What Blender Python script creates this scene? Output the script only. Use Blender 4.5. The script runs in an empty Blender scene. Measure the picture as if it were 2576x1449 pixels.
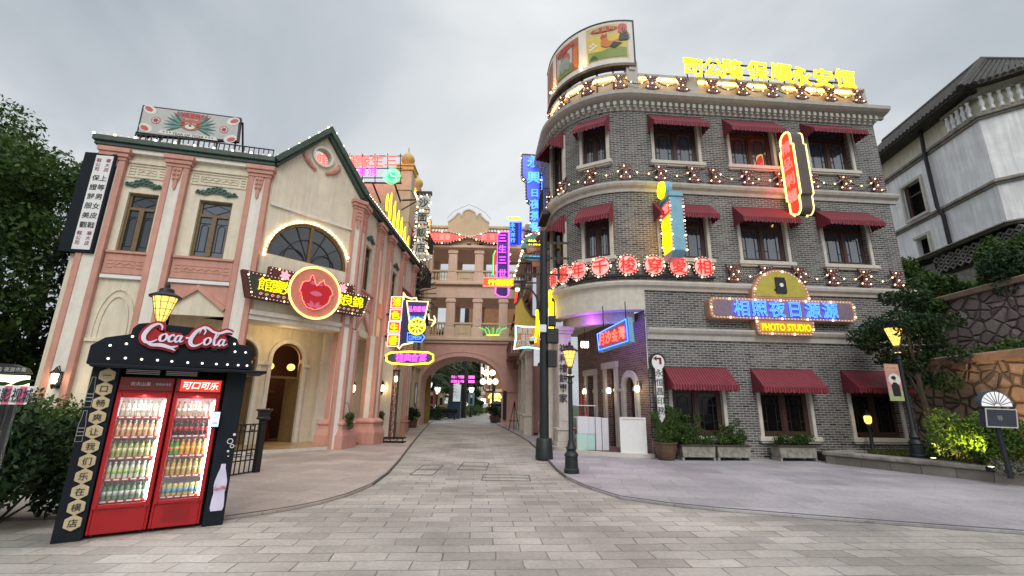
import bpy, bmesh, math, random
from mathutils import Matrix, Vector
import numpy as np

random.seed(7)
PI = math.pi
S = bpy.context.scene
COL = S.collection
rad = math.radians

# ------------------------------------------------------------------ camera
IW, IH, FPX = 2576.0, 1449.0, 1130.0
PITCH, ROLL, HC = math.atan(290.6/FPX), rad(0.9), 1.5
cam = bpy.data.cameras.new('camera')
camo = bpy.data.objects.new('camera', cam); COL.objects.link(camo)
_cp, _sp, _cr, _sr = math.cos(PITCH), math.sin(PITCH), math.cos(ROLL), math.sin(ROLL)
_f = Vector((0, _cp, _sp)); _r0 = Vector((1, 0, 0)); _u0 = Vector((0, -_sp, _cp))
_r = _cr*_r0 + _sr*_u0; _u = -_sr*_r0 + _cr*_u0
camo.matrix_world = Matrix(((_r.x, _u.x, -_f.x, 0), (_r.y, _u.y, -_f.y, 0), (_r.z, _u.z, -_f.z, HC), (0, 0, 0, 1)))
cam.sensor_fit = 'HORIZONTAL'; cam.sensor_width = 36; cam.lens = 36*FPX/IW
cam.clip_start = 0.05; cam.clip_end = 3000
S.camera = camo

# ------------------------------------------------------------------ sky, sun, exposure
SUN_EL, SUN_ROT = rad(42), rad(176)
wd = bpy.data.worlds.new('World'); S.world = wd; wd.use_nodes = True
nt = wd.node_tree; nt.nodes.clear()
def _n(t, **k):
    n = nt.nodes.new(t)
    for a, v in k.items(): setattr(n, a, v)
    return n
_out = _n('ShaderNodeOutputWorld'); _bg = _n('ShaderNodeBackground')
_sky = _n('ShaderNodeTexSky', sky_type='NISHITA', sun_disc=False)
_sky.sun_elevation = SUN_EL; _sky.sun_rotation = SUN_ROT
_tc = _n('ShaderNodeTexCoord'); _sep = _n('ShaderNodeSeparateXYZ')
nt.links.new(_tc.outputs['Generated'], _sep.inputs[0])
_den = _n('ShaderNodeMath', operation='ADD'); _den.inputs[1].default_value = 0.22
_zc = _n('ShaderNodeMath', operation='MAXIMUM'); _zc.inputs[1].default_value = 0.0
nt.links.new(_sep.outputs[2], _zc.inputs[0]); nt.links.new(_zc.outputs[0], _den.inputs[0])
_dv = _n('ShaderNodeVectorMath', operation='DIVIDE'); _cmb = _n('ShaderNodeCombineXYZ')
for i in range(3): nt.links.new(_den.outputs[0], _cmb.inputs[i])
nt.links.new(_tc.outputs['Generated'], _dv.inputs[0]); nt.links.new(_cmb.outputs[0], _dv.inputs[1])
_ns = _n('ShaderNodeTexNoise'); _ns.inputs['Scale'].default_value = 1.1; _ns.inputs['Detail'].default_value = 6; _ns.inputs['Roughness'].default_value = .5
_ns.inputs['Distortion'].default_value = .5
nt.links.new(_dv.outputs[0], _ns.inputs['Vector'])
_cr_ = _n('ShaderNodeValToRGB'); e = _cr_.color_ramp.elements
e[0].position = .33; e[0].color = (.43, .475, .525, 1); e[1].position = .68; e[1].color = (.84, .86, .87, 1)
e2 = _cr_.color_ramp.elements.new(.5); e2.color = (.58, .62, .655, 1)
nt.links.new(_ns.outputs['Fac'], _cr_.inputs[0])
# overcast: brighter overhead than at the horizon
_g1 = _n('ShaderNodeMapRange'); _g1.inputs[1].default_value = 0; _g1.inputs[2].default_value = 1; _g1.inputs[3].default_value = 8.3; _g1.inputs[4].default_value = 10.2
nt.links.new(_sep.outputs[2], _g1.inputs[0])
_vs = _n('ShaderNodeVectorMath', operation='SCALE'); nt.links.new(_cr_.outputs[0], _vs.inputs[0]); _g2 = _n('ShaderNodeMapRange'); _g2.inputs[1].default_value = .74; _g2.inputs[2].default_value = 1; _g2.inputs[4].default_value = 22
nt.links.new(_sep.outputs[2], _g2.inputs[0]); _ga = _n('ShaderNodeMath', operation='ADD'); nt.links.new(_g1.outputs[0], _ga.inputs[0]); nt.links.new(_g2.outputs[0], _ga.inputs[1])
nt.links.new(_ga.outputs[0], _vs.inputs['Scale'])
_mx = _n('ShaderNodeMix', data_type='RGBA'); _mx.inputs[0].default_value = .93
nt.links.new(_sky.outputs[0], _mx.inputs[6]); nt.links.new(_vs.outputs[0], _mx.inputs[7])
_bg.inputs['Strength'].default_value = 0.1
nt.links.new(_mx.outputs[2], _bg.inputs['Color']); nt.links.new(_bg.outputs[0], _out.inputs[0])

sl = bpy.data.lights.new('sun', 'SUN'); sl.energy = 1.5; sl.angle = rad(35); sl.color = (1, .95, .88)
so = bpy.data.objects.new('sun', sl); COL.objects.link(so)
so.rotation_euler = (PI/2-SUN_EL, 0, PI-SUN_ROT)
so.location = (0, 0, 40)

S.view_settings.view_transform = 'Standard'; S.view_settings.look = 'None'
S.view_settings.exposure = 0.2; S.view_settings.gamma = 1.0
S.render.engine = 'CYCLES'; S.cycles.use_denoising = True
S.cycles.max_bounces = 6; S.cycles.sample_clamp_indirect = 4.0

# ------------------------------------------------------------------ picture rays -> points on real planes
def ray(x, y):
    u = (x-IW/2)/FPX; v = -(y-IH/2)/FPX
    u2 = u*_cr - v*_sr; v2 = u*_sr + v*_cr
    return Vector((u2, _cp - v2*_sp, _sp + v2*_cp))
CO = Vector((0, 0, HC))
def gnd(x, y, z=0.0):
    d = ray(x, y); return CO + d*((z-HC)/d.z)
def atY(x, y, Y):
    d = ray(x, y); return CO + d*(Y/d.y)
class Frame:
    """upright plane: local x runs along it, y into it, z up"""
    def __init__(s, ox, oy, deg, oz=0.0):
        a = rad(deg); s.a = a; s.o = Vector((ox, oy, oz))
        s.u = Vector((math.cos(a), math.sin(a), 0)); s.v = Vector((-math.sin(a), math.cos(a), 0))
    def px(s, x, y, d=0.0):
        r = ray(x, y); o = s.o - s.v*d
        t = (o-CO).dot(s.v)/r.dot(s.v); p = CO + r*t
        return ((p-o).dot(s.u), p.z - s.o.z)
    def pts(s, L, d=0.0): return [s.px(x, y, d) for x, y in L]
    def w(s, x, y=0.0, z=0.0): return s.o + s.u*x + s.v*y + Vector((0, 0, z))
    def mat(s, x=0, y=0, z=0):
        return Matrix.Translation(s.w(x, y, z)) @ Matrix.Rotation(s.a, 4, 'Z')
def hang(x, y, Y, deg=0.0):
    """frame through the point seen at a picture position, at depth Y"""
    p = atY(x, y, Y); return Frame(p.x, p.y, deg, p.z)

# ------------------------------------------------------------------ mesh builder
class MB:
    def __init__(s): s.v = []; s.f = []; s.mi = []; s.cur = 0; s.uv = None
    def add(s, vs, fs):
        b = len(s.v); s.v += [tuple(p) for p in vs]; s.f += [[b+i for i in f] for f in fs]; s.mi += [s.cur]*len(fs); return s
    def box(s, x0, x1, y0, y1, z0, z1):
        vs = [(x0, y0, z0), (x1, y0, z0), (x1, y1, z0), (x0, y1, z0), (x0, y0, z1), (x1, y0, z1), (x1, y1, z1), (x0, y1, z1)]
        return s.add(vs, [(3, 2, 1, 0), (4, 5, 6, 7), (0, 1, 5, 4), (1, 2, 6, 5), (2, 3, 7, 6), (3, 0, 4, 7)])
    def prism(s, poly, y0, y1):
        """polygon in xz, pushed from y0 (front) to y1"""
        n = len(poly)
        vs = [(x, y0, z) for x, z in poly] + [(x, y1, z) for x, z in poly]
        ar = sum(poly[i][0]*poly[(i+1) % n][1]-poly[(i+1) % n][0]*poly[i][1] for i in range(n))
        fs = [tuple(range(n)), tuple(range(2*n-1, n-1, -1))] + [(i, n+i, n+(i+1) % n, (i+1) % n) for i in range(n)]
        if ar < 0: fs = [tuple(reversed(f)) for f in fs]
        return s.add(vs, fs)
    def hprism(s, poly, z0, z1):
        n = len(poly)
        vs = [(x, y, z0) for x, y in poly] + [(x, y, z1) for x, y in poly]
        ar = sum(poly[i][0]*poly[(i+1) % n][1]-poly[(i+1) % n][0]*poly[i][1] for i in range(n))
        fs = [tuple(range(n-1, -1, -1)), tuple(range(n, 2*n))] + [(i, (i+1) % n, n+(i+1) % n, n+i) for i in range(n)]
        if ar < 0: fs = [tuple(reversed(f)) for f in fs]
        return s.add(vs, fs)
    def tube(s, path, r, n=6, closed=False, cap=True):
        P = [Vector(p) for p in path]; m = len(P); rings = []
        rs = r if isinstance(r, (list, tuple)) else [r]*m
        prev = None; vs = []
        for i in range(m):
            if closed: t = P[(i+1) % m]-P[i-1]
            else: t = P[min(i+1, m-1)]-P[max(i-1, 0)]
            if t.length < 1e-9: t = Vector((0, 0, 1))
            t.normalize()
            if prev is None:
                a = Vector((0, 0, 1)) if abs(t.z) < .9 else Vector((0, 1, 0))
                nx = t.cross(a).normalized()
            else:
                nx = prev - t*prev.dot(t)
                nx = nx.normalized() if nx.length > 1e-6 else t.orthogonal().normalized()
            prev = nx; ny = t.cross(nx)
            for k in range(n):
                an = 2*PI*k/n; vs.append(P[i]+(nx*math.cos(an)+ny*math.sin(an))*rs[i])
        fs = []
        for i in range(m if closed else m-1):
            j = (i+1) % m
            for k in range(n): fs.append((i*n+k, i*n+(k+1) % n, j*n+(k+1) % n, j*n+k))
        if cap and not closed: fs += [tuple(range(n-1, -1, -1)), tuple(range((m-1)*n, m*n))]
        return s.add(vs, fs)
    def lathe(s, prof, n=12, c=(0, 0, 0), rot=0.0):
        vs = []; m = len(prof)
        for r, z in prof:
            for k in range(n):
                a = rot+2*PI*k/n; vs.append((c[0]+r*math.cos(a), c[1]+r*math.sin(a), c[2]+z))
        fs = [(i*n+k, i*n+(k+1) % n, (i+1)*n+(k+1) % n, (i+1)*n+k) for i in range(m-1) for k in range(n)]
        fs += [tuple(range(n-1, -1, -1)), tuple(range((m-1)*n, m*n))]
        return s.add(vs, fs)
    def ball(s, c, r, n=6, m=4, sz=1.0):
        return s.lathe([(max(1e-4, r*math.sin(PI*i/m)), -r*sz*math.cos(PI*i/m)) for i in range(m+1)], n, c)
    def disc(s, c, r, y0, y1, n=24, ph=0):
        return s.prism([(c[0]+r*math.cos(ph+2*PI*k/n), c[1]+r*math.sin(ph+2*PI*k/n)) for k in range(n)], y0, y1)
    def band(s, a, b, closed=False):
        """ribbon of quads between two equal polylines (3-d)"""
        n = len(a); vs = [tuple(p) for p in a]+[tuple(p) for p in b]
        return s.add(vs, [(i, (i+1) % n, n+(i+1) % n, n+i) for i in range(n if closed else n-1)])
    def ribbon(s, poly, w, y0, y1, closed=True):
        """bar of width w following a polyline in xz"""
        n = len(poly); V = [Vector((p[0], p[1])) for p in poly]; o = []; i_ = []
        for k in range(n):
            if closed: a, b = V[k-1], V[(k+1) % n]
            else: a, b = V[max(k-1, 0)], V[min(k+1, n-1)]
            d1 = (V[k]-a); d2 = (b-V[k])
            d1 = d1.normalized() if d1.length > 1e-9 else d2.normalized()
            d2 = d2.normalized() if d2.length > 1e-9 else d1
            nn = Vector((-(d1+d2).y, (d1+d2).x)); nn = nn.normalized() if nn.length > 1e-6 else Vector((-d1.y, d1.x))
            q = max(.45, nn.dot(Vector((-d1.y, d1.x))))
            o.append(V[k]+nn*w/2/q); i_.append(V[k]-nn*w/2/q)
        vs = []
        for L, y in ((o, y0), (i_, y0), (i_, y1), (o, y1)): vs += [(p.x, y, p.y) for p in L]
        fs = []
        for k in range(n if closed else n-1):
            j = (k+1) % n
            for a in range(4):
                b = (a+1) % 4; fs.append((a*n+k, a*n+j, b*n+j, b*n+k))
        if not closed: fs += [(0, n, 2*n, 3*n), (4*n-1, 3*n-1, 2*n-1, n-1)]
        return s.add(vs, fs)
    def xf(s, M, start=0):
        s.v[start:] = [tuple(M @ Vector(p)) for p in s.v[start:]]; return s
    def mesh(s, name, mats):
        me = bpy.data.meshes.new(name); me.from_pydata(s.v, [], s.f)
        if not isinstance(mats, (list, tuple)): mats = [mats]
        for m in mats: me.materials.append(m)
        if len(mats) > 1: me.polygons.foreach_set('material_index', s.mi)
        if s.uv:
            ul = me.uv_layers.new(name='UVMap')
            for p in me.polygons:
                for li in p.loop_indices: ul.data[li].uv = s.uv[me.loops[li].vertex_index]
        return me
    def build(s, name, mats, parent=None, bev=0, smooth=False, label=None, loc=None):
        me = s.mesh(name, mats)
        bm = bmesh.new(); bm.from_mesh(me)
        bmesh.ops.recalc_face_normals(bm, faces=bm.faces); bm.to_mesh(me); bm.free()
        if smooth:
            me.polygons.foreach_set('use_smooth', [True]*len(me.polygons))
            try: me.set_sharp_from_angle(angle=rad(40))
            except Exception: pass
        return put(name, me, parent, label, bev, loc)
def put(name, me, parent=None, label=None, bev=0, loc=None):
    o = bpy.data.objects.new(name, me); COL.objects.link(o)
    if parent is not None: o.parent = parent
    if loc is not None: o.location = loc
    if label: o['label'] = label
    if bev:
        b = o.modifiers.new('bevel', 'BEVEL'); b.width = bev; b.segments = 1; b.limit_method = 'ANGLE'; b.angle_limit = rad(35)
    return o
def thing(name, label, cat, M=None, group=None):
    o = bpy.data.objects.new(name, None); COL.objects.link(o); o.empty_display_size = .1
    if M is not None:
        o.matrix_world = M if isinstance(M, Matrix) else Matrix.Translation(M)
    tag(o, label, cat, group); return o
def tag(o, label, cat, group=None, kind=None):
    o['label'] = label; o['category'] = cat
    if group: o['group'] = group
    if kind: o['kind'] = kind
    return o
def struct(o, label=None): o['kind'] = 'structure'; return o
def dup(root, M, label, group=None):
    r = root.copy(); COL.objects.link(r); r.matrix_world = M; r['label'] = label
    if group: r['group'] = group
    for ch in list(root.children):
        c = ch.copy(); COL.objects.link(c); c.parent = r
        for g in list(ch.children):
            d = g.copy(); COL.objects.link(d); d.parent = c
    return r

# ------------------------------------------------------------------ materials
def _mat(name):
    m = bpy.data.materials.new(name); m.use_nodes = True; t = m.node_tree; t.nodes.clear()
    o = t.nodes.new('ShaderNodeOutputMaterial'); b = t.nodes.new('ShaderNodeBsdfPrincipled')
    t.links.new(b.outputs[0], o.inputs[0]); return m, t, b
def rgba(c): return (c[0], c[1], c[2], 1)
def _mixc(t, fac, a, b, mode='MIX'):
    m = t.nodes.new('ShaderNodeMix'); m.data_type = 'RGBA'; m.blend_type = mode
    for i, v in ((0, fac), (6, a), (7, b)):
        if hasattr(v, 'is_linked') or hasattr(v, 'links'): t.links.new(v, m.inputs[i])
        elif i == 0: m.inputs[0].default_value = v
        else: m.inputs[i].default_value = rgba(v)
    return m.outputs[2]
def _noise(t, vec, scale, detail=3, rough=.5):
    n = t.nodes.new('ShaderNodeTexNoise'); n.inputs['Scale'].default_value = scale; n.inputs['Detail'].default_value = detail; n.inputs['Roughness'].default_value = rough
    t.links.new(vec, n.inputs['Vector']); return n.outputs['Fac']
def _ramp(t, fac, stops):
    r = t.nodes.new('ShaderNodeValToRGB'); e = r.color_ramp.elements
    while len(e) < len(stops): e.new(.5)
    for k, (p, c) in enumerate(stops): e[k].position = p; e[k].color = rgba(c) if len(c) == 3 else c
    t.links.new(fac, r.inputs[0]); return r.outputs[0]
def _bump(t, b, h, st=.3, dist=.01):
    n = t.nodes.new('ShaderNodeBump'); n.inputs['Strength'].default_value = st; n.inputs['Distance'].default_value = dist
    t.links.new(h, n.inputs['Height']); t.links.new(n.outputs[0], b.inputs['Normal'])
def _coord(t, kind='Object', scale=(1, 1, 1)):
    c = t.nodes.new('ShaderNodeTexCoord'); m = t.nodes.new('ShaderNodeMapping'); m.inputs['Scale'].default_value = scale
    t.links.new(c.outputs[kind], m.inputs[0]); return m.outputs[0]
def plain(name, c, rough=.6, metal=0, var=.12, ns=6, bump=.15, spec=.5, streak=0.0):
    m, t, b = _mat(name); v = _coord(t)
    f = _noise(t, v, ns, 4, .6)
    col = _ramp(t, f, [(.3, [x*(1-var) for x in c]), (.7, [min(1, x*(1+var)) for x in c])])
    if streak:
        v2 = _coord(t, scale=(5, 5, .35)); s = _noise(t, v2, 1.2, 5, .65)
        s = _ramp(t, s, [(.42, (0, 0, 0)), (.72, (1, 1, 1))])
        sc = t.nodes.new('ShaderNodeMath'); sc.operation = 'MULTIPLY'; sc.inputs[1].default_value = streak
        t.links.new(s, sc.inputs[0])
        col = _mixc(t, sc.outputs[0], col, [x*.45 for x in c])
    t.links.new(col, b.inputs['Base Color']); b.inputs['Roughness'].default_value = rough; b.inputs['Metallic'].default_value = metal
    b.inputs['Specular IOR Level'].default_value = spec
    if bump: _bump(t, b, _noise(t, v, ns*9, 3, .6), bump, .01)
    return m
def glow(name, c, st, base=None):
    m, t, b = _mat(name)
    b.inputs['Base Color'].default_value = rgba(base or c); b.inputs['Roughness'].default_value = .5
    b.inputs['Emission Color'].default_value = rgba(c); b.inputs['Emission Strength'].default_value = st
    return m
def glossy_glass(name, c=(.03, .035, .04), ior=1.9, rough=.04):
    m, t, b = _mat(name); b.inputs['Base Color'].default_value = rgba(c); b.inputs['Roughness'].default_value = rough; b.inputs['IOR'].default_value = ior
    v = _coord(t); _bump(t, b, _noise(t, v, 1.6, 1), .06, .05); return m
def see_glass(name, tint=(.9, .95, .95), a=.12):
    m, t, b = _mat(name); b.inputs['Base Color'].default_value = rgba(tint); b.inputs['Roughness'].default_value = .03
    b.inputs['Alpha'].default_value = a; return m
def bricks(name, c1, c2, mortar, bw, bh, ms, uv=True, dark=None, bump=.5, offset=.5, rough=.8, rot=0, jmin=.75, vary=.25, xz=False, streak=0):
    m, t, b = _mat(name)
    c = t.nodes.new('ShaderNodeTexCoord'); vec = c.outputs['UV' if uv else 'Object']
    if xz:
        sx = t.nodes.new('ShaderNodeSeparateXYZ'); cx = t.nodes.new('ShaderNodeCombineXYZ'); t.links.new(vec, sx.inputs[0])
        ad = t.nodes.new('ShaderNodeMath'); ad.operation = 'ADD'; t.links.new(sx.outputs[0], ad.inputs[0]); t.links.new(sx.outputs[1], ad.inputs[1])
        t.links.new(ad.outputs[0], cx.inputs[0]); t.links.new(sx.outputs[2], cx.inputs[1]); vec = cx.outputs[0]
    mp = t.nodes.new('ShaderNodeMapping'); mp.inputs['Rotation'].default_value = (0, 0, rot); t.links.new(vec, mp.inputs[0]); vec0 = mp.outputs[0]
    # slight wobble so courses are not ruler straight
    wn = t.nodes.new('ShaderNodeTexNoise'); wn.inputs['Scale'].default_value = 1.7; wn.inputs['Detail'].default_value = 2; t.links.new(vec0, wn.inputs['Vector'])
    wv = t.nodes.new('ShaderNodeVectorMath'); wv.operation = 'MULTIPLY_ADD'; wv.inputs[1].default_value = (bh*.35,)*3
    t.links.new(wn.outputs['Color'], wv.inputs[0]); t.links.new(vec0, wv.inputs[2]); vec1 = wv.outputs[0]
    br = t.nodes.new('ShaderNodeTexBrick'); br.offset = offset; br.inputs['Scale'].default_value = 1
    br.inputs['Brick Width'].default_value = bw; br.inputs['Row Height'].default_value = bh; br.inputs['Mortar Size'].default_value = ms
    br.inputs['Mortar Smooth'].default_value = .25; br.inputs['Bias'].default_value = 0
    br.inputs['Color1'].default_value = rgba((0, 0, 0)); br.inputs['Color2'].default_value = rgba((1, 1, 1)); br.inputs['Mortar'].default_value = rgba((.5, .5, .5))
    t.links.new(vec1, br.inputs['Vector'])
    stops = [(0, c1), (.8, c2)] if not dark else [(0, dark), (.045, dark), (.06, c1), (.9, c2)]
    bc = _ramp(t, br.outputs['Color'], stops)
    big = _ramp(t, _noise(t, vec0, .5, 4, .6), [(.3, (1-vary,)*3), (.72, (1+vary*.4,)*3)])
    bc = _mixc(t, 1.0, bc, big, 'MULTIPLY')
    if streak:
        m2 = t.nodes.new('ShaderNodeMapping'); m2.inputs['Scale'].default_value = (2.6, .22, 1); t.links.new(vec0, m2.inputs[0])
        bc = _mixc(t, 1.0, bc, _ramp(t, _noise(t, m2.outputs[0], 1.0, 5, .65), [(.4, (1, 1, 1)), (.68, (1-streak,)*3)]), 'MULTIPLY')
    fine = _ramp(t, _noise(t, vec0, 22, 3, .6), [(.3, (.84,)*3), (.7, (1.12,)*3)])
    bc = _mixc(t, 1.0, bc, fine, 'MULTIPLY')
    jf = t.nodes.new('ShaderNodeMath'); jf.operation = 'MULTIPLY'; t.links.new(br.outputs['Fac'], jf.inputs[0])
    t.links.new(_ramp(t, _noise(t, vec0, 1.3, 3, .6), [(.36, (jmin,)*3), (.64, (1, 1, 1))]), jf.inputs[1])
    col = _mixc(t, jf.outputs[0], bc, mortar)
    t.links.new(col, b.inputs['Base Color']); b.inputs['Roughness'].default_value = rough
    iv = t.nodes.new('ShaderNodeMath'); iv.operation = 'SUBTRACT'; iv.inputs[0].default_value = 1; t.links.new(br.outputs['Fac'], iv.inputs[1])
    ad = t.nodes.new('ShaderNodeMath'); ad.operation = 'MULTIPLY_ADD'; ad.inputs[1].default_value = .35
    t.links.new(_noise(t, vec0, 30, 3), ad.inputs[0]); t.links.new(iv.outputs[0], ad.inputs[2])
    _bump(t, b, ad.outputs[0], bump, .008)
    return m
def rubble(name, c1, c2, mortar, sc):
    m, t, b = _mat(name); v = _coord(t, scale=(1, .6, 1.2)); 
    vo = t.nodes.new('ShaderNodeTexVoronoi'); vo.inputs['Scale'].default_value = sc; t.links.new(v, vo.inputs['Vector'])
    vd = t.nodes.new('ShaderNodeTexVoronoi'); vd.feature = 'DISTANCE_TO_EDGE'; vd.inputs['Scale'].default_value = sc; t.links.new(v, vd.inputs['Vector'])
    sx = t.nodes.new('ShaderNodeSeparateColor'); t.links.new(vo.outputs['Color'], sx.inputs[0])
    bc = _ramp(t, sx.outputs[0], [(0, c1), (1, c2)])
    bc = _mixc(t, 1.0, bc, _ramp(t, _noise(t, v, 9, 4, .65), [(.3, (.7,)*3), (.7, (1.2,)*3)]), 'MULTIPLY')
    e = _ramp(t, vd.outputs['Distance'], [(.006, (1, 1, 1)), (.03, (0, 0, 0))])
    t.links.new(_mixc(t, e, bc, mortar), b.inputs['Base Color']); b.inputs['Roughness'].default_value = .85
    h = _ramp(t, vd.outputs['Distance'], [(0, (0, 0, 0)), (.14, (1, 1, 1))])
    _bump(t, b, h, 1, .13); return m
def stripes(name, c1, c2, per, wfrac):
    """cloth striped along local x"""
    m, t, b = _mat(name); c = t.nodes.new('ShaderNodeTexCoord'); sx = t.nodes.new('ShaderNodeSeparateXYZ'); t.links.new(c.outputs['UV'], sx.inputs[0])
    d = t.nodes.new('ShaderNodeMath'); d.operation = 'DIVIDE'; d.inputs[1].default_value = per; t.links.new(sx.outputs[0], d.inputs[0])
    f = t.nodes.new('ShaderNodeMath'); f.operation = 'FRACT'; t.links.new(d.outputs[0], f.inputs[0])
    g = t.nodes.new('ShaderNodeMath'); g.operation = 'LESS_THAN'; g.inputs[1].default_value = wfrac; t.links.new(f.outputs[0], g.inputs[0])
    v = _coord(t); n = _ramp(t, _noise(t, v, 4, 4), [(.3, (.75,)*3), (.7, (1.1,)*3)])
    col = _mixc(t, 1.0, _mixc(t, g.outputs[0], c1, c2), n, 'MULTIPLY')
    t.links.new(col, b.inputs['Base Color']); b.inputs['Roughness'].default_value = .75; return m
def leaf(name, c, var=.5):
    m, t, b = _mat(name)
    oi = t.nodes.new('ShaderNodeNewGeometry')
    hi = [min(1, x*(1+var)) for x in c]; lo = [x*(1-var) for x in c]
    col = _ramp(t, oi.outputs['Random Per Island'], [(0, lo), (.7, c), (1, (hi[0]*1.15, hi[1], hi[2]))])
    t.links.new(col, b.inputs['Base Color']); b.inputs['Roughness'].default_value = .55
    b.inputs['Specular IOR Level'].default_value = .25
    tr = t.nodes.new('ShaderNodeBsdfTranslucent'); t.links.new(col, tr.inputs[0]); mx = t.nodes.new('ShaderNodeMixShader'); mx.inputs[0].default_value = .25
    o = [n for n in t.nodes if n.type == 'OUTPUT_MATERIAL'][0]
    t.links.new(b.outputs[0], mx.inputs[1]); t.links.new(tr.outputs[0], mx.inputs[2]); t.links.new(mx.outputs[0], o.inputs[0]); return m

M = {}
M['cream'] = plain('cream_stucco', (.70, .635, .50), .85, var=.08, ns=3, bump=.3, streak=.36)
M['cream_light'] = plain('cream_trim', (.74, .70, .62), .8, var=.06, bump=.15, streak=.28)
M['pink'] = plain('salmon_stucco', (.55, .285, .225), .85, var=.10, ns=3, bump=.3, streak=.34)
M['green_trim'] = plain('dark_green_trim', (.045, .075, .06), .6, var=.25)
M['verdigris'] = plain('green_ornament', (.06, .12, .10), .6, var=.3, ns=20)
M['mauve'] = plain('mauve_stucco', (.60, .36, .31), .85, var=.08, ns=2, bump=.2, streak=.12)
M['rose_beige'] = plain('rose_beige_stucco', (.68, .50, .40), .85, var=.08, ns=2, bump=.2, streak=.15)
M['beige'] = plain('beige_stucco', (.58, .46, .31), .85, var=.08, ns=2, bump=.2, streak=.15)
M['yellow_wall'] = plain('yellow_stucco', (.62, .47, .10), .85, var=.08, ns=2)
M['grey_stone'] = plain('grey_stone_trim', (.46, .44, .40), .8, var=.12, ns=5, bump=.2, streak=.22)
M['pale_stone'] = plain('pale_stone', (.56, .52, .46), .8, var=.1, ns=5, bump=.2, streak=.18)
M['oldwhite'] = plain('weathered_white_wash', (.86, .87, .88), .9, var=.13, ns=1.3, bump=.3, streak=.5)
M['oldcream'] = plain('weathered_cream_wash', (.80, .77, .63), .9, var=.14, ns=1.3, bump=.3, streak=.4)
M['iron'] = plain('black_iron', (.012, .012, .013), .5, .2, var=.2)
M['black'] = plain('black_paint', (.012, .013, .016), .55, var=.15, bump=.05)
M['navy_black'] = plain('blue_black_panel', (.012, .016, .022), .55, var=.12, bump=.05, spec=.12)
M['pole'] = plain('dark_green_pole', (.010, .016, .018), .5, .1, var=.2)
M['bronze'] = plain('brown_metal', (.10, .065, .035), .5, .3, var=.2)
M['wood'] = plain('brown_window_wood', (.055, .022, .015), .5, var=.25, ns=9)
M['wood_light'] = plain('olive_brown_wood', (.15, .095, .035), .5, var=.2, ns=9)
M['glass'] = glossy_glass('window_glass')
M['glass_blue'] = glossy_glass('bright_window_glass', (.05, .06, .08), 2.6)
M['glass_dark'] = glossy_glass('shop_window_glass', (.006, .006, .006), 1.35)
M['curtain'] = plain('net_curtain', (.35, .36, .36), .9)
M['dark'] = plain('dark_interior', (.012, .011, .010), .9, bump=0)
M['interior'] = plain('brown_interior', (.07, .03, .015), .8)
M['white'] = plain('white_board', (.72, .72, .72), .55, var=.04, bump=.03)
M['foam'] = plain('white_foam', (.62, .62, .68), .85, var=.05, bump=.1)
M['mint'] = plain('mint_foam', (.42, .62, .57), .85, var=.05, bump=.1)
M['red_metal'] = plain('red_enamel', (.36, .005, .009), .35, var=.06, bump=0)
M['red_dark'] = plain('dark_red_paint', (.16, .01, .012), .4, var=.1, bump=0)
M['maroon'] = plain('maroon_board', (.10, .022, .02), .55, var=.2)
M['awning'] = stripes('maroon_striped_canvas', (.125, .008, .018), (.29, .045, .068), .085, .26)
M['soil'] = plain('soil', (.05, .038, .028), .95, var=.4, ns=14, bump=.6)
M['terracotta'] = plain('brown_clay', (.10, .055, .035), .7, var=.3)
M['trunk'] = plain('bark', (.06, .045, .033), .9, var=.4, ns=12, bump=.6)
M['roof_tile'] = plain('dark_roof_tile', (.055, .052, .05), .85, var=.4, ns=5, bump=.5)
M['brick'] = bricks('grey_brick', (.070, .069, .068), (.175, .167, .160), (.40, .388, .37), .235, .0715, .0098, dark=(.028, .026, .025), bump=.6, vary=.36, streak=.45)
M['brick_red'] = bricks('red_brick', (.10, .060, .052), (.20, .115, .095), (.30, .27, .25), .235, .0715, .0085, bump=.5)
M['brick_far'] = bricks('orange_brick', (.22, .085, .03), (.36, .15, .055), (.30, .2, .12), .26, .085, .008, uv=False, xz=True)
M['paver'] = bricks('stone_pavers', (.32, .298, .262), (.45, .42, .375), (.10, .09, .078), .54, .25, .008, uv=False, rot=rad(-4), bump=.7, vary=.46, rough=.62, jmin=.3)
M['pave_pink'] = bricks('pinkish_granite_paving', (.33, .27, .235), (.42, .35, .305), (.17, .135, .115), .9, .6, .007, uv=False, rot=rad(12), bump=.4, vary=.32, rough=.7, jmin=.4)
M['pave_grey'] = bricks('lilac_grey_granite_paving', (.315, .297, .312), (.40, .378, .392), (.16, .15, .155), 1.0, .6, .007, uv=False, rot=rad(5), bump=.4, vary=.34, rough=.7, jmin=.35)
M['tile_floor'] = bricks('patterned_floor_tile', (.32, .22, .10), (.46, .33, .17), (.2, .14, .08), .3, .3, .01, uv=False, offset=0, rot=rad(45), bump=.1, rough=.3)
M['kerb'] = plain('dark_kerb_stone', (.09, .082, .075), .8, var=.3, ns=8)
M['rubble'] = rubble('rubble_stone', (.24, .165, .12), (.46, .34, .25), (.10, .075, .06), 2.7)
M['rubble_mauve'] = rubble('mauve_rubble_stone', (.24, .165, .16), (.42, .32, .30), (.09, .07, .07), 2.3)
M['oldstone'] = plain('weathered_planter_stone', (.27, .25, .22), .9, var=.4, ns=4, bump=.6, streak=.5)
M['earth'] = plain('grassy_earth', (.035, .05, .018), .95, var=.5, ns=7, bump=.6)
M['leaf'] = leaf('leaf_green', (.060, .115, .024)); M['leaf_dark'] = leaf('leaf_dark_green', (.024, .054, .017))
M['leaf_bright'] = leaf('leaf_bright_green', (.085, .15, .025)); M['leaf_yellow'] = leaf('leaf_yellow_green', (.16, .19, .03))
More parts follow.
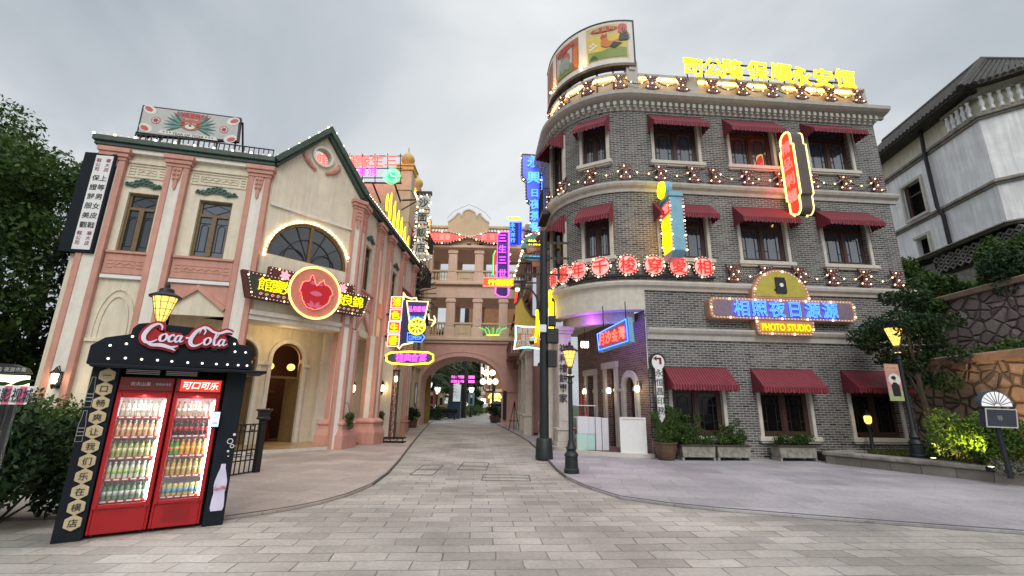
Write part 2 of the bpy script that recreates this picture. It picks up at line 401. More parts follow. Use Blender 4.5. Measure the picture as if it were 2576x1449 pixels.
M['leaf_grey'] = leaf('leaf_silver_green', (.16, .18, .14)); M['palm'] = leaf('palm_green', (.06, .09, .035), .4)
M['bulb'] = glow('warm_bulb', (1, .78, .42), 4.0, (.9, .8, .6)); M['bulb_dim'] = glow('dim_bulb', (1, .72, .52), .35, (.7, .58, .48))
M['lamp'] = glow('lamp_glass', (1, .62, .13), 1.6); M['lamp_hot'] = glow('lamp_white', (1, .86, .58), 6)
M['globe'] = glow('white_globe', (1, .93, .82), 1.3); M['led_warm'] = glow('warm_strip', (1, .60, .18), 17.0)
M['n_yellow'] = glow('yellow_neon', (1, .74, .0), 3.6); M['n_ochre'] = glow('ochre_neon', (1, .55, .0), .42); M['n_lemon'] = glow('soft_yellow_neon', (1, .80, .0), 1.25); M['n_yellow2'] = glow('lemon_neon', (1, .90, .05), 1.5)
M['n_red'] = glow('red_neon', (1, .008, .005), 7.0); M['n_redw'] = glow('pale_red_neon', (1, .20, .17), 1.4)
M['n_blue'] = glow('blue_neon', (.003, .022, 1), 9.0); M['n_bluew'] = glow('pale_blue_neon', (.13, .42, 1), 1.35)
M['n_pink'] = glow('pink_neon', (1, .14, .75), 1.3); M['n_purple'] = glow('purple_neon', (.42, .03, 1), 3.2)
M['n_green'] = glow('green_neon', (.01, .75, .16), 1.2); M['n_greenw'] = glow('pale_green_neon', (.2, 1, .42), 1.1)
M['n_white'] = glow('ice_neon', (.45, .9, 1), 1.2); M['n_orange'] = glow('orange_neon', (1, .40, .10), 1.5)
M['n_cream'] = glow('cream_neon', (1, .86, .36), 1.3)
M['cool_tube'] = glow('cool_tube', (.95, .98, 1), 22.0); M['screen'] = glow('screen', (.55, .75, .95), 1.0)

# ------------------------------------------------------------------ lettering
_txt = {}
def glyph(ch, style='solid', w=0.0, tube=.02, depth=.03):
    """mesh of a piece of lettering one unit high, centred, lying in xz and facing -y"""
    k = (ch, style, w, tube, depth)
    if k in _txt: return _txt[k]
    c = bpy.data.curves.new('lettering', 'FONT'); c.body = ch; c.size = 1; c.resolution_u = 3; c.offset = w
    if style == 'solid': c.extrude = depth/2
    else: c.fill_mode = 'NONE'; c.bevel_depth = tube; c.bevel_resolution = 0
    o = bpy.data.objects.new('lettering', c); COL.objects.link(o)
    dg = bpy.context.evaluated_depsgraph_get()
    me = bpy.data.meshes.new_from_object(o.evaluated_get(dg)); COL.objects.unlink(o); bpy.data.objects.remove(o)
    me.materials.clear()
    n = len(me.vertices); a = np.empty(n*3, 'f'); me.vertices.foreach_get('co', a); a = a.reshape(-1, 3)
    lo, hi = a.min(0), a.max(0); ce = (lo+hi)/2
    b = np.stack([a[:, 0]-ce[0], -(a[:, 2]-ce[2]), a[:, 1]-ce[1]], 1)
    me.vertices.foreach_set('co', b.astype('f').ravel()); me.update()
    _txt[k] = (me, float(hi[0]-lo[0]), float(hi[1]-lo[1])); return _txt[k]
def letter(parent, ch, x, z, size, mat, y=-.03, style='solid', w=0.0, tube=.02, name='character', sx=1.0, rot=0.0, width=None, depth=.03, shear=0.0):
    me, gw, gh = glyph(ch, style, w, tube, depth)
    me2 = me.copy(); me2.materials.append(mat)
    if shear: me2.transform(Matrix(((1, 0, shear, 0), (0, 1, 0, 0), (0, 0, 1, 0), (0, 0, 0, 1))))
    o = put(name, me2, parent)
    k = size if width is None else width/gw
    kz = size if width is None else (size/gh if size else k)
    o.scale = (k*sx, size if size else k, kz); o.location = (x, y, z); o.rotation_euler = (0, rot, 0)
    return o
def neon(parent, ch, x, z, size, fill, line, y=-.03, w=0.0, tube=.022, sx=1.0, rot=0.0, shear=0.0):
    """filled glyph with a glass tube round its outline as a sub-part"""
    o = letter(parent, ch, x, z, size, fill, y, 'solid', w, name='neon_character', sx=sx, rot=rot, shear=shear)
    if line is not None:
        me, _, _ = glyph(ch, 'tube', w, tube); m2 = me.copy(); m2.materials.append(line)
        if shear: m2.transform(Matrix(((1, 0, shear, 0), (0, 1, 0, 0), (0, 0, 1, 0), (0, 0, 0, 1))))
        t = put('neon_tube', m2, o); t.location = (0, -.03, 0)
    return o
def along(poly, step, closed=True):
    """points spaced along a polyline of tuples"""
    P = [Vector(p) for p in poly]; out = []; acc = 0.0
    n = len(P)
    for i in range(n if closed else n-1):
        a, b = P[i], P[(i+1) % n]; L = (b-a).length
        if L < 1e-9: continue
        while acc < L: out.append(a+(b-a)*(acc/L)); acc += step
        acc -= L
    return out
def bulbs(parent, poly, step, r, y=-.03, closed=True, name='bulb_string', every=4, mats=None):
    """string of little lamps along a polyline in xz; every few one shines brighter"""
    b = MB()
    for i, p in enumerate(along(poly, step, closed)):
        b.cur = 0 if i % every else 1
        rr = r if b.cur == 0 else r*1.35
        if len(p) == 2: b.ball((p[0], y, p[1]), rr, 6, 4)
        else: b.ball(tuple(p), rr, 6, 4)
    return b.build(name, mats or [M['bulb_dim'], M['bulb']], parent, smooth=True)
def rounded(x0, x1, z0, z1, r, n=5):
    o = []
    for cx, cz, a0 in ((x1-r, z1-r, 0), (x0+r, z1-r, 90), (x0+r, z0+r, 180), (x1-r, z0+r, 270)):
        for k in range(n+1):
            a = rad(a0+90*k/n); o.append((cx+r*math.cos(a), cz+r*math.sin(a)))
    return o
def arc(cx, cz, rx, a0, a1, n=16, rz=None):
    rz = rx if rz is None else rz
    return [(cx+rx*math.cos(rad(a0+(a1-a0)*k/n)), cz+rz*math.sin(rad(a0+(a1-a0)*k/n))) for k in range(n+1)]

# ================================================================== GROUND
def sheet(name, px, extra, z, mat, thick=.03, kind='structure'):
    P = [(gnd(x, y, z).x, gnd(x, y, z).y) for x, y in px] + extra
    b = MB(); b.hprism(P, z-thick, z); o = b.build(name, mat); o['kind'] = kind; return o
g = MB(); g.add([(-400, -60, -.02), (400, -60, -.02), (400, 900, -.02), (-400, 900, -.02)], [(0, 1, 2, 3)])
struct(g.build('ground', M['earth']))
g = MB(); g.hprism([(-30, -12), (30, -12), (30, 9), (16, 14), (4, 20), (2, 30), (6, 120), (-14, 120), (-9, 40), (-7, 24), (-9, 16), (-30, 12)], -.015, 0.0)
struct(g.build('road', M['paver']))
KR = [(1226, 1050), (1252, 1068), (1290, 1087), (1330, 1110), (1366, 1143), (1400, 1181), (1425, 1201), (1470, 1222), (1560, 1250), (1680, 1267), (1800, 1279), (2060, 1300), (2300, 1318), (2576, 1338)]
KL = [(1112, 1048), (1085, 1061), (1062, 1085), (1035, 1117), (1004, 1158), (975, 1190), (935, 1219), (870, 1245), (805, 1263), (740, 1276), (650, 1290), (565, 1302)]
sheet('pavement', KR, [(14, 4.2), (17, 12), (16, 22), (2.2, 24), (1.2, 45), (.2, 60)], .035, M['pave_grey'])
sheet('pavement', KL, [(-4.6, 6.5), (-9.5, 5.4), (-12, 16), (-7.5, 26), (-8, 45), (-7, 56)], .035, M['pave_pink'])
for L in (KR, KL):
    P = [gnd(x, y, .02) for x, y in L]; b = MB(); a_ = []; c_ = []
    for i, p in enumerate(P):
        t = (P[min(i+1, len(P)-1)]-P[max(i-1, 0)]); n = Vector((-t.y, t.x, 0)).normalized()
        a_.append((p+n*.022)); c_.append((p-n*.022))
    n = len(P)
    for z in (0, .04):
        b.add([(p.x, p.y, z) for p in a_]+[(p.x, p.y, z) for p in c_], [(i, i+1, n+i+1, n+i) for i in range(n-1)])
    for Q in (a_, c_): b.band([(p.x, p.y, 0) for p in Q], [(p.x, p.y, .04) for p in Q])
    struct(b.build('kerb', M['kerb']))
# drain covers in the road: shallow frames round groups of slabs
for k, (x0, y0, x1, y1) in enumerate([(1030, 1170, 1090, 1195), (1150, 1165, 1225, 1182), (1210, 1196, 1335, 1209)]):
    c = [gnd(x, y) for x, y in ((x0, y1), (x1, y1), (x1, y0), (x0, y0))]
    b = MB(); X0, X1, Y0, Y1 = c[0].x, c[1].x, c[0].y, c[2].y
    for a in ((X0, X1, Y0, Y0+.018), (X0, X1, Y1-.018, Y1), (X0, X0+.018, Y0+.018, Y1-.018), (X1-.018, X1, Y0+.018, Y1-.018), (X0+.018, X1-.018, (Y0+Y1)/2-.007, (Y0+Y1)/2+.007)):
        b.box(*a, .001, .007)
    tag(b.build('drain_cover', M['kerb']), ['dark framed drain cover on the left of the road before the arch', 'dark framed drain cover in the middle of the road, farthest from the camera', 'widest dark framed drain cover, nearest the camera in the paved road'][k], 'drain cover', 'drain covers in the road')

# ================================================================== GREY BRICK BUILDING (right)
RB = Frame(4.25, 13.87, 4.1); RR = 2.6; RARC = RR*PI/2
def rpath(s, d=0.0):
    if s > 9: return (9+d, s-9)
    if s >= 0: return (s, -d)
    if s > -RARC:
        t = -s/RR; return (-(RR+d)*math.sin(t), RR-(RR+d)*math.cos(t))
    return (-RR-d, RR+(-s-RARC))
def rrot(s):
    if s >= 0: return 0.0
    return max(s, -RARC)/RR
rb = thing('brick_building', 'three storey grey brick corner building with maroon awnings and a rounded corner', 'building', RB.mat())
def wall_mesh(srange, zs, openings, depth=.22, d=0.0):
    b = MB(); b.uv = []
    S_ = sorted(set([srange[0], srange[1]] + [o[0] for o in openings] + [o[1] for o in openings] + [x for x in np.arange(-9, 0.01, .2) if srange[0] < x < srange[1]] + ([0.0] if srange[0] < 0 < srange[1] else []) + ([9.0] if srange[1] > 9 else [])))
    S_ = [s for s in S_ if srange[0]-1e-6 <= s <= srange[1]+1e-6]
    Z_ = sorted(set(list(zs) + [o[2] for o in openings] + [o[3] for o in openings])); Z_ = [z for z in Z_ if zs[0]-1e-6 <= z <= zs[-1]+1e-6]
    for s0, s1 in zip(S_, S_[1:]):
        for z0, z1 in zip(Z_, Z_[1:]):
            sm, zm = (s0+s1)/2, (z0+z1)/2
            if any(o[0] < sm < o[1] and o[2] < zm < o[3] for o in openings): continue
            p, q = rpath(s0, d), rpath(s1, d)
            b.add([(*p, z0), (*q, z0), (*q, z1), (*p, z1)], [(0, 1, 2, 3)]); b.uv += [(s0, z0), (s1, z0), (s1, z1), (s0, z1)]
    for s0, s1, z0, z1 in openings:
        p, q = rpath(s0, d), rpath(s1, d); P, Q = rpath(s0, d-depth), rpath(s1, d-depth)
        for vs in ([(*p, z0), (*P, z0), (*P, z1), (*p, z1)], [(*q, z0), (*Q, z0), (*Q, z1), (*q, z1)], [(*p, z1), (*q, z1), (*Q, z1), (*P, z1)], [(*p, z0), (*q, z0), (*Q, z0), (*P, z0)]):
            b.add(vs, [(0, 1, 2, 3)]); b.uv += [(0, z0), (.2, z0), (.2, z1), (0, z1)]
    return b
WX = [(.62, 2.2), (3.38, 4.96), (6.36, 7.86)]; WROW = [(.66, 2.5), (6.17, 7.95), (9.68, 11.4)]
up_open = [(a, b_, *WROW[r]) for r in (1, 2) for a, b_ in WX] + [(-1.9, -1.05, 6.2, 7.9), (-1.9, -1.05, 9.7, 11.35), (-3.72, -2.84, 5.45, 7.9), (-3.72, -2.84, 9.0, 11.35)]
wall_mesh((-8.5, 16), [5.1, 12.1], up_open).build('upper_wall', M['brick'], rb)
wall_mesh((-.05, 16), [0, 5.1], [(a, b_, *WROW[0]) for a, b_ in WX]).build('lower_wall', M['brick'], rb)
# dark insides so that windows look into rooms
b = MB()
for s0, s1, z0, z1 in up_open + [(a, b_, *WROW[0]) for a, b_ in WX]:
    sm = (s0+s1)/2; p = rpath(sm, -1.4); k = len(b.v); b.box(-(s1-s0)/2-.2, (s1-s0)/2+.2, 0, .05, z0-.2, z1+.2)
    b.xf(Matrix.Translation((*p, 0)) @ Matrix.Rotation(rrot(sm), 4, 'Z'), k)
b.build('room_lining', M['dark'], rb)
def band(name, s0, s1, prof, mat, parent=rb, step=.2):
    """moulding: profile of (outward, z) pairs swept along the wall"""
    ss = sorted(set([s0, s1]+[x for x in np.arange(-9, 0.01, step) if s0 < x < s1]+[x for x in (0.0,) if s0 < x < s1]))
    b = MB(); m = len(prof); vs = []
    for s in ss:
        for d, z in prof: vs.append((*((s, -d) if s > 9 else rpath(s, d)), z))
    n = len(ss); fs = [(i*m+k, i*m+(k+1) % m, (i+1)*m+(k+1) % m, (i+1)*m+k) for i in range(n-1) for k in range(m)]
    fs += [tuple(range(m)), tuple(range((n-1)*m, n*m))]
    b.add(vs, fs); return b.build(name, mat, parent)
E9 = 9.0
band('cornice', -8.5, E9+.42, [(-.05, 11.89), (.06, 11.89), (.08, 11.97), (.3, 12.02), (.40, 12.08), (.42, 12.2), (-.3, 12.2)], M['grey_stone'])
b = MB()
for s in np.arange(-8, 9.0, .215):
    p = rpath(s, .1); k = len(b.v); b.box(-.055, .055, -.11, .1, 11.76, 11.91); b.box(-.045, .045, -.07, .1, 11.69, 11.759)
    b.xf(Matrix.Translation((*p, 0)) @ Matrix.Rotation(rrot(s), 4, 'Z'), k)
b.build('dentil_row', M['grey_stone'], rb)
band('frieze', -8.5, E9+.02, [(-.05, 11.64), (.03, 11.64), (.03, 11.9), (-.05, 11.9)], M['grey_stone'])
band('string_course', -8.5, E9+.25, [(-.05, 8.48), (.05, 8.48), (.07, 8.6), (.16, 8.66), (.2, 8.74), (.2, 8.8), (.0, 8.84)], M['grey_stone'])
band('string_course', -RARC, E9+.25, [(-.05, 5.06), (.06, 5.06), (.08, 5.14), (.17, 5.2), (.2, 5.28), (.2, 5.34), (.0, 5.38)], M['pale_stone'])
band('string_course', -.03, E9+.2, [(-.05, 3.5), (.05, 3.5), (.07, 3.64), (.14, 3.7), (.18, 3.78), (.18, 3.84), (.0, 3.88)], M['grey_stone'])
band('portico_beam', -RARC-.0, -.055, [(-.35, 4.42), (.06, 4.42), (.06, 5.065), (-.35, 5.065)], M['pale_stone'])
band('portico_beam', -RARC-.0, -.3, [(-.75, 4.12), (-.42, 4.12), (-.42, 5.06), (-.75, 5.06)], M['pale_stone'])
b = MB(); b.hprism([rpath(s, -.76) for s in np.arange(-RARC, -.3, .2)] + [(.3, .8), (.3, 6), (-RR+.76, 6)], 4.40, 4.44); b.build('portico_ceiling', M['pale_stone'], rb)
# parapet: lit recessed panels between piers
def ppanel(s0, s1):
    band('parapet_panel', s0, s1, [(-.28, 12.19), (-.1, 12.19), (-.1, 13.12), (-.28, 13.12)], M['beige'])
    band('parapet_coping', s0, s1, [(-.3, 13.1), (.04, 13.1), (.04, 13.2), (-.3, 13.2)], M['grey_stone'])
    band('light_strip', s0+.05, s1-.05, [(-.095, 13.06), (-.045, 13.06), (-.045, 13.095), (-.095, 13.095)], M['led_warm'])
for s0, s1 in ((-8.4, -4.5), (-4.1, -.2), (.22, 1.95), (2.45, 5.3), (5.7, 8.5)): ppanel(s0, s1)
for s0, s1 in ((-4.5, -4.1), (-.2, .22), (1.95, 2.45), (5.3, 5.7), (8.5, 9.0)):
    top = 13.75 if s1 == .22 else 13.24
    band('parapet_pier', s0, s1, [(-.36, 12.18), (-.02, 12.18), (-.02, top), (-.36, top)], M['grey_stone'], step=.1)
    if s1 == .22:
        band('parapet_pier', s0+.1, s1-.1, [(-.3, top-.001), (.02, top-.4), (.02, top+.12), (-.3, top+.12)], M['grey_stone'])
b = MB(); b.hprism([rpath(s, -.35) for s in list(np.arange(-8.4, 0.01, .3))+[8.9]]+[(8.9, 7), (-2.4, 7)], 12.08, 12.18); b.build('roof', M['roof_tile'], rb)

def window_proto(w, h, glass, sill=True, leads=True, narrow=False):
    """casement window: wood frame, panes, leaded bars; sub-parts sill and surround; origin bottom centre, wall face at y=0"""
    x0, x1 = -w/2, w/2
    f = MB()
    for bx in ((x0, x0+.075, .12, .2, 0, h), (x1-.075, x1, .12, .2, 0, h), (x0+.075, x1-.075, .12, .2, 0, .08), (x0+.075, x1-.075, .12, .2, h-.07, h), (x0+.075, x1-.075, .11, .19, h*.70, h*.70+.07), (-.05, .05, .105, .19, .08, h*.70)): f.box(*bx)
    for sx in (-1, 1):
        a0, a1 = (.05, w/2-.075) if sx > 0 else (-w/2+.075, -.05)
        for bx in ((a0, a0+.05, .13, .185, .08, h*.7), (a1-.05, a1, .13, .185, .08, h*.7), (a0+.05, a1-.05, .13, .185, .08, .15), (a0+.05, a1-.05, .13, .185, h*.7-.06, h*.7)): f.box(*bx)
    fo = f.build('window', M['wood'], rb)
    p = MB(); p.add([(x0+.05, .165, .05), (x1-.05, .165, .05), (x1-.05, .165, h-.05), (x0+.05, .165, h-.05)], [(0, 1, 2, 3)]); p.build('pane', glass, fo)
    l = MB()
    for sx in (-1, 1):
        c = sx*(w/4-.01); q = w/4-.13; zt = h*.7-.12
        l.ribbon([(c-q*.6, .15)]+[(c-q*.6, zt-q*.7)]+arc(c, zt-q*.7, q*.6, 180, 0, 8)[1:-1]+[(c+q*.6, zt-q*.7), (c+q*.6, .15)], .02, .15, .163, False)
        l.box(c-q*1.0, c+q*1.0, .15, .163, zt-q*.75, zt-q*.73); l.box(c-q, c-q*.6, .15, .163, .42, .44); l.box(c+q*.6, c+q, .15, .163, .42, .44)
        l.ribbon([(c-q, h*.85), (c, h*.94), (c+q, h*.85), (c, h*.77)], .014, .15, .163)
    l.build('leading', M['black'], fo)
    if sill:
        s_ = MB(); s_.box(x0-.2, x1+.2, -.13, .11, -.13, 0); s_.box(x0-.15, x1+.15, -.09, .08, -.19, -.131); s_.build('sill', M['pale_stone'], fo, bev=.012)
        for sx in (-1, 1):
            a = MB(); e0 = x0-.11 if sx < 0 else x1+.001; a.box(e0, e0+.109, -.04, .12, 0, h); a.build('jamb', M['pale_stone'], fo, bev=.01)
    return fo
def place_part(o, s, z, parent):
    c = o.copy(); COL.objects.link(c); c.parent = parent
    c.location = (*rpath(s, 0), z); c.rotation_euler = (0, 0, rrot(s))
    for ch in o.children:
        d = ch.copy(); COL.objects.link(d); d.parent = c
    return c
w_up = window_proto(1.56, 1.76, M['glass_blue']); w_up.location = (*rpath(1.41), WROW[2][0])
for r in (1, 2):
    for i, (a, b_) in enumerate(WX):
        if r == 2 and i == 0: continue
        place_part(w_up, (a+b_)/2, WROW[r][0], rb)
w_low = window_proto(1.56, 1.83, M['glass_dark']); w_low.location = (*rpath(1.41), WROW[0][0])
for a, b_ in WX[1:]: place_part(w_low, (a+b_)/2, WROW[0][0], rb)
w_cur = window_proto(.86, 1.66, M['glass_blue']); w_cur.location = (*rpath(-1.475), 9.7); w_cur.rotation_euler = (0, 0, rrot(-1.475))
place_part(w_cur, -1.475, 6.21, rb)
w_tall = window_proto(.9, 2.35, M['glass']); w_tall.location = (*rpath(-3.28), 9.0); w_tall.rotation_euler = (0, 0, rrot(-3.28))
place_part(w_tall, -3.28, 5.5, rb)

# portico inside the rounded corner
b = MB(); b.hprism([(-RR-.05, 2.0)]+[rpath(s, .05) for s in np.arange(-RARC, .01, .2)]+[(-.04, .1), (-.5, 6), (-RR-.05, 6)], .03, .14); b.build('portico_floor', M['brick_red'], rb)
b = MB(); n_ = [rpath(s, .1) for s in np.arange(-RARC, .01, .15)]; m_ = [rpath(s, .0) for s in np.arange(-RARC, .01, .15)]
b.hprism(n_+m_[::-1], .0, .15); b.build('step_edge', M['pale_stone'], rb)
PW = Frame(*RB.w(-.62, 3.4).xy, 4.1-80.5)   # wall at the back of the portico, facing the street
PL = 3.42
def in_frame(o, F, root, x=0, y=0, z=0):
    o.matrix_basis = root.matrix_basis.inverted() @ F.mat(x, y, z); return o
b = MB(); b.uv = []
def flat_wall(b, x0, x1, z0, z1, ops, depth=.2, y=0.0, u0=0):
    X = sorted(set([x0, x1]+[q for o in ops for q in o[:2]])); Z = sorted(set([z0, z1]+[q for o in ops for q in o[2:4]]))
    for a, c in zip(X, X[1:]):
        for e, f in zip(Z, Z[1:]):
            if any(o[0] < (a+c)/2 < o[1] and o[2] < (e+f)/2 < o[3] for o in ops): continue
            b.add([(a, y, e), (c, y, e), (c, y, f), (a, y, f)], [(0, 1, 2, 3)])
            if b.uv is not None: b.uv += [(u0+a, e), (u0+c, e), (u0+c, f), (u0+a, f)]
    for a, c, e, f in ops:
        for vs in ([(a, y, e), (a, y+depth, e), (a, y+depth, f), (a, y, f)], [(c, y, e), (c, y+depth, e), (c, y+depth, f), (c, y, f)], [(a, y, f), (c, y, f), (c, y+depth, f), (a, y+depth, f)], [(a, y, e), (c, y, e), (c, y+depth, e), (a, y+depth, e)]):
            b.add(vs, [(0, 1, 2, 3)])
            if b.uv is not None: b.uv += [(0, e), (.2, e), (.2, f), (0, f)]
    return b
flat_wall(b, -2.2, PL, .1, 4.42, [(.55, 1.25, .14, 2.75), (1.95, 2.65, .14, 2.6), (-1.2, -.5, .14, 2.6)], .25)
in_frame(b.build('portico_wall', M['brick_red'], rb), PW, rb)
for k, (a, c, top) in enumerate(((.55, 1.25, 2.75), (1.95, 2.65, 2.6), (-1.2, -.5, 2.6))):
    d = MB(); d.box(a, c, .2, .24, .14, top); do = in_frame(d.build('door', M['wood'], rb), PW, rb)
    d = MB(); d.box(a+.12, (a+c)/2-.05, .19, .2, .9, top-.15); d.box((a+c)/2+.05, c-.12, .19, .2, .9, top-.15); d.build('pane', M['glass_dark'], do)
    f = MB()
    f.box(a-.2, a, -.09, .02, .14, 2.0); f.box(c, c+.2, -.09, .02, .14, 2.0)
    f.box(a-.24, a+.02, -.12, .02, 1.95, 2.06); f.box(c-.02, c+.24, -.12, .02, 1.95, 2.06)
    cx = (a+c)/2; R0 = (c-a)/2
    if k == 1: f.ribbon(arc(cx, 2.06, R0+.1, 180, 0, 14), .2, -.08, .02, False)
    else: f.box(a-.2, a, -.08, .02, 2.06, top+.02); f.box(c, c+.2, -.08, .02, 2.06, top+.02); f.box(a-.24, c+.24, -.12, .02, top+.02, top+.24)
    f.build('door_surround', M['grey_stone'], do)
# pillars of the street arcade
def pillar(F_, x, y, h, w, mat, root, nm='pillar'):
    b = MB(); b.box(x-w/2, x+w/2, y-w/2, y+w/2, .75, h-.25)
    b.box(x-w/2-.08, x+w/2+.08, y-w/2-.08, y+w/2+.08, .03, .3); b.box(x-w/2-.05, x+w/2+.05, y-w/2-.05, y+w/2+.05, .3, .66); b.box(x-w/2-.09, x+w/2+.09, y-w/2-.09, y+w/2+.09, .66, .75)
    b.box(x-w/2-.05, x+w/2+.05, y-w/2-.05, y+w/2+.05, h-.25, h-.16); b.box(x-w/2-.09, x+w/2+.09, y-w/2-.09, y+w/2+.09, h-.16, h)
    b.box(x-w/2+.07, x+w/2-.07, y-w/2-.012, y-w/2+.02, .95, h-.45)
    return in_frame(b.build(nm, mat, root, bev=.012), F_, root)
pillar(RB, -2.25, 2.15, 4.15, .46, M['pale_stone'], rb)
for y in (4.2, 6.0): pillar(RB, -2.3, y, 4.15, .42, M['pale_stone'], rb)
b = MB(); b.lathe([(.16, .1), (.16, .3), (.11, .36), (.105, 3.6), (.15, 3.7), (.16, 4.1)], 14, (-2.55, 3.1, 0)); b.build('column', M['pale_stone'], rb, smooth=True)
# pillar lettering belongs to the building
pp = gnd(1412, 1135)
PF = Frame(*RB.w(-2.25, 2.15-.245).xy, 4.1)
for k, ch in enumerate('祥利禮餅專家'):
    x, z = PF.px(1417, 876+k*25.0, .02)
    o = letter(rb, ch, 0, 0, .30, M['black'], 0, w=.012, name='wall_character'); in_frame(o, PF, rb, x, -.03, z); o.scale = (.3, .3, .3)

# ================================================================== AWNINGS
def awning_proto(w, out=.6, drop=.58, val=.18):
    x0, x1 = -w/2, w/2
    c = MB(); c.uv = []
    def q(vs, uv): c.add(vs, [tuple(range(len(vs)))]); c.uv.extend(uv)
    q([(x0, -.02, 0), (x1, -.02, 0), (x1, -out, -drop), (x0, -out, -drop)], [(x0, 0), (x1, 0), (x1, 1), (x0, 1)])
    q([(x0, -.02, 0), (x0, -out, -drop), (x0, -.02, -drop)], [(0, 0), (out, 1), (0, 1)])
    q([(x1, -.02, 0), (x1, -out, -drop), (x1, -.02, -drop)], [(0, 0), (out, 1), (0, 1)])
    co = c.mesh('canopy', M['awning'])
    v = MB(); v.uv = []
    def strip(p, q_, n, u0):
        P, Q = Vector(p), Vector(q_)
        for i in range(n):
            L = [P+(Q-P)*((i+t/3)/n) for t in range(4)]; dp = [val*.78, val, val, val*.78]
            vs = [tuple(L[0]), tuple(L[-1])]+[(L[t].x+random.uniform(-.004, .004), L[t].y+random.uniform(-.012, .012), L[t].z-dp[t]) for t in (3, 2, 1, 0)]
            uu = [u0+(Q-P).length*((i+t/3)/n) for t in range(4)]
            v.add(vs, [tuple(range(6))]); v.uv.extend([(uu[0], 0), (uu[3], 0), (uu[3], 1), (uu[2], 1), (uu[1], 1), (uu[0], 1)])
    strip((x0, -out-.004, -drop), (x1, -out-.004, -drop), int(w/.14), x0); strip((x0-.003, -.02, -drop), (x0-.003, -out, -drop), 4, 0); strip((x1+.003, -.02, -drop), (x1+.003, -out, -drop), 4, 0)
    vo = v.mesh('valance', M['awning'])
    f = MB()
    f.tube([(x0, -out+.02, -drop-.01), (x1, -out+.02, -drop-.01)], .014, 6); f.tube([(x0+.02, -.03, -drop), (x0+.02, -out, -drop-.01)], .012, 6); f.tube([(x1-.02, -.03, -drop), (x1-.02, -out, -drop-.01)], .012, 6)
    f.tube([(x0, -.03, -.015), (x1, -.03, -.015)], .015, 6)
    return co, vo, f.mesh('awning_frame', M['black'])
AW = {1.98: awning_proto(1.98), 1.18: awning_proto(1.18)}
def awning(s, z, w, label):
    L = Matrix.Translation(RB.w(*rpath(s), z)) @ Matrix.Rotation(RB.a+rrot(s), 4, 'Z')
    t = thing('awning', label, 'awning', L, 'maroon striped window awnings')
    t.scale = (1+random.uniform(-.015, .015), 1+random.uniform(-.07, .05), 1+random.uniform(-.08, .06))
    for nm, me in zip(('canopy', 'valance', 'awning_frame'), AW[w]): put(nm, me, t)
    return t
for r, z, rn in ((0, 2.67, 'ground floor'), (1, 8.11, 'middle row'), (2, 11.5, 'top row')):
    for i, s in enumerate((1.41, 4.17, 7.11)):
        awning(s, z, 1.98, 'maroon striped awning in the %s, %s' % (rn, {
            (0, 0): 'beside the white arrow sign', (0, 1): 'over the window with one planter box', (0, 2): 'behind the tree and the lamp banner',
            (1, 0): 'behind the light blue projecting sign', (1, 1): 'above the arched photo studio sign', (1, 2): 'at the right end of its row',
            (2, 0): 'first straight window beside the rounded corner', (2, 1): 'left of the tall red capsule sign', (2, 2): 'right of the tall red capsule sign'}[(r, i)]))
awning(-1.475, 8.1, 1.18, 'narrow maroon awning on the rounded corner, middle row over the round neon discs')
awning(-1.475, 11.45, 1.18, 'narrow maroon awning on the rounded corner, top row under the curved billboard')
awning(-3.28, 8.1, 1.18, 'maroon awning seen edge on above the street, lower one behind the tall pole')
awning(-3.28, 11.5, 1.18, 'maroon awning seen edge on, top one beside the tall blue neon sign')

# ================================================================== LIGHT GARLANDS
BOWP = [(-.21, .27), (-.1, .22), (0, .235), (.1, .22), (.21, .27), (.17, .14), (.075, .02), (.11, -.1), (.24, -.21), (.13, -.245), (.07, -.29), (0, -.27), (-.07, -.29), (-.13, -.245), (-.24, -.21), (-.11, -.1), (-.075, .02), (-.17, .14)]
bowm = MB(); bowm.prism([(x*1.14, z*1.14) for x, z in BOWP], -.05, .0); bow_me = bowm.mesh('bow_plaque', M['maroon'])
bb_ = MB()
for i, p in enumerate([(-.17, .22), (-.06, .2), (.06, .2), (.17, .22), (.1, .1), (-.1, .1), (0, .06), (0, -.05), (-.06, -.12), (.06, -.12), (-.17, -.2), (-.07, -.22), (.03, -.23), (.12, -.215), (.2, -.2)]):
    bb_.cur = 1 if i in (1, 7, 10, 13) else 0
    bb_.ball((p[0], -.062, p[1]), .0125 if bb_.cur == 0 else .024, 6, 4)
bowb_me = bb_.mesh('bow_bulbs', [M['bulb_dim'], M['bulb']])
def garland(ss, z, label, d=.1, sag=.2):
    t = thing('light_garland', label, 'light garland', RB.mat(0, 0, z), 'bow and bulb garlands on the brick building')
    for s in ss:
        o = put('bow', bow_me, t); o.location = (*rpath(s, d), 0); o.rotation_euler = (0, 0, rrot(s))
        put('bulb_string', bowb_me, o)
    c = MB(); bl = MB()
    for k, (a, b_) in enumerate(zip(ss, ss[1:])):
        lo, hi = (a, b_) if a < b_ else (b_, a); lo += .14; hi -= .14
        P = [(*rpath(lo+(hi-lo)*i/12, d+.03), .1-sag*(1-(2*i/12-1)**2)) for i in range(13)]
        c.tube(P, .027, 5)
        for i, p in enumerate(along(P, .068, False)):
            bl.cur = 1 if (i+k*3) % 6 == 1 else 0
            bl.ball((p.x, p.y-.018, p.z), .0155 if not bl.cur else .027, 6, 4)
    co = c.build('cord', M['bronze'], t, smooth=True)
    bl.build('bulb_string', [M['bulb_dim'], M['bulb']], co, smooth=True)
    return t
garland([1.82-1.14*k for k in range(6)], 12.80, 'bulb garland with bows along the lit parapet under the curved billboard', .06)
garland([2.95+1.13*k for k in range(6)], 12.80, 'bulb garland with bows along the lit parapet under the yellow roof letters', .06)
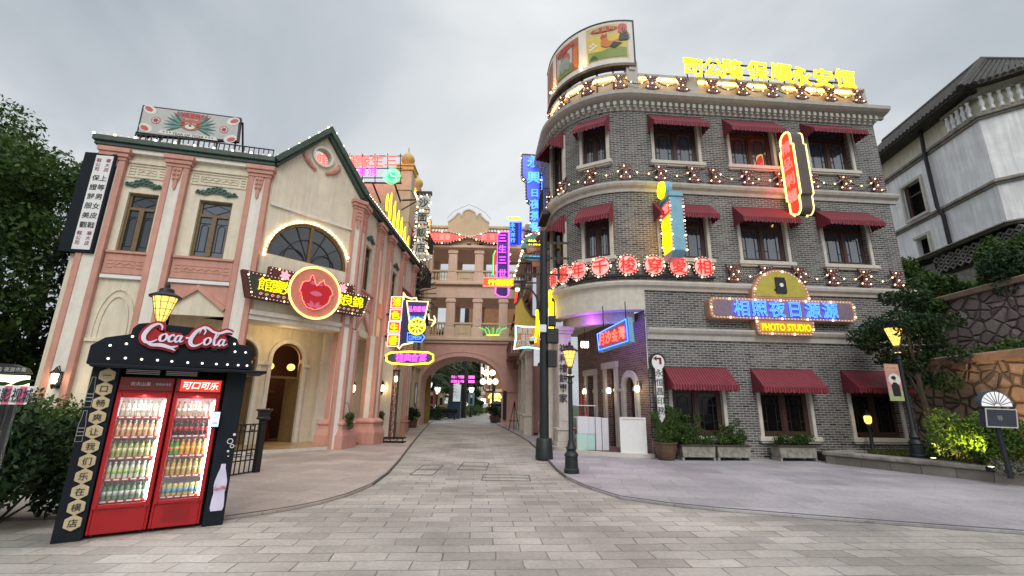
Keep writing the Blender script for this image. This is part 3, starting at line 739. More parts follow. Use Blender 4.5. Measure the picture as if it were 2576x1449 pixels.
garland([1.9-1.17*k for k in range(6)], 9.18, 'bulb garland with bows round the rounded corner below its top window')
garland([2.65+1.18*k for k in range(6)], 9.16, 'bulb garland with bows crossing behind the tall red capsule sign')
garland([2.9+1.14*k for k in range(6)], 5.70, 'lowest bulb garland with bows, passing behind the arched photo sign')

# ================================================================== SIGNS ON THE BRICK BUILDING
def sthing(name, label, F_, x=0, y=0, z=0, cat='sign', group=None): return thing(name, label, cat, F_.mat(x, y, z), group)
def rel(L, x0, z0): return [(a-x0, c-z0) for a, c in L]
def tubes(parent, poly, r, mat, y=-.03, closed=True, name='neon_border', n=6):
    b = MB(); b.tube([(p[0], y, p[1]) if len(p) == 2 else p for p in poly], r, n, closed); return b.build(name, mat, parent, smooth=True)
def board(parent, poly, y0, y1, mat, name='board', bev=0): 
    b = MB(); b.prism(poly, y0, y1); return b.build(name, mat, parent, bev=bev)

# --- curved billboard on the rounded corner of the roof (plain painted adverts: a cockerel and an elephant)
bbT = thing('curved_billboard', 'curved painted billboard with a cockerel and an elephant standing on the rounded roof corner', 'billboard', RB.mat())
B0, B1, BZ0, BZ1 = -4.6, .1, 13.62, 15.48
band('board', B0, B1, [(.03, BZ0), (.03, BZ1), (-.2, BZ1), (-.2, BZ0)], M['cream_light'], bbT)
band('board_rim', B0, B1+.02, [(-.22, BZ1), (.05, BZ1), (.05, BZ1+.05), (-.22, BZ1+.05)], M['iron'], bbT)
band('board_rim', B0, B1+.02, [(-.24, BZ0-.12), (.06, BZ0-.12), (.06, BZ0), (-.24, BZ0)], M['bronze'], bbT)
b = MB(); p = rpath(B1, 0); b.box(B1+.001, B1+.05, -.055, .23, BZ0-.1, BZ1+.045); b.build('board_rim', M['iron'], bbT)
b = MB()
for s in np.arange(-4.4, -.3, .62):
    p, q = rpath(s, -.1), rpath(s+.25, -.8); b.tube([(*p, 12.1), (*p, BZ0-.1)], .035, 6); b.tube([(*q, 12.1), (*p, BZ0-.1)], .022, 5)
b.build('support_leg', M['iron'], bbT)
PAINT = {k: plain('paint_'+k, c, .6, var=.06, bump=0) for k, c in dict(red=(.42, .05, .035), brick=(.38, .13, .07), sand=(.55, .42, .22), yellow=(.62, .47, .08), green=(.20, .27, .06), dkgreen=(.05, .10, .05), orange=(.55, .17, .04), black=(.02, .02, .02), grey=(.30, .31, .29), rose=(.50, .10, .09), white=(.68, .66, .62), sky=(.42, .47, .45), teal=(.11, .27, .28), plum=(.25, .04, .08), lightgrey=(.45, .45, .44)).items()}
_lay = [0]
def paint(parent, poly, mat, name, s0=None, z0=None, d=None, frame=None, sub=True):
    """thin painted patch on the curved billboard; poly in (s, z)"""
    _lay[0] += 1
    P = [Vector(p) for p in poly]; bm_ = bmesh.new()
    vs = [bm_.verts.new((p.x, 0, p.y)) for p in P]; f = bm_.faces.new(vs)
    bmesh.ops.triangulate(bm_, faces=[f])
    for _ in range(3):
        es = [e_ for e_ in bm_.edges if e_.calc_length() > .35]
        if not es: break
        bmesh.ops.subdivide_edges(bm_, edges=es, cuts=1); bmesh.ops.triangulate(bm_, faces=bm_.faces[:])
    for v in bm_.verts:
        q = rpath(v.co.x, d); v.co = (q[0], q[1], v.co.z)
    me = bpy.data.meshes.new(name); bm_.to_mesh(me); bm_.free(); me.materials.append(mat)
    return put(name, me, parent)
def ell(cx, cz, rx, rz, n=14, a0=0, rot=0):
    o = []
    for k in range(n):
        a = 2*PI*k/n+a0; x, z = rx*math.cos(a), rz*math.sin(a); o.append((cx+x*math.cos(rot)-z*math.sin(rot), cz+x*math.sin(rot)+z*math.cos(rot)))
    return o
def leafshape(x, z, L, w, a, curve=.0):
    pts = []
    for t in (0, .25, .5, .75, 1): pts.append((t*L, w*math.sin(PI*t)**.8*.5+curve*t*t))
    lo = [(t*L, -w*math.sin(PI*t)**.8*.5+curve*t*t) for t in (.75, .5, .25)]
    return [(x+p*math.cos(a)-q*math.sin(a), z+p*math.sin(a)+q*math.cos(a)) for p, q in pts+lo]
D = .035
pic = paint(bbT, [(-1.62, 13.85), (-.1, 13.85), (-.1, 15.38), (-1.62, 15.38)], PAINT['sand'], 'cockerel_picture', d=D)
paint(pic, [(-1.56, 13.9), (-.16, 13.9), (-.16, 14.95), (-1.56, 14.95)], PAINT['yellow'], 'painted_field', d=D+.006)
paint(pic, [(-1.56, 13.9), (-.16, 13.9), (-.16, 14.3), (-.6, 14.38), (-1.1, 14.22), (-1.56, 14.3)], PAINT['green'], 'painted_grass', d=D+.012)
paint(pic, ell(-.95, 15.18, .5, .13, 18), PAINT['red'], 'painted_title_panel', d=D+.012)
for k, (x, z, r) in enumerate(((-.28, 15.2, .17), (-.22, 14.98, .13), (-.36, 15.02, .09))): paint(pic, ell(x, z, r, r, 9, k), PAINT['rose'], 'painted_flower', d=D+.014+k*.002)
for k in range(7): paint(pic, leafshape(-.45, 14.62, .62-.03*k, .09, rad(62-11*k), .12), PAINT['dkgreen'] if k % 2 else PAINT['black'], 'painted_tail_feather', d=D+.016+k*.0015)
paint(pic, [(-1.08, 14.62), (-1.0, 14.82), (-.86, 14.8), (-.8, 14.62), (-.62, 14.6), (-.42, 14.7), (-.46, 14.5), (-.62, 14.38), (-.9, 14.36), (-1.06, 14.46)], PAINT['orange'], 'painted_cockerel_body', d=D+.03)
paint(pic, [(-.62, 14.56), (-.3, 14.5), (-.48, 14.4), (-.6, 14.28), (-.76, 14.38)], PAINT['black'], 'painted_wing', d=D+.034)
paint(pic, [(-1.08, 14.86), (-1.0, 14.98), (-.94, 14.9), (-.86, 14.98), (-.84, 14.84), (-.94, 14.78), (-1.06, 14.78)], PAINT['red'], 'painted_comb', d=D+.034)
for k in range(5): paint(pic, ell(-1.45+.09*(k % 3), 14.42+.1*(k//2)+.05*(k % 2), .06, .055, 8), PAINT['white'], 'painted_blossom', d=D+.02)
for k in range(6): paint(pic, leafshape(-1.5+.06*k, 13.93, .2, .06, rad(60+14*k)), PAINT['dkgreen'], 'painted_leaf', d=D+.022)
for k, ch in enumerate('隆益均'):
    s = -1.2+.26*k; o = letter(pic, ch, 0, 0, .2, PAINT['sand'], w=.006); o.location = (*rpath(s, D+.04), 15.18); o.rotation_euler = (0, 0, rrot(s))
pic = paint(bbT, [(-3.2, 13.85), (-1.95, 13.85), (-1.95, 15.3), (-3.2, 15.3)], PAINT['brick'], 'elephant_picture', d=D)
paint(pic, [(-3.1, 13.92), (-2.25, 13.92), (-2.25, 15.2), (-3.1, 15.2)], PAINT['sky'], 'painted_field', d=D+.006)
paint(pic, [(-3.1, 13.92), (-2.25, 13.92), (-2.25, 14.3), (-2.7, 14.36), (-3.1, 14.25)], PAINT['green'], 'painted_grass', d=D+.012)
paint(pic, ell(-2.62, 15.08, .5, .13, 16), PAINT['red'], 'painted_title_panel', d=D+.014)
paint(pic, ell(-2.6, 14.62, .26, .3, 16), PAINT['rose'], 'painted_howdah', d=D+.016)
paint(pic, [(-3.0, 14.3), (-2.92, 14.62), (-2.7, 14.72), (-2.45, 14.66), (-2.36, 14.4), (-2.38, 14.08), (-2.5, 14.08), (-2.52, 14.26), (-2.68, 14.26), (-2.7, 14.06), (-2.82, 14.06), (-2.84, 14.3), (-2.92, 14.12), (-2.98, 14.06), (-3.02, 14.1)], PAINT['grey'], 'painted_elephant', d=D+.022)
for k in range(5): paint(pic, leafshape(-3.05+.15*k, 15.0, .2, .07, rad(-40-25*k)), PAINT['dkgreen'], 'painted_leaf', d=D+.02)
paint(pic, [(-2.18, 13.95), (-2.02, 13.95), (-2.02, 14.85), (-2.18, 14.85)], PAINT['orange'], 'painted_side_panel', d=D+.008)
paint(bbT, [(-4.4, 13.85), (-3.5, 13.85), (-3.5, 15.3), (-4.4, 15.3)], PAINT['brick'], 'edge_picture', d=D)
for s in (-1.78, -3.35):
    l = MB(); l.ball((*rpath(s, .2), 13.6), .05, 8, 5); l.build('spot_lamp', M['lamp_hot'], bbT)
    pl = bpy.data.lights.new('billboard_spot', 'SPOT'); pl.energy = 30; pl.color = (1, .66, .25); pl.spot_size = rad(70); pl.shadow_soft_size = .05
    po = bpy.data.objects.new('billboard_spot', pl); COL.objects.link(po); po.location = RB.w(*rpath(s, .36), 13.5)
    tgt = RB.w(*rpath(s, .02), 14.6); po.rotation_euler = (tgt-po.location).to_track_quat('-Z', 'Y').to_euler()

# --- yellow roof letters
RS = thing('neon_roof_sign', 'yellow neon brush characters on a black rack along the brick parapet', 'neon sign', RB.mat(0, .0, 0))
b = MB(); b.tube([(2.0, -.1, 13.82), (8.3, -.1, 13.72)], .03, 6); b.tube([(2.0, -.1, 13.4), (8.3, -.1, 13.3)], .03, 6)
for x in np.arange(2.2, 8.4, .62):
    b.tube([(x, -.1, 13.32), (x, -.1, 13.82)], .018, 5); b.tube([(x, .15, 12.95), (x-.2, -.12, 13.3)], .022, 5)
b.build('rack', M['iron'], RS)
for ch, x, y in zip('司公隆保順永安恒', (1742, 1795, 1845, 1905, 1965, 2015, 2070, 2125), (170, 171, 174, 178, 184, 193, 197, 199)):
    a, c = RB.px(x, y, .2); neon(RS, ch, a, c, .84, M['n_ochre'], M['n_yellow2'], y=-.2, w=.01, tube=.02, rot=rad(4))

# --- round red characters on the canopy edge
M['n_deep'] = glow('deep_red_neon', (.75, .0, .0), .8)
DISC = zip('相愛穿梭千年影留', (1.92, 1.1, .28, -.53, -1.36, -2.1, -2.72, -3.3))
for k, (ch, s) in enumerate(DISC):
    t = thing('neon_disc', 'round red neon disc with the character %s, %s' % (ch, ['rightmost of its row', 'second from the right of its row', 'below the light blue projecting sign', 'highest on the bend of the canopy', 'below the narrow curved window', 'last one facing the square', 'seen nearly edge on beside the pole', 'leftmost and seen edge on'][k]), 'neon sign', Matrix.Translation(RB.w(*rpath(s, .12), 5.86)) @ Matrix.Rotation(RB.a+rrot(s), 4, 'Z'), 'round red neon discs')
    b = MB(); b.disc((0, 0), .33, -.02, .1, 28); b.build('disc', M['maroon'], t)
    b = MB(); b.disc((0, 0), .29, -.035, -.021, 28); b.build('lit_face', glow('disc_face_%d' % k, (1, .36, .32), .62, (.7, .4, .38)), t)
    neon(t, ch, 0, 0, .5, M['n_deep'], M['n_red'], y=-.06, w=.0, tube=.02)
    bulbs(t, arc(0, 0, .345, 0, 360, 24)[:-1], .11, .026, -.03, every=7)
b = MB(); 
band('sign_rail', -RARC, 2.3, [(.0, 5.5), (.14, 5.5), (.14, 5.56), (.0, 5.56)], M['black'], rb)

# --- photo studio sign on the facade
pz = RB.pts([(1770, 780)], .3)[0]
PS = thing('photo_studio_sign', 'large marquee with blue neon characters, a camera emblem and a yellow PHOTO STUDIO plate', 'sign', RB.mat(4.33, 0, 4.5))
case = M['n_case'] = plain('salmon_sign_case', (.48, .24, .15), .5)
board(PS, rounded(-2.42, 2.42, -.34, .34, .16), -.3, 0, case, 'board', .01)
board(PS, rounded(-2.3, 2.3, -.25, .25, .12), -.315, -.301, plain('dull_mauve_face', (.21, .15, .19), .5), 'sign_face')
hd = arc(0, .345, .98, 0, 180, 20, .98); board(PS, hd, -.28, 0, case, 'half_disc', .01)
board(PS, arc(0, .42, .84, 0, 180, 20, .82), -.295, -.281, plain('mustard_face', (.42, .36, .05), .6), 'yellow_face')
cm = MB(); cm.box(-.17, .17, -.33, -.296, .52, 1.06); cm.box(-.22, -.172, -.32, -.296, .6, .68); cm.box(.172, .2, -.32, -.296, .55, .98); cm.build('camera_emblem', M['black'], PS, bev=.02)
cm = MB(); cm.disc((.02, .8), .065, -.345, -.331); cm.build('emblem_lens', M['white'], PS)
lowp = [(-.98, -.345), (.98, -.345), (.94, -.66)] + arc(.8, -.68, .14, 0, -90, 4)[1:] + arc(-.8, -.68, .14, -90, -180, 4) + [(-.94, -.66)]
board(PS, lowp, -.28, 0, case, 'lower_plate', .01)
board(PS, rounded(-.86, .86, -.72, -.42, .06), -.292, -.281, glow('yellow_lit_face', (1, .42, .0), .22, (.4, .2, .02)), 'lit_face')
for k, ch in enumerate('相照夜日源源'):
    neon(PS, ch, -1.42+.585*k, 0, .53, M['n_blue'], M['n_bluew'], y=-.35, w=.004, tube=.016)
letter(PS, 'PHOTO STUDIO', 0, -.57, .22, M['n_lemon'], -.33, 'solid', .012, width=1.6)
bulbs(PS, rounded(-2.37, 2.37, -.295, .295, .15), .105, .024, -.315, every=8)
bulbs(PS, arc(0, .36, .91, 2, 178, 24, .91), .105, .024, -.3, False, every=6)
bulbs(PS, [(-.92, -.4), (-.9, -.66), (-.8, -.77), (.8, -.77), (.9, -.66), (.92, -.4)], .105, .024, -.3, False, every=7)

# --- projecting signs seen side on
def side_frame(s, z=0): return Frame(*RB.w(*rpath(s)).xy, 4.1-90+math.degrees(rrot(s)), z)
F1 = side_frame(5.08)
T = sthing('capsule_sign', 'tall red capsule sign with four neon characters projecting from the brick wall', F1, 0, 0, 7.72); T.scale = (.93, .93, .93)
cap = [(.48, 0)] + arc(.6, .16, .26, -90, 0, 5)[1:] + [(.86, .55), (.95, .6), (.95, 2.55), (.86, 2.6)] + arc(.6, 2.92, .26, 0, 180, 8) + [(.34, 2.6), (.25, 2.55), (.25, .6), (.34, .55)] + arc(.6, .16, .26, 180, 270, 5)[:-1]
board(T, cap, -.02, .42, plain('dark_taupe_case', (.09, .07, .06), .6), 'case', .01)
board(T, [(x*.86+.085, z*.955+.07) for x, z in cap], -.035, -.021, glow('red_face', (1, .022, .008), 2.4, (.5, .03, .02)), 'sign_face')
tubes(T, cap, .035, glow('amber_tube', (1, .62, .16), 3.0), -.04); tubes(T, cap, .025, M['n_cream'], .44)
for k, ch in enumerate('精品刺繡'): neon(T, ch, .6, 2.55-.63*k, .5, M['n_red'], M['n_redw'], y=-.07, tube=.02)
b = MB()
for z, x1 in ((2.35, .26), (1.25, .26)): b.box(0, x1, .12, .3, z, z+.1); b.box(-.0, .06, .06, .36, z-.12, z+.22)
b.tube([(.0, 1.2, .35), (.5, .35, .25)], .035, 6); b.box(0, .06, 1.05, 1.35, .2, .5)
b.build('bracket', M['iron'], T)
F2 = side_frame(.62)
T = sthing('projecting_sign', 'light blue projecting sign with red and yellow neon and a yellow ring on top', F2, 0, 0, 5.85)
lb = plain('light_blue_case', (.19, .40, .52), .5)
pol = [(.2, .1), (.75, .1), (.95, .28), (.95, 2.06), (.2, 2.06)]
board(T, pol, -.02, .38, lb, 'case', .012)
b = MB(); b.box(.16, .99, -.05, .41, 2.06, 2.14); b.box(.2, .95, -.03, .39, 2.14, 2.24); b.build('case_cornice', lb, T, bev=.01)
board(T, [(.28, .3), (.87, .3), (.87, 1.5), (.28, 1.5)], -.035, -.021, glow('amber_face', (1, .30, .01), 3.2, (.5, .25, .02)), 'sign_face')
board(T, [(.28, 1.55), (.87, 1.55), (.87, 1.92), (.28, 1.92)], -.035, -.021, glow('red_face_small', (1, .02, .02), 1.6, (.5, .03, .02)), 'title_face')
for k, ch in enumerate('宮廷糕點'): neon(T, ch, .43+.3*(k % 2), 1.17-.5*(k//2), .44, M['n_yellow'], None, y=-.06, w=.03, sx=.66)
letter(T, '老字號茶點', .575, 1.735, .3, M['n_redw'], -.06, w=.01, width=.56)
b = MB(); b.tube([(.45+.2*math.cos(a), -.06, 2.5+.25*math.sin(a)) for a in np.linspace(0, 2*PI, 20)[:-1]], .05, 6, True); b.build('neon_ring', M['n_yellow'], T, smooth=True)
board(T, ell(.45, 2.5, .27, .31, 18), -.02, .2, lb, 'ring_plate')
b = MB(); b.box(0, .2, .1, .26, .5, .62); b.box(0, .2, .1, .26, 1.6, 1.72); b.build('bracket', M['iron'], T)
bulbs(T, [(.2, .12), (.2, 2.04)], .12, .025, -.03, False); bulbs(T, [(.95, .3), (.95, 2.04)], .12, .025, -.03, False); bulbs(T, [(.96, .4, .28), (.96, .4, 2.04)], .12, .025, 0, False)

# --- hanging sign in the portico
p = atY(1541, 842, 13.0); F3 = Frame(p.x, p.y, -52, p.z)
T = sthing('hanging_sign', 'box sign with red characters in a blue neon frame hanging under the white canopy', F3)
c4 = F3.pts([(1499, 838), (1503, 887), (1587, 862), (1579, 796)])
w_ = .62; c4 = [(-w_, .36), (-w_, -.40), (w_, -.42), (w_, .40)]
c4 = F3.pts([(1500, 840), (1505, 886), (1586, 860), (1580, 797)])
board(T, c4, 0, .2, plain('sky_blue_case', (.16, .42, .50), .5), 'case', .01)
cx = sum(a for a, _ in c4)/4; cz = sum(c for _, c in c4)/4
board(T, [(cx+(a-cx)*.97, cz+(c-cz)*.95) for a, c in c4], -.008, -.001, glow('blue_frame_face', (.008, .05, 1), 1.4, (.02, .06, .4)), 'frame_face')
board(T, [(cx+(a-cx)*.76, cz+(c-cz)*.72) for a, c in c4], -.02, -.0085, glow('orange_glow_face', (1, .2, .03), .12, (.25, .07, .03)), 'sign_face')
tubes(T, [(cx+(a-cx)*.9, cz+(c-cz)*.87) for a, c in c4], .016, M['n_bluew'], -.03)
L0, L1 = c4[0][0], c4[2][0]
for k, ch in enumerate('月沙金灣'): neon(T, ch, L0+(L1-L0)*(.2+.2*k), cz+(-.06+.04*k), .38, M['n_red'], M['n_redw'], y=-.05, tube=.02, sx=.62)
b = MB(); 
for a in (L0+.2, L1-.2): b.tube([(a, .1, c4[0][1]-.1), (a, .1, 4.42-p.z)], .015, 5)
b.build('hanger', M['iron'], T)
for (x_, y_, col_, e_) in ((-1.5, 1.0, (.45, .08, 1), 45), (-.7, .6, (.03, .06, 1), 26)):
    pl = bpy.data.lights.new('portico_neon_glow', 'POINT'); pl.energy = e_; pl.color = col_; pl.shadow_soft_size = .3
    po = bpy.data.objects.new('portico_neon_glow', pl); COL.objects.link(po); po.location = RB.w(x_, y_, 4.1)
# --- arrow sign
F4 = Frame(*RB.w(.15, -.28).xy, 4.1)
T = sthing('arrow_sign', 'white upright sign with a red turn arrow and black brush characters ending in a point', F4, 0, 0, .95)
out = [(0, 0), (.13, .17), (.13, 1.62)] + arc(0, 1.86, .24, -55, 235, 18) + [(-.13, 1.62), (-.13, .17)]
board(T, out, 0, .16, M['black'], 'case', .008)
board(T, [(a*.80, .07+(c-.0)*.938) for a, c in out], -.008, -.001, M['white'], 'white_face')
ar = MB(); ar.prism([(-.15, 1.93), (-.05, 2.0), (-.05, 1.955), (.10, 1.955), (.10, 1.76), (.035, 1.76), (.035, 1.905), (-.05, 1.905), (-.05, 1.86)], -.018, -.009); ar.build('arrow_mark', M['red_dark'], T)
for k, ch in enumerate('永恒昌印務'): letter(T, ch, 0, 1.5-.27*k, .235, M['black'], -.015, w=.006, depth=.01)
b = MB(); b.box(-.02, .04, .16, .30, .5, .56); b.box(-.02, .04, .16, .30, 1.5, 1.56); b.build('bracket', M['iron'], T)

# ================================================================== CREAM AND PINK BUILDING (left)
WF = Frame(-11.9, 11.65, 13.7); GF = Frame(-7.45, 12.72, 49.3); TF = Frame(-5.5, 14.98, 88.2)
lb_ = thing('stucco_building', 'two storey cream and salmon stucco building with a green gable, arched window and porch', 'building', GF.mat())
def lpart(b, name, mat, F_, bev=0, parent=None, smooth=False):
    o = b.build(name, mat, parent or lb_, bev=bev, smooth=smooth)
    if parent is None: in_frame(o, F_, lb_)
    return o
WL, GL, TL = 4.58, 3.0, 9.0
# walls
b = flat_wall(MB(), -.1, WL, 3.75, 8.6, [(.88, 1.63, 5.43, 7.22), (2.68, 3.56, 5.45, 7.22)], .2); flat_wall(b, -.1, 2.0, 0, 3.75, [], .2); lpart(b, 'wing_wall', M['cream'], WF)
# gable wall with a half round opening
cxg, czg, rg = 1.42, 5.76, 1.3
b = MB(); n_ = 18
A_ = arc(cxg, czg, rg, 180, 0, n_)
def gtop(x): return 8.6+1.86*(x/1.48 if x < 1.48 else (3-x)/1.52)
OX, OZ, OR_ = 1.4, 9.55, .3
def zarch(x): return czg+math.sqrt(max(0, rg*rg-(x-cxg)**2))
xs = sorted(set([round(p[0], 5) for p in A_]+[round(OX+OR_*math.cos(PI*k/10), 5) for k in range(11)]+[1.48]))
for x0, x1 in zip(xs, xs[1:]):
    if abs((x0+x1)/2-OX) < OR_:
        o0, o1 = (math.sqrt(max(0, OR_**2-(x-OX)**2)) for x in (x0, x1))
        b.add([(x0, 0, zarch(x0)), (x1, 0, zarch(x1)), (x1, 0, OZ-o1), (x0, 0, OZ-o0)], [(0, 1, 2, 3)]); b.add([(x0, 0, OZ+o0), (x1, 0, OZ+o1), (x1, 0, gtop(x1)), (x0, 0, gtop(x0))], [(0, 1, 2, 3)])
        for s_ in (-1, 1): b.add([(x0, 0, OZ+s_*o0), (x1, 0, OZ+s_*o1), (x1, .22, OZ+s_*o1), (x0, .22, OZ+s_*o0)], [(0, 1, 2, 3)])
    else: b.add([(x0, 0, zarch(x0)), (x1, 0, zarch(x1)), (x1, 0, gtop(x1)), (x0, 0, gtop(x0))], [(0, 1, 2, 3)])
for (x0, z0), (x1, z1) in zip(A_, A_[1:]): b.add([(x0, 0, z0), (x1, 0, z1), (x1, .2, z1), (x0, .2, z0)], [(0, 1, 2, 3)])
for x0, x1 in ((0, cxg-rg), (cxg+rg, 3.0)): b.add([(x0, 0, czg), (x1, 0, czg), (x1, 0, gtop(x1)), (x0, 0, gtop(x0))], [(0, 1, 2, 3)])
b.add([(0, 0, 3.85), (3, 0, 3.85), (3, 0, czg), (0, 0, czg)], [(0, 1, 2, 3)]); b.add([(cxg-rg, 0, czg), (cxg+rg, 0, czg), (cxg+rg, .2, czg), (cxg-rg, .2, czg)], [(0, 1, 2, 3)])
lpart(b, 'gable_wall', M['cream'], GF)
b = MB(); flat_wall(b, 0, TL, 3.75, 8.6, [(.92, 1.62, 5.45, 7.2), (4.4, 5.1, 5.45, 7.2)], .2); flat_wall(b, 2.6, TL, 0, 3.75, [], .2); lpart(b, 'street_wall', M['cream'], TF)
# half round window
gw = MB(); gw.ribbon(arc(cxg, czg, rg-.04, 180, 0, 24)+[], .09, .08, .17, True); 
gw.box(cxg-.045, cxg+.045, .07, .17, czg, czg+rg-.05); gwo = lpart(gw, 'gable_window', M['wood_light'], GF)
q = MB(); q.prism(arc(cxg, czg, rg-.05, 180, 0, 24), .13, .14); in_ = q.build('pane', M['glass'], gwo)
q = MB(); 
for a in (38, 66, 114, 142): q.prism([(cxg+.12*math.cos(rad(a-6)), czg+.1), (cxg+(rg-.06)*math.cos(rad(a-.8)), czg+(rg-.06)*math.sin(rad(a-.8))), (cxg+(rg-.06)*math.cos(rad(a+.8)), czg+(rg-.06)*math.sin(rad(a+.8)))], .10, .125)
q.ribbon(arc(cxg-.5, czg, .38, 180, 0, 10), .025, .10, .125, False); q.ribbon(arc(cxg+.5, czg, .38, 180, 0, 10), .025, .10, .125, False); q.ribbon(arc(cxg, czg, .78, 180, 0, 16), .025, .1, .125, False)
q.build('leading', M['black'], gwo)
q = MB()
for x0, x1 in ((-1.15, -.72), (.62, 1.15)):
    for k in range(5):
        xa = cxg+x0+(x1-x0)*k/5; q.tube([(xa, .19, czg+.02), (xa, .19, czg+math.sqrt(max(.01, rg*rg-(xa-cxg)**2))-.1)], .045, 5)
q.build('curtain', M['curtain'], gwo)
o = bulbs(lb_, arc(cxg, czg-.05, rg+.085, 180, 0, 30), .135, .038, -.05, False, name='bulb_string', mats=[M['bulb'], M['bulb']]); in_frame(o, GF, lb_)
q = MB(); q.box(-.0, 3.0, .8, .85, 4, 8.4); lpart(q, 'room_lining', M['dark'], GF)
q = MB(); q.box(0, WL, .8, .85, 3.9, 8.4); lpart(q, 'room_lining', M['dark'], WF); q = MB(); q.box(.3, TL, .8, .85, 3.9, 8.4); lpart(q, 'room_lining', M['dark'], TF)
# casement windows of the wing and street sides
def lwin(F_, x0, x1, z0, z1, glass):
    f = MB(); w = x1-x0; zt = z0+(z1-z0)*.72
    for bx in ((x0, x0+.07, .1, .18, z0, z1), (x1-.07, x1, .1, .18, z0, z1), (x0+.07, x1-.07, .1, .18, z0, z0+.07), (x0+.07, x1-.07, .1, .18, z1-.06, z1), (x0+.07, x1-.07, .09, .17, zt, zt+.08), ((x0+x1)/2-.06, (x0+x1)/2+.06, .085, .17, z0+.07, zt)): f.box(*bx)
    fo = lpart(f, 'window', M['wood_light'], F_)
    p_ = MB(); p_.add([(x0+.05, .15, z0+.05), (x1-.05, .15, z0+.05), (x1-.05, .15, z1-.05), (x0+.05, .15, z1-.05)], [(0, 1, 2, 3)]); p_.build('pane', glass, fo)
    l = MB(); cx = (x0+x1)/2
    l.ribbon([(x0+.08, (zt+z1)/2+.03), (cx, z1-.08), (x1-.08, (zt+z1)/2+.03), (cx, zt+.1)], .016, .13, .148)
    for sx in (-1, 1):
        c = cx+sx*(w/4-.0); l.ribbon([(c-.09, z0+.2), (c-.09, zt-.32)]+arc(c, zt-.32, .09, 180, 0, 6)+[(c+.09, zt-.32), (c+.09, z0+.2)], .016, .13, .148, False); l.box(c-.14, c+.14, .13, .148, z0+.2, z0+.215); l.box(c-.14, c+.14, .13, .148, zt-.2, zt-.185)
    l.build('leading', M['black'], fo)
    cu = MB()
    for k in range(7):
        xa = x0+.1+(w-.2)*(k+.5)/7; cu.tube([(xa, .26, z0+.05), (xa, .26, zt)], .04, 5)
    cu.build('curtain', M['curtain'], fo)
    return fo
lwin(WF, .88, 1.63, 5.43, 7.22, M['glass']); lwin(WF, 2.68, 3.56, 5.45, 7.22, M['glass_blue']); lwin(TF, .92, 1.62, 5.45, 7.2, M['glass']); lwin(TF, 4.4, 5.1, 5.45, 7.2, M['glass'])
# pilasters
def pilaster(F_, x0, x1, z0=0, z1=8.1, d=.1, base=True, side=None):
    b = MB(); b.box(x0, x1, -d, .02, z0, z1); po = lpart(b, 'pilaster', M['cream_light'], F_)
    s = MB(); w = min(.15, (x1-x0)*.26)
    for a in (x0-.012, x1-w+.012): s.box(a, a+w, -d-.03, .03, z0, z1)
    s.build('pilaster_strip', M['pink'], po, bev=.01)
    c = MB(); c.box(x0-.03, x1+.03, -d-.05, .03, z1, z1+.1); c.box(x0-.07, x1+.07, -d-.09, .03, z1+.1, z1+.22); c.box(x0-.11, x1+.11, -d-.13, .03, z1+.22, z1+.36); c.build('capital', M['pink'], po, bev=.012)
    k = MB(); cx = (x0+x1)/2
    k.prism([(cx-.12, z1-.02), (cx+.12, z1-.02), (cx+.1, z1-.3), (cx+.05, z1-.5), (cx+.04, z1-.66), (cx, z1-.72), (cx-.04, z1-.66), (cx-.05, z1-.5), (cx-.1, z1-.3)], -d-.05, -d+.005)
    for zz in (.1, .24, .38): k.ball((cx-.05, -d-.05, z1-zz), .045, 6, 4); k.ball((cx+.05, -d-.05, z1-zz), .045, 6, 4)
    k.build('scroll_ornament', M['pink'], po)
    if base:
        e_ = MB(); e_.box(x0-.1, x1+.1, -d-.12, .03, z0, z0+.55); e_.box(x0-.14, x1+.14, -d-.16, .03, z0+.55, z0+.62); e_.box(x0-.07, x1+.07, -d-.09, .03, z0+.62, z0+.85); e_.build('pilaster_base', M['pink'], po, bev=.015)
    return po
for a, c in ((.1, .68), (1.74, 2.3), (3.92, 4.5)): pilaster(WF, a, c, d=.12)
pilaster(GF, 2.72, 3.05, 0, 8.1, .1, False); pilaster(TF, .0, .52, 3.9, 8.1, .1, False)
for a, c in ((1.95, 2.45), (3.35, 3.85), (5.5, 6.0), (7.6, 8.1)): pilaster(TF, a, c, .0, 8.1, .12)
# porch columns: square, cream with pink edges, stepped salmon bases
def porch_col(F_, x, y, w, h):
    hw = w/2; b = MB(); b.box(x-hw, x+hw, y-hw, y+hw, .9, h); po = lpart(b, 'porch_column', M['cream_light'], F_)
    s = MB()
    for sx in (-1, 1):
        for sy in (-1, 1): s.box(x+sx*(hw-.07)-.085, x+sx*(hw-.07)+.085, y+sy*(hw-.07)-.085, y+sy*(hw-.07)+.085, .9, h-.002)
    s.build('column_edge', M['pink'], po, bev=.01)
    e_ = MB(); e_.hprism([(x-hw-.2, y-hw-.2), (x+hw+.2, y-hw-.2), (x+hw+.2, y+hw+.2), (x-hw-.2, y+hw+.2)], .03, .42)
    e_.lathe([((hw+.2)*1.414, .42), ((hw+.12)*1.414, .62), ((hw+.12)*1.414, .74), ((hw+.16)*1.414, .76), ((hw+.16)*1.414, .82), ((hw+.04)*1.414, .92)], 4, (x, y, 0), rad(45))
    e_.build('column_base', M['pink'], po, bev=.012)
CF1 = Frame(-5.66, 15.36, -8); porch_col(CF1, 0, 0, .58, 3.86)
_c2 = gnd(922, 1118, .035); CF2 = Frame(_c2.x-.12, _c2.y+.38, -8); porch_col(CF2, 0, 0, .5, 3.86)
b = MB(); b.box(-.1, 3.05, -.02, .62, 3.72, 3.86); b.box(-.1, 3.05, -.1, .02, 3.861, 4.0); lpart(b, 'porch_beam', M['cream_light'], GF, .01)
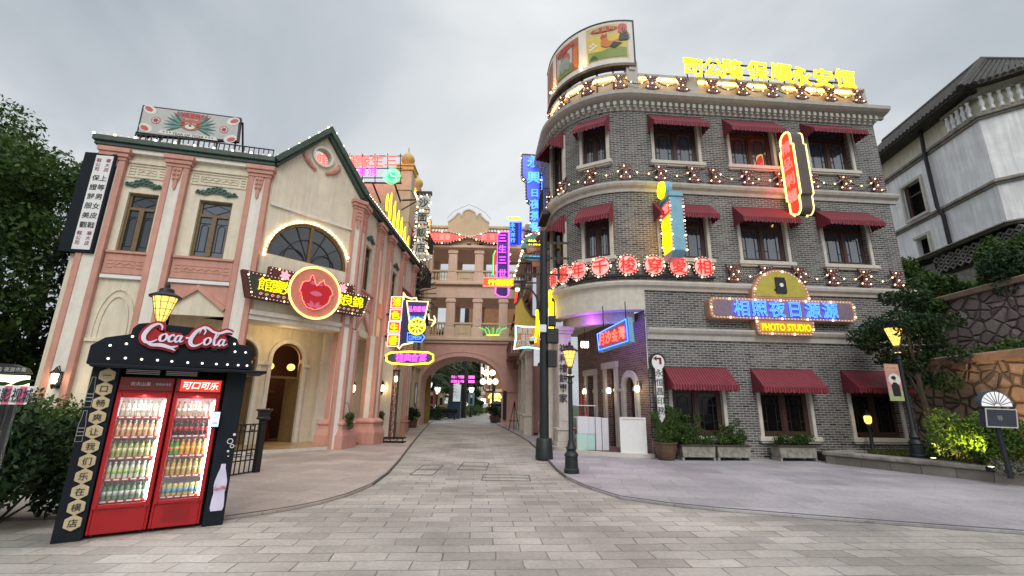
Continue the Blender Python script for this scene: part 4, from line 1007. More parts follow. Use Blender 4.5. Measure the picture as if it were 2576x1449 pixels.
b = MB(); b.box(.0, 2.8, -.05, .5, 3.75, 4.0); lpart(b, 'porch_beam', M['cream'], TF, .01)
# bands, ledges, relief panels
for x0, x1 in ((.72, 1.72), (2.34, 3.88)):
    b = MB(); b.box(x0, x1, -.05, .0, 4.78, 5.36); b.box(x0, x1, -.1, .0, 5.361, 5.43); po = lpart(b, 'sill_panel', M['pink'], WF, .008)
    r = MB(); xm0, xm1 = x0+.3, x1-.3
    for z in (4.95, 5.05, 5.15):
        r.box(x0+.08, x0+.22, -.065, -.05, z, z+.03); r.box(x1-.22, x1-.08, -.065, -.05, z, z+.03)
    nz = int((xm1-xm0)/.09); r.ribbon([(xm0+(xm1-xm0)*k/nz, 5.06+(.04 if k % 2 else -.02)) for k in range(nz+1)], .018, -.066, -.05, False); r.ribbon([(xm0-.04, 4.98), (xm1+.04, 4.98), (xm1+.04, 5.16), (xm0-.04, 5.16)], .014, -.062, -.05)
    r.build('relief', M['pink'], po)
    b = MB(); b.box(x0, x1, -.09, 0, 4.64, 4.74); lpart(b, 'ledge', M['white'], WF, .008)
    b = MB(); b.box(x0, x1, -.05, 0, 8.12, 8.2); b.ribbon([(x0+.04, 7.7), (x1-.04, 7.7), (x1-.04, 8.06), (x0+.04, 8.06)], .03, -.03, .0)
    for z in (7.78, 7.87, 7.96): b.box(x0+.06, x0+.2, -.025, 0, z, z+.03); b.box(x1-.2, x1-.06, -.025, 0, z, z+.03)
    b.ribbon([(xm0+(xm1-xm0)*k/nz, 7.88+(.035 if k % 2 else -.02)) for k in range(nz+1)], .018, -.025, 0, False); b.ribbon([(xm0-.03, 7.8), (xm1+.03, 7.8), (xm1+.03, 7.96), (xm0-.03, 7.96)], .014, -.02, .0)
    lpart(b, 'relief_panel', M['cream'], WF)
def scroll(F_, cx, z, w):
    b = MB()
    prof = [(-w/2, .03), (-w*.42, .1), (-w*.3, .07), (-w*.2, .16), (-w*.1, .24), (0, .27), (w*.1, .24), (w*.2, .16), (w*.3, .07), (w*.42, .1), (w/2, .03), (w*.4, .0), (w*.25, -.03), (.1, .04), (-.1, .04), (-w*.25, -.03), (-w*.4, 0)]
    b.prism(prof, -.05, 0)
    b.xf(Matrix.Translation((cx, 0, z)))
    for dx, dz, r in ((-.3, .06, .05), (-.18, .12, .06), (-.07, .15, .06), (.07, .15, .06), (.18, .12, .06), (.3, .06, .05), (0, .2, .05), (-.42, .06, .04), (.42, .06, .04)): 
        b.tube([(cx+dx*w+r*math.cos(a), -.06, z+dz+r*math.sin(a)) for a in np.linspace(0, 2*PI, 9)[:-1]], .02, 5, True)
    lpart(b, 'window_ornament', M['verdigris'], F_)
scroll(WF, 1.22, 7.40, .95); scroll(WF, 3.1, 7.40, 1.15); scroll(TF, 1.26, 7.4, .8); scroll(TF, 4.75, 7.4, .8)
b = MB(); b.box(.55, 1.92, -.05, 0, 4.78, 5.36); b.box(.55, 1.92, -.1, 0, 5.361, 5.43); b.box(2.47, 3.33, -.05, 0, 4.78, 5.36); b.box(3.87, 5.48, -.05, 0, 4.78, 5.36); lpart(b, 'sill_panel', M['pink'], TF, .008)
b = MB(); b.ribbon([(.55, 3.95), (1.2, 4.6), (1.92, 3.95)], .12, -.09, 0, False); lpart(b, 'gablet', M['pink'], TF)
b = MB(); b.ribbon([(2.36, 3.95), (3.11, 4.55), (3.86, 3.95)], .12, -.09, 0, False); b.prism([(2.34, 4.02), (2.34, 4.63), (3.88, 4.63), (3.88, 4.02), (3.11, 4.62)], -.03, 0); lpart(b, 'gablet', M['pink'], WF)
b = MB()
for k, (rr, dd) in enumerate(((0, .03), (.12, .03))):
    b.ribbon([(.82+rr, 3.0), (.82+rr, 3.3)]+[(.82+rr+(.44-rr)*(1-math.cos(t)), 3.3+(1.05-rr*1.6)*math.sin(t)) for t in np.linspace(.1, PI/2, 7)]+[(1.7-rr-(.44-rr)*(1-math.cos(t)), 3.3+(1.05-rr*1.6)*math.sin(t)) for t in np.linspace(PI/2, .1, 7)]+[(1.7-rr, 3.3), (1.7-rr, 3.0)], .035, -dd, 0, False)
b.box(.72, 1.73, -.06, 0, 2.92, 3.0); lpart(b, 'gothic_relief', M['cream'], WF)
# gable moulding, oculus, swags
b = MB(); b.box(0, 2.72, -.06, 0, 7.28, 7.36); lpart(b, 'gable_moulding', M['cream_light'], GF, .006)
b = MB(); b.ribbon(arc(1.4, 9.55, .33, 0, 345, 23), .07, -.08, 0, True); oc = lpart(b, 'round_opening', M['cream_light'], GF)
for sx in (-1, 1):
    b = MB()
    for k in range(11):
        t = k/10; x = 1.4+sx*(.62-.42*t**1.4); z = 9.45-.62*t+.18*t*t
        b.ball((x, -.03, z), .055+.04*math.sin(PI*t)+random.uniform(-.01, .01), 6, 4); b.ball((x+random.uniform(-.05, .05), -.04, z+random.uniform(-.05, .05)), .04, 5, 4)
    lpart(b, 'swag_relief', M['pink'], GF)
# eaves: dark green cornice along wing, gable and street
b = MB(); b.box(-.2, WL, -.25, .3, 8.64, 8.8); b.box(-.16, WL, -.18, .3, 8.53, 8.639); po = lpart(b, 'cornice', M['green_trim'], WF, .012)
q = MB(); q.box(-.1, WL, -.12, .1, 8.4, 8.529); q.build('cornice_bed', M['cream_light'], po)
b = MB(); b.ribbon([(-.1, 8.72), (1.48, 10.58), (3.1, 8.72)], .17, -.26, .5, False); b.ribbon([(-.02, 8.58), (1.48, 10.42), (3.0, 8.58)], .10, -.16, .4, False); lpart(b, 'cornice', M['green_trim'], GF, .012)
b = MB(); b.box(-.05, TL+.1, -.25, .3, 8.64, 8.8); b.box(0, TL, -.18, .3, 8.53, 8.639); lpart(b, 'cornice', M['green_trim'], TF, .012)
hot = [M['bulb'], M['bulb']]
o = bulbs(lb_, [(-.2, 8.83), (WL-.1, 8.83)], .17, .03, -.21, False, every=3); in_frame(o, WF, lb_)
o = bulbs(lb_, [(-.05, 8.86), (1.48, 10.73), (3.1, 8.86)], .15, .033, -.2, False, every=3); in_frame(o, GF, lb_)
o = bulbs(lb_, [(.1, 8.83), (TL, 8.83)], .22, .036, -.21, False, mats=hot); in_frame(o, TF, lb_)
b = MB()
P = [GF.w(0, .5), GF.w(3.0, .5), TF.w(TL, .3), TF.w(TL, 6), WF.w(0, 6), WF.w(0, .3)]
I_ = GF.mat().inverted(); b.hprism([tuple((I_ @ p).xy) for p in P], 8.5, 8.6); b.build('roof', M['roof_tile'], lb_)
# porch: floor, ceiling, back wall with arched doors
PB = Frame(*GF.w(0, 1.95).xy, 49.3)
b = MB(); b.hprism([tuple((I_ @ p).xy) for p in (WF.w(1.9, .02), WF.w(4.3, .02), GF.w(0, .03), GF.w(3.0, -.05), CF2.w(-.1, .1), CF2.w(.1, 3.5), PB.w(-2, 3), WF.w(1.9, 4))], .03, .13); lpart(b, 'porch_floor', M['tile_floor'], GF)
b = MB(); b.box(.0, 2.9, -.06, .03, .0, .12); lpart(b, 'step_edge', M['pale_stone'], GF)
b = MB(); b.hprism([tuple((I_ @ p).xy) for p in (WF.w(1.9, .25), GF.w(0, .3), GF.w(3.0, .3), TF.w(2.6, .3), PB.w(4, 2.5), PB.w(-2, 3), WF.w(1.9, 4))], 3.87, 3.9); lpart(b, 'porch_ceiling', M['cream'], GF)
def arch_wall(b, x0, x1, z0, z1, cx, r, zs, n=14, depth=.3):
    A = arc(cx, zs, r, 180, 0, n)
    for (a, e), (c, f) in zip(A, A[1:]):
        b.add([(a, 0, e), (c, 0, f), (c, 0, z1), (a, 0, z1)], [(0, 1, 2, 3)]); b.add([(a, 0, e), (c, 0, f), (c, depth, f), (a, depth, e)], [(0, 1, 2, 3)])
    b.add([(x0, 0, z0), (cx-r, 0, z0), (cx-r, 0, z1), (x0, 0, z1)], [(0, 1, 2, 3)]); b.add([(cx+r, 0, z0), (x1, 0, z0), (x1, 0, z1), (cx+r, 0, z1)], [(0, 1, 2, 3)])
    for xx in (cx-r, cx+r): b.add([(xx, 0, z0), (xx, depth, z0), (xx, depth, zs), (xx, 0, zs)], [(0, 1, 2, 3)])
    return b
d0 = PB.px(718, 950, 0); DC = d0[0]
b = MB(); arch_wall(b, DC-.75, DC+.75, .1, 3.87, DC, .52, 2.87); arch_wall(b, DC-2.3, DC-.75, .1, 3.87, DC-1.5, .52, 2.87); b.add([(DC-3.5, 0, .1), (DC-2.3, 0, .1), (DC-2.3, 0, 3.87), (DC-3.5, 0, 3.87)], [(0, 1, 2, 3)]); b.add([(DC+.75, 0, .1), (DC+4.5, 0, .1), (DC+4.5, 0, 3.87), (DC+.75, 0, 3.87)], [(0, 1, 2, 3)])
lpart(b, 'porch_wall', M['cream'], PB)
for k, dx in enumerate((0, -1.5)):
    b = MB(); b.ribbon([(DC+dx-.58, .12), (DC+dx-.58, 2.87)]+arc(DC+dx, 2.87, .58, 180, 0, 14)[1:-1]+[(DC+dx+.58, 2.87), (DC+dx+.58, .12)], .13, -.07, 0, False); b.box(DC+dx-.78, DC+dx-.515, -.1, .0, 2.6, 2.72); b.box(DC+dx+.515, DC+dx+.78, -.1, 0, 2.6, 2.72); lpart(b, 'door_surround', M['cream_light'], PB, .008)
    b = MB(); b.box(DC+dx-.52, DC+dx-.46, .1, .2, .13, 2.75); b.box(DC+dx+.46, DC+dx+.52, .1, .2, .13, 2.75); b.ribbon(arc(DC+dx, 2.87, .49, 180, 0, 14), .06, .1, .2, False); b.box(DC+dx-.46, DC+dx+.46, .1, .18, 2.2, 2.28)
    do = lpart(b, 'door_frame', M['wood_light'], PB)
    b = MB(); k0 = len(b.v); b.box(0, .45, -.02, .02, .14, 2.2); b.xf(Matrix.Translation((DC+dx+.46, .12, 0)) @ Matrix.Rotation(rad(118), 4, 'Z'), 0); b.build('door_leaf', M['wood_light'], do)
b = MB(); b.box(DC+1.15, DC+1.5, -.18, 0, .1, 3.87); b.box(DC+1.1, DC+1.55, -.23, 0, .1, .9); b.box(DC+1.12, DC+1.53, -.21, 0, 2.75, 2.85); b.box(DC+1.9, DC+2.2, -.12, 0, .1, 3.87); lpart(b, 'porch_pilaster', M['cream_light'], PB, .01)
b = MB(); b.box(DC-3.5, DC+3, 2.4, 2.45, 0, 3.9); lpart(b, 'hall_lining', M['interior'], PB)
b = MB(); b.box(DC-3.5, DC+3, .35, 2.4, .09, .11); lpart(b, 'hall_floor', M['interior'], PB)
for k, (dx, z, y) in enumerate((PB.px(679, 921, -.5)+(.5,), PB.px(732, 924, -.5)+(.5,), PB.px(640, 915, -.5)+(.5,))):
    t = thing('paper_lantern', ['round glowing paper lantern at the left of the open arched door', 'round glowing paper lantern at the right of the open arched door', 'round glowing paper lantern in the far left arch of the porch'][k], 'lantern', PB.mat(dx, y, z), 'paper lanterns in the hall')
    b = MB(); b.ball((0, 0, 0), .13, 14, 8, .92); b.build('shade', glow('lantern_paper', (1, .55, .12), 2.4), t, smooth=True)
    b = MB(); b.tube([(0, 0, .12), (0, 0, 1.4)], .006, 4); b.lathe([(.04, .11), (.04, .14)], 8); b.build('cord', M['black'], t)
t = thing('dressed_mannequin', 'red gowned mannequin under a wide hat in the dark hall', 'mannequin', PB.mat(DC+.1, 1.7, .11))
b = MB(); b.lathe([(.34, 0), (.3, .3), (.2, .7), (.13, .95), (.17, 1.2), (.19, 1.3), (.06, 1.42), (.055, 1.5)], 14); b.build('gown', M['red_dark'], t, smooth=True)
b = MB(); b.lathe([(.06, 1.48), (.09, 1.56), (.09, 1.66), (.05, 1.72)], 10); b.build('head', M['interior'], t, smooth=True); b = MB(); b.lathe([(.32, 1.66), (.3, 1.69), (.12, 1.72), (.1, 1.82), (.02, 1.84)], 14); b.build('hat', M['red_dark'], t, smooth=True)
for dx, dy in ((-1, .9), (.7, .9)):
    b = MB(); b.disc((0, 0), .05, 0, .02, 12); o = b.build('ceiling_lamp', M['lamp_hot'], lb_); in_frame(o, GF, lb_, 1.3+dx, dy, 3.868); o.rotation_euler = (rad(90), 0, 0)
pl = bpy.data.lights.new('porch_lamp', 'POINT'); pl.energy = 20; pl.color = (1, .70, .30); pl.shadow_soft_size = .15
po = bpy.data.objects.new('porch_lamp', pl); COL.objects.link(po); po.location = GF.w(1.4, 1.0, 3.55)
pl = bpy.data.lights.new('hall_lamp', 'POINT'); pl.energy = 18; pl.color = (1, .5, .2); pl.shadow_soft_size = .15
po = bpy.data.objects.new('hall_lamp', pl); COL.objects.link(po); po.location = PB.w(DC, 1.0, 2.9)
# black lettering on the pink street wall
LFr = Frame(-5.42, 18.75, 0); b = MB(); b.box(0, .72, 0, .6, .03, 3.7); b.box(-.04, .78, -.06, .66, 3.701, 3.9); lpart(b, 'lettered_pier', M['pink'], LFr)
for k, ch in enumerate('緣信針織廠'):
    x, z = LFr.px(975, 921+27*k, 0); o = letter(lb_, ch, 0, 0, .36, M['black'], 0, w=.012, name='wall_character'); in_frame(o, LFr, lb_, .38, -.03, z); o.scale = (.36, .36, .36)

# ------------------------------------------------------------------ things on and round the left building
T = thing('roof_railing', 'black iron railing along the flat roof of the stucco building', 'railing', WF.mat(0, .15, 8.6))
b = MB(); b.tube([(.6, 0, .62), (4.4, 0, .62)], .022, 5); b.tube([(.6, 0, .28), (4.4, 0, .28)], .02, 5)
for x in np.arange(.6, 4.45, .14): b.box(x-.012, x+.012, -.012, .012, .02, .61)
b.build('railing_bars', M['iron'], T)
RF = Frame(*WF.w(0, .75).xy, 13.7); c4 = RF.pts([(343, 340), (600, 357), (607, 297), (360, 265)])
T = thing('roof_billboard', 'tilted grey billboard with a red title plaque and a tiger face on the flat roof', 'billboard', RF.mat())
board(T, c4, -.02, .1, M['iron'], 'case'); cx = sum(a for a, _ in c4)/4; cz = sum(c for _, c in c4)/4; hw = (c4[1][0]-c4[0][0])/2; hh = (c4[3][1]-c4[0][1])/2
board(T, [(cx+(a-cx)*.965, cz+(c-cz)*.9) for a, c in c4], -.03, -.021, PAINT['lightgrey'], 'sign_face')
def art(poly, mat, y, name='painted_ornament'): board(T, poly, y-.003, y, mat, name)
art(ell(cx, cz+hh*.58, hw*.33, hh*.2, 16), PAINT['rose'], -.032, 'title_plaque')
letter(T, 'GONG XI FA CAI', cx, cz+hh*.6, .16, PAINT['plum'], -.04, w=.008, width=hw*.62, depth=.004)
for sx in (-1, 1):
    for k in range(8): art(leafshape(cx+sx*.16, cz-.08, hw*.42, .075, rad((-28+13*k) if sx > 0 else (208-13*k))), PAINT['teal'] if k % 2 else PAINT['dkgreen'], -.032-.0004*k, 'painted_palm_leaf')
    art(ell(cx+sx*hw*.68, cz-.02, .13, .13, 16), PAINT['rose'], -.032); art(ell(cx+sx*hw*.68, cz-.02, .1, .1, 16), PAINT['white'], -.036)
    for k in range(6): art(leafshape(cx+sx*hw*.68, cz-.02, .09, .05, k*PI/3), PAINT['plum'], -.0395-.0003*k, 'painted_petal')
    for zz in (-.6, .62): art(ell(cx+sx*hw*.84, cz+zz*hh, hw*.14, hh*.26, 12, 0, sx*.5), PAINT['white'], -.032); art(ell(cx+sx*hw*.86, cz+zz*hh*1.05, hw*.09, hh*.14, 10, 0, sx*.5), PAINT['rose'], -.036)
art(ell(cx, cz-.02, .3, .2, 18), PAINT['brick'], -.040, 'painted_tiger_face')
for sx in (-1, 1):
    art(ell(cx+sx*.23, cz+.13, .07, .07, 10), PAINT['brick'], -.041, 'painted_ear'); art(ell(cx+sx*.1, cz+.02, .05, .025, 10), PAINT['white'], -.045, 'painted_eye'); art(ell(cx+sx*.1, cz+.02, .018, .02, 8), PAINT['black'], -.049, 'painted_pupil')
    for k in range(3): art(leafshape(cx+sx*.28, cz-.08+.06*k, .12, .025, PI if sx > 0 else 0), PAINT['black'], -.045, 'painted_stripe')
art(ell(cx, cz-.1, .14, .08, 14), PAINT['white'], -.045, 'painted_muzzle'); art(ell(cx, cz-.06, .045, .028, 10), PAINT['black'], -.049, 'painted_nose')
art([(cx-hw*.55, cz-hh*.62), (cx+hw*.55, cz-hh*.62), (cx+hw*.6, cz-hh*.84), (cx-hw*.6, cz-hh*.84)], PAINT['white'], -.036, 'painted_ribbon')
letter(T, '* * * YEAR OF TIGER * * *', cx, cz-hh*.74, .09, PAINT['black'], -.042, w=.01, width=hw*1.0, depth=.004)
b = MB()
for x in np.linspace(c4[0][0]+.1, c4[1][0]-.1, 6): b.box(x-.025, x+.025, .03, .08, 8.6, c4[0][1]+.3)
b.tube([(c4[1][0]-.02, .1, c4[2][1]-.1), (c4[1][0]+.05, .8, 8.6)], .03, 5); b.tube([(c4[0][0]+.1, .1, c4[3][1]-.1), (c4[0][0]+.1, .8, 8.6)], .03, 5)
b.build('support_leg', M['iron'], T)
# black and white vertical sign
VF = Frame(*WF.w(.08, -.18).xy, 8); c4 = VF.pts([(181, 622), (222, 636), (287, 410), (232, 369)], 0)
fx = VF.pts([(183, 620), (222, 634), (284, 412), (247, 372)], 0)
T = thing('vertical_sign', 'black edged white board with two columns of characters on the stucco corner', 'sign', VF.mat())
x0, x1 = fx[0][0], fx[1][0]; z0, z1 = (fx[0][1]+fx[1][1])/2, (fx[2][1]+fx[3][1])/2
sx0, sx1 = (fx[0][0]+fx[3][0])/2, (fx[1][0]+fx[2][0])/2
b = MB(); b.box(sx0-.32, sx1+.06, 0, .22, z0-.08, z1+.08); b.build('case', M['navy_black'], T, bev=.01)
b = MB(); b.box(sx0, sx1, -.01, -.001, z0, z1); b.build('white_face', M['white'], T)
mx_ = (sx0+sx1)/2; hgt = z1-z0
for k, ch in enumerate('上等男女皮鞋'): letter(T, ch, mx_+.105, z1-hgt*(.25+.1*k), .19, M['black'], -.016, w=.008, depth=.01)
for k, ch in enumerate('保證舒服美觀'): letter(T, ch, mx_-.085, z1-hgt*(.25+.1*k), .19, M['black'], -.016, w=.008, depth=.01)
for zz in (.055, .835):
    for k, ch in enumerate('華大皮'): letter(T, ch, mx_+.12, z1-hgt*(zz+.05*k), .13, PAINT['plum'], -.016, w=.006, depth=.01)
    for k, ch in enumerate('鞋公司'): letter(T, ch, mx_-.12, z1-hgt*(zz+.05*k), .13, PAINT['plum'], -.016, w=.006, depth=.01)
b = MB(); b.box(sx1-.2, sx1-.1, .22, .4, z0+.4, z0+.46); b.box(sx1-.2, sx1-.1, .22, .4, z1-.5, z1-.44); b.build('bracket', M['iron'], T)
# marquee over the porch
MFo = Frame(*GF.w(1.5, -.42).xy, 49.3)
T = thing('marquee_sign', 'dark bow shaped marquee with yellow neon characters either side of a round plaque', 'sign', MFo.mat(0, 0, 4.72))
def mp(L, d=0): return [(x, z-4.72) for x, z in MFo.pts(L, d)]
lo_ = mp([(592, 712), (615, 782), (908, 822), (935, 770), (862, 757), (858, 752), (770, 740)])
zc = 0
wing_l = [(-2.08, .30), (-1.86, -.46), (1.72, -.46), (1.95, .28)]; 
crown = [(-1.38, .30), (-1.38, .56), (1.38, .56), (1.38, .30)]
board(T, wing_l, 0, .2, M['maroon'], 'board', .01); board(T, crown, .03, .18, M['maroon'], 'crown_board', .01)
dk = plain('dark_olive_face', (.035, .04, .025), .6); board(T, [(x*.955, z*.8-.015) for x, z in wing_l], -.012, -.001, dk, 'sign_face')
for sx in (-1, 1): bulbs(T, [(sx*.5, .24), (sx*1.93, .24), (sx*1.73, -.42), (sx*.5, -.42)], .1, .018, -.02, False, every=5); bulbs(T, [(sx*.6, .52), (sx*1.33, .52), (sx*1.33, .3)], .1, .021, .01, False, every=5)
for k, ch in enumerate('館慶婚'): neon(T, ch, -1.45+.36*k, -.02, .42, M['n_lemon'], None, y=-.05, w=.0)
for k, ch in enumerate('緣良錦'): neon(T, ch, .77+.36*k, -.02, .42, M['n_lemon'], None, y=-.05, w=.0)
for sx in (-1, 1):
    b = MB()
    for k in range(6): b.tube([(sx*(.72+.16*k)+.05*math.cos(a)*(1-a/9), -.02, -.31+.045*math.sin(a)*(1-a/9)) for a in np.linspace(0, 7, 12)], .011, 4)
    b.build('scrollwork', M['n_pinks'] if 'n_pinks' in M else M.setdefault('n_pinks', glow('rose_scroll', (.9, .35, .3), .5)), T)
    b = MB()
    for k in range(6): b.prism(leafshape(sx*.93, .36, .16, .09, k*PI/3+.3), -.03-.002*k, .0)
    b.build('flower', M.setdefault('rose_petal', glow('pink_flower', (.95, .4, .5), .5)), T)
b = MB(); b.disc((0, 0), .80, -.1, .1, 40); b.build('round_plaque', plain('salmon_disc', (.62, .23, .16), .5), T)
b = MB(); b.tube([(.80*math.cos(a), -.12, .80*math.sin(a)) for a in np.linspace(0, 2*PI, 41)[:-1]], .035, 6, True); b.build('neon_ring', glow('pale_yellow_ring', (1, .74, .22), 1.4), T, smooth=True)
heart = [(-.0, .22), (.08, .34), (.2, .46), (.24, .33), (.36, .3), (.47, .2), (.54, .06), (.46, -.06), (.44, -.22), (.34, -.34), (.2, -.46), (.02, -.53), (-.18, -.5), (-.32, -.4), (-.4, -.26), (-.44, -.1), (-.5, .0), (-.46, .16), (-.38, .28), (-.26, .32), (-.22, .44), (-.16, .52), (-.1, .42)]
hz = []
for i in range(len(heart)):
    a, c = heart[i], heart[(i+1) % len(heart)]
    for t in range(3): hz.append((a[0]+(c[0]-a[0])*t/3+random.uniform(-.022, .022)*(t > 0), a[1]+(c[1]-a[1])*t/3+random.uniform(-.022, .022)*(t > 0)))
board(T, hz, -.125, -.101, glow('crimson_heart', (.55, .005, .01), .35, (.35, .01, .015)), 'heart_panel')
tubes(T, hz, .014, M['n_redw'], -.14)
art_p = M['rose_petal']
for k, (x, z, a, L, w) in enumerate([(0, .28, 0, .22, .09), (0, .28, PI, .22, .09), (0, .25, .5, .2, .09), (0, .25, PI-.5, .2, .09), (-.2, -.03, 0, .42, .17), (0, -.46, .9, .24, .1), (0, -.46, PI-.9, .24, .1), (0, -.46, .35, .26, .1), (0, -.46, PI-.35, .26, .1)]):
    b = MB(); b.prism(leafshape(x, z, L, w, a), -.132-.0015*k, -.124); b.build('flower', M.setdefault('dusky_petal', glow('dusky_rose_flower', (.5, .10, .16), .4)), T)
b = MB(); b.box(-1.2, -1.1, .2, .42, -.2, .1); b.box(1.1, 1.2, .2, .42, -.2, .1); b.build('bracket', M['iron'], T)
T = thing('dark_awning', 'dark maroon awning jutting from the street face of the stucco building', 'awning', TF.mat(6.7, 0, 6.9))
for nm, me in zip(('canopy', 'valance', 'awning_frame'), AW[1.98]): put(nm, me, T)
# wall lanterns
def wall_lantern(F_, x, z, label, d=.1):
    t = thing('wall_lantern', label, 'lantern', F_.mat(x, -d, z), 'black wall lanterns on the stucco building')
    b = MB(); b.lathe([(.05, -.15), (.075, -.1), (.085, .08), (.07, .1)], 6, (0, -.17, 0)); b.build('glass_shade', M['lamp_hot'], t)
    b = MB(); b.lathe([(.12, .1), (.1, .14), (.05, .19), (.015, .27)], 8, (0, -.17, 0)); b.lathe([(.01, -.28), (.04, -.22), (.05, -.15)], 6, (0, -.17, 0))
    for k in range(6): a = k*PI/3; b.tube([(.06*math.cos(a), -.17+.06*math.sin(a), -.15), (.09*math.cos(a), -.17+.09*math.sin(a), .1)], .009, 4)
    b.tube([(0, 0, -.1), (0, -.08, -.25), (0, -.17, -.26)], .016, 5); b.box(-.05, .05, -.02, .02, -.26, .16); b.tube([(0, 0, .12), (0, -.1, .3), (0, -.17, .25)], .014, 5)
    b.build('lantern_cage', M['iron'], t)
    return t
def wl_px(F_, x, y, label, d=.1):
    a, z = F_.px(x, y, d+.17); wall_lantern(F_, a, z, label, d)
    pl = bpy.data.lights.new('lantern_light', 'POINT'); pl.energy = 6; pl.color = (1, .70, .32); pl.shadow_soft_size = .06
    po = bpy.data.objects.new('lantern_light', pl); COL.objects.link(po); po.location = F_.w(a, -d-.3, z)
wl_px(WF, 137, 950, 'lit wall lantern low on the left corner pilaster above the bushes', .16)
wl_px(TF, 888, 976, 'lit wall lantern on the street face of the first porch column', -.1)
a_, z_ = CF2.px(938, 970, .1)
for x, y, L in ((962, 975, 'left one of two close lit wall lanterns beside the pink street wall'), (994, 980, 'right one of two close lit wall lanterns beside the pink street wall')): wl_px(TF, x, y, L, .12)

# ================================================================== STREET: second left house, bridge, right houses
YB = 31.0
BF = Frame(-7.6, YB, 0.0)
def bp(x, y, d=0): return BF.px(x, y, d)
# --- cream house behind the stucco building
H2 = Frame(-14, 24.2, 0)
hb = thing('cream_house', 'tall cream house with golden finials rising behind the gabled building on the left', 'building', H2.mat())
xr = H2.px(1040, 500)[0]; zt = H2.px(985, 435)[1]
b = MB(); b.box(0, xr-.9, 0, 6.6, 0, zt-.7); b.build('wall', M['beige'], hb)
b = MB(); b.box(xr-1.0, xr-.15, -.15, .75, 0, zt+.1); b.box(xr-1.05, xr-.1, -.2, .8, zt-1.2, zt-1.05); b.box(xr-1.03, xr-.12, -.18, .78, zt-3.2, zt-3.05); b.build('corner_tower', M['beige'], hb, bev=.02)
b = MB(); b.box(xr-1.08, xr-.07, -.23, .83, zt+.1, zt+.35); b.box(xr-1.14, xr-.01, -.29, .89, zt+.35, zt+.47); b.build('tower_cornice', plain('ochre_trim', (.62, .42, .12), .7), hb, bev=.02)
for k, (y, sc) in enumerate(((.3, 1.0), (3.2, .9), (6.0, .85))):
    b = MB(); b.lathe([(.3, 0), (.34, .08), (.22, .16), (.36, .38), (.42, .55), (.34, .78), (.16, .98), (.06, 1.1), (.035, 1.3), (.01, 1.45)], 12); b.xf(Matrix.Translation((xr-.57, y, zt+.47)) @ Matrix.Scale(sc, 4)); b.build('finial', plain('golden_finial', (.55, .36, .10), .45), hb, smooth=True)
b = MB(); b.box(xr-.9, xr-.25, .75, 6.6, 0, zt-.5); b.box(xr-.95, xr-.1, .75, 6.6, zt-.5, zt-.3)
for z in (3.6, 6.8, 9.6): b.box(xr-.3, xr-.1, .75, 6.6, z, z+.2)
for y in (2.2, 4.2, 6.2): b.box(xr-.3, xr-.12, y, y+.4, 0, zt-.5)
b.build('street_face', M['beige'], hb, bev=.02)
b = MB(); b.box(xr-.25, xr-.22, .9, 6.4, zt-.7, zt-.62); b.build('light_strip', M['led_warm'], hb)
for z in (1.2, 4.3, 7.4, 10.2):
    for y in (1.2, 3.2, 5.2):
        b = MB(); b.box(xr-.27, xr-.235, y, y+.8, z, z+1.5); f = b.build('window', M['wood'], hb); b = MB(); b.box(xr-.234, xr-.22, y+.1, y+.7, z+.1, z+1.4); b.build('pane', M['glass'], f)
T = thing('fire_escape', 'black iron balconies and stair frames on the street face of the cream house', 'fire escape', H2.mat(xr, 1.2, 0))
b = MB()
for z in (6.0, 8.4, 10.6):
    b.box(-.1, .75, 0, 1.8, z, z+.06)
    for y in (0, 1.8):
        b.tube([(-.1, y, z+.9), (.75, y, z+.9)], .03, 5); b.tube([(.75, y, z), (.75, y, z+.9)], .03, 5)
    b.tube([(.75, 0, z+.9), (.75, 1.8, z+.9)], .03, 5); b.tube([(-.1, 0, z+2.2), (.75, 0, z)], .03, 5)
    for x in np.arange(-.1, .76, .14): b.tube([(x, 0, z), (x, 0, z+.9)], .014, 4)
    for y in np.arange(0, 1.81, .15): b.tube([(.75, y, z), (.75, y, z+.9)], .014, 4)
    b.box(.6, .8, -.1, .1, z+.3, z+.75)
b.build('ironwork', M['iron'], T)
# --- roof neon on the cream house
NF = hang(940, 430, 22.5, 0); 
T = thing('roof_neon_sign', 'rooftop neon sign with large red and small pink characters on a rack behind the gable', 'neon sign', NF.mat())
def at_(F_, x, y): return F_.px(x, y)
for ch, x, y in zip('館婚緣生三', (812, 890, 916, 950, 985), (402, 407, 407, 406, 406)):
    a, c = at_(NF, x+(0 if x > 850 else 0), y); neon(T, ch, a, c, .78, M['n_red'], M['n_redw'], y=-.06, w=.005, tube=.02)
for ch, x in zip('漫浪', (910, 938)): a, c = at_(NF, x, 434); neon(T, ch, a, c, .55, M['n_pink'], M['n_purple'], y=-.06, tube=.02)
b = MB()
for y in (392, 423, 447): 
    a0, c0 = at_(NF, 800, y); a1, c1 = at_(NF, 1012, y); b.tube([(a0, .02, c0), (a1, .02, c1)], .03, 5)
for x in range(815, 1015, 32): a0, c0 = at_(NF, x, 386); a1, c1 = at_(NF, x, 462); b.tube([(a0, .03, c0), (a1, .03, c1)], .025, 5)
a0, c0 = at_(NF, 1010, 460); b.tube([(a0-4.5, .05, c0), (a0, .05, c0)], .05, 5); b.tube([(a0-.4, .05, c0), (a0-.4, 1.8, c0-.4)], .05, 5); b.tube([(a0-1.6, .05, c0), (a0-1.6, 1.8, c0-.4)], .05, 5); b.tube([(a0-3.6, .05, c0), (a0-3.6, 1.8, c0-.4)], .05, 5); b.build('rack', M['iron'], T)
a, c = at_(NF, 986, 444); CK = hang(986, 444, 22.3)
T = thing('neon_clock', 'round green neon clock face with radiating petals beside the golden finial', 'clock', CK.mat())
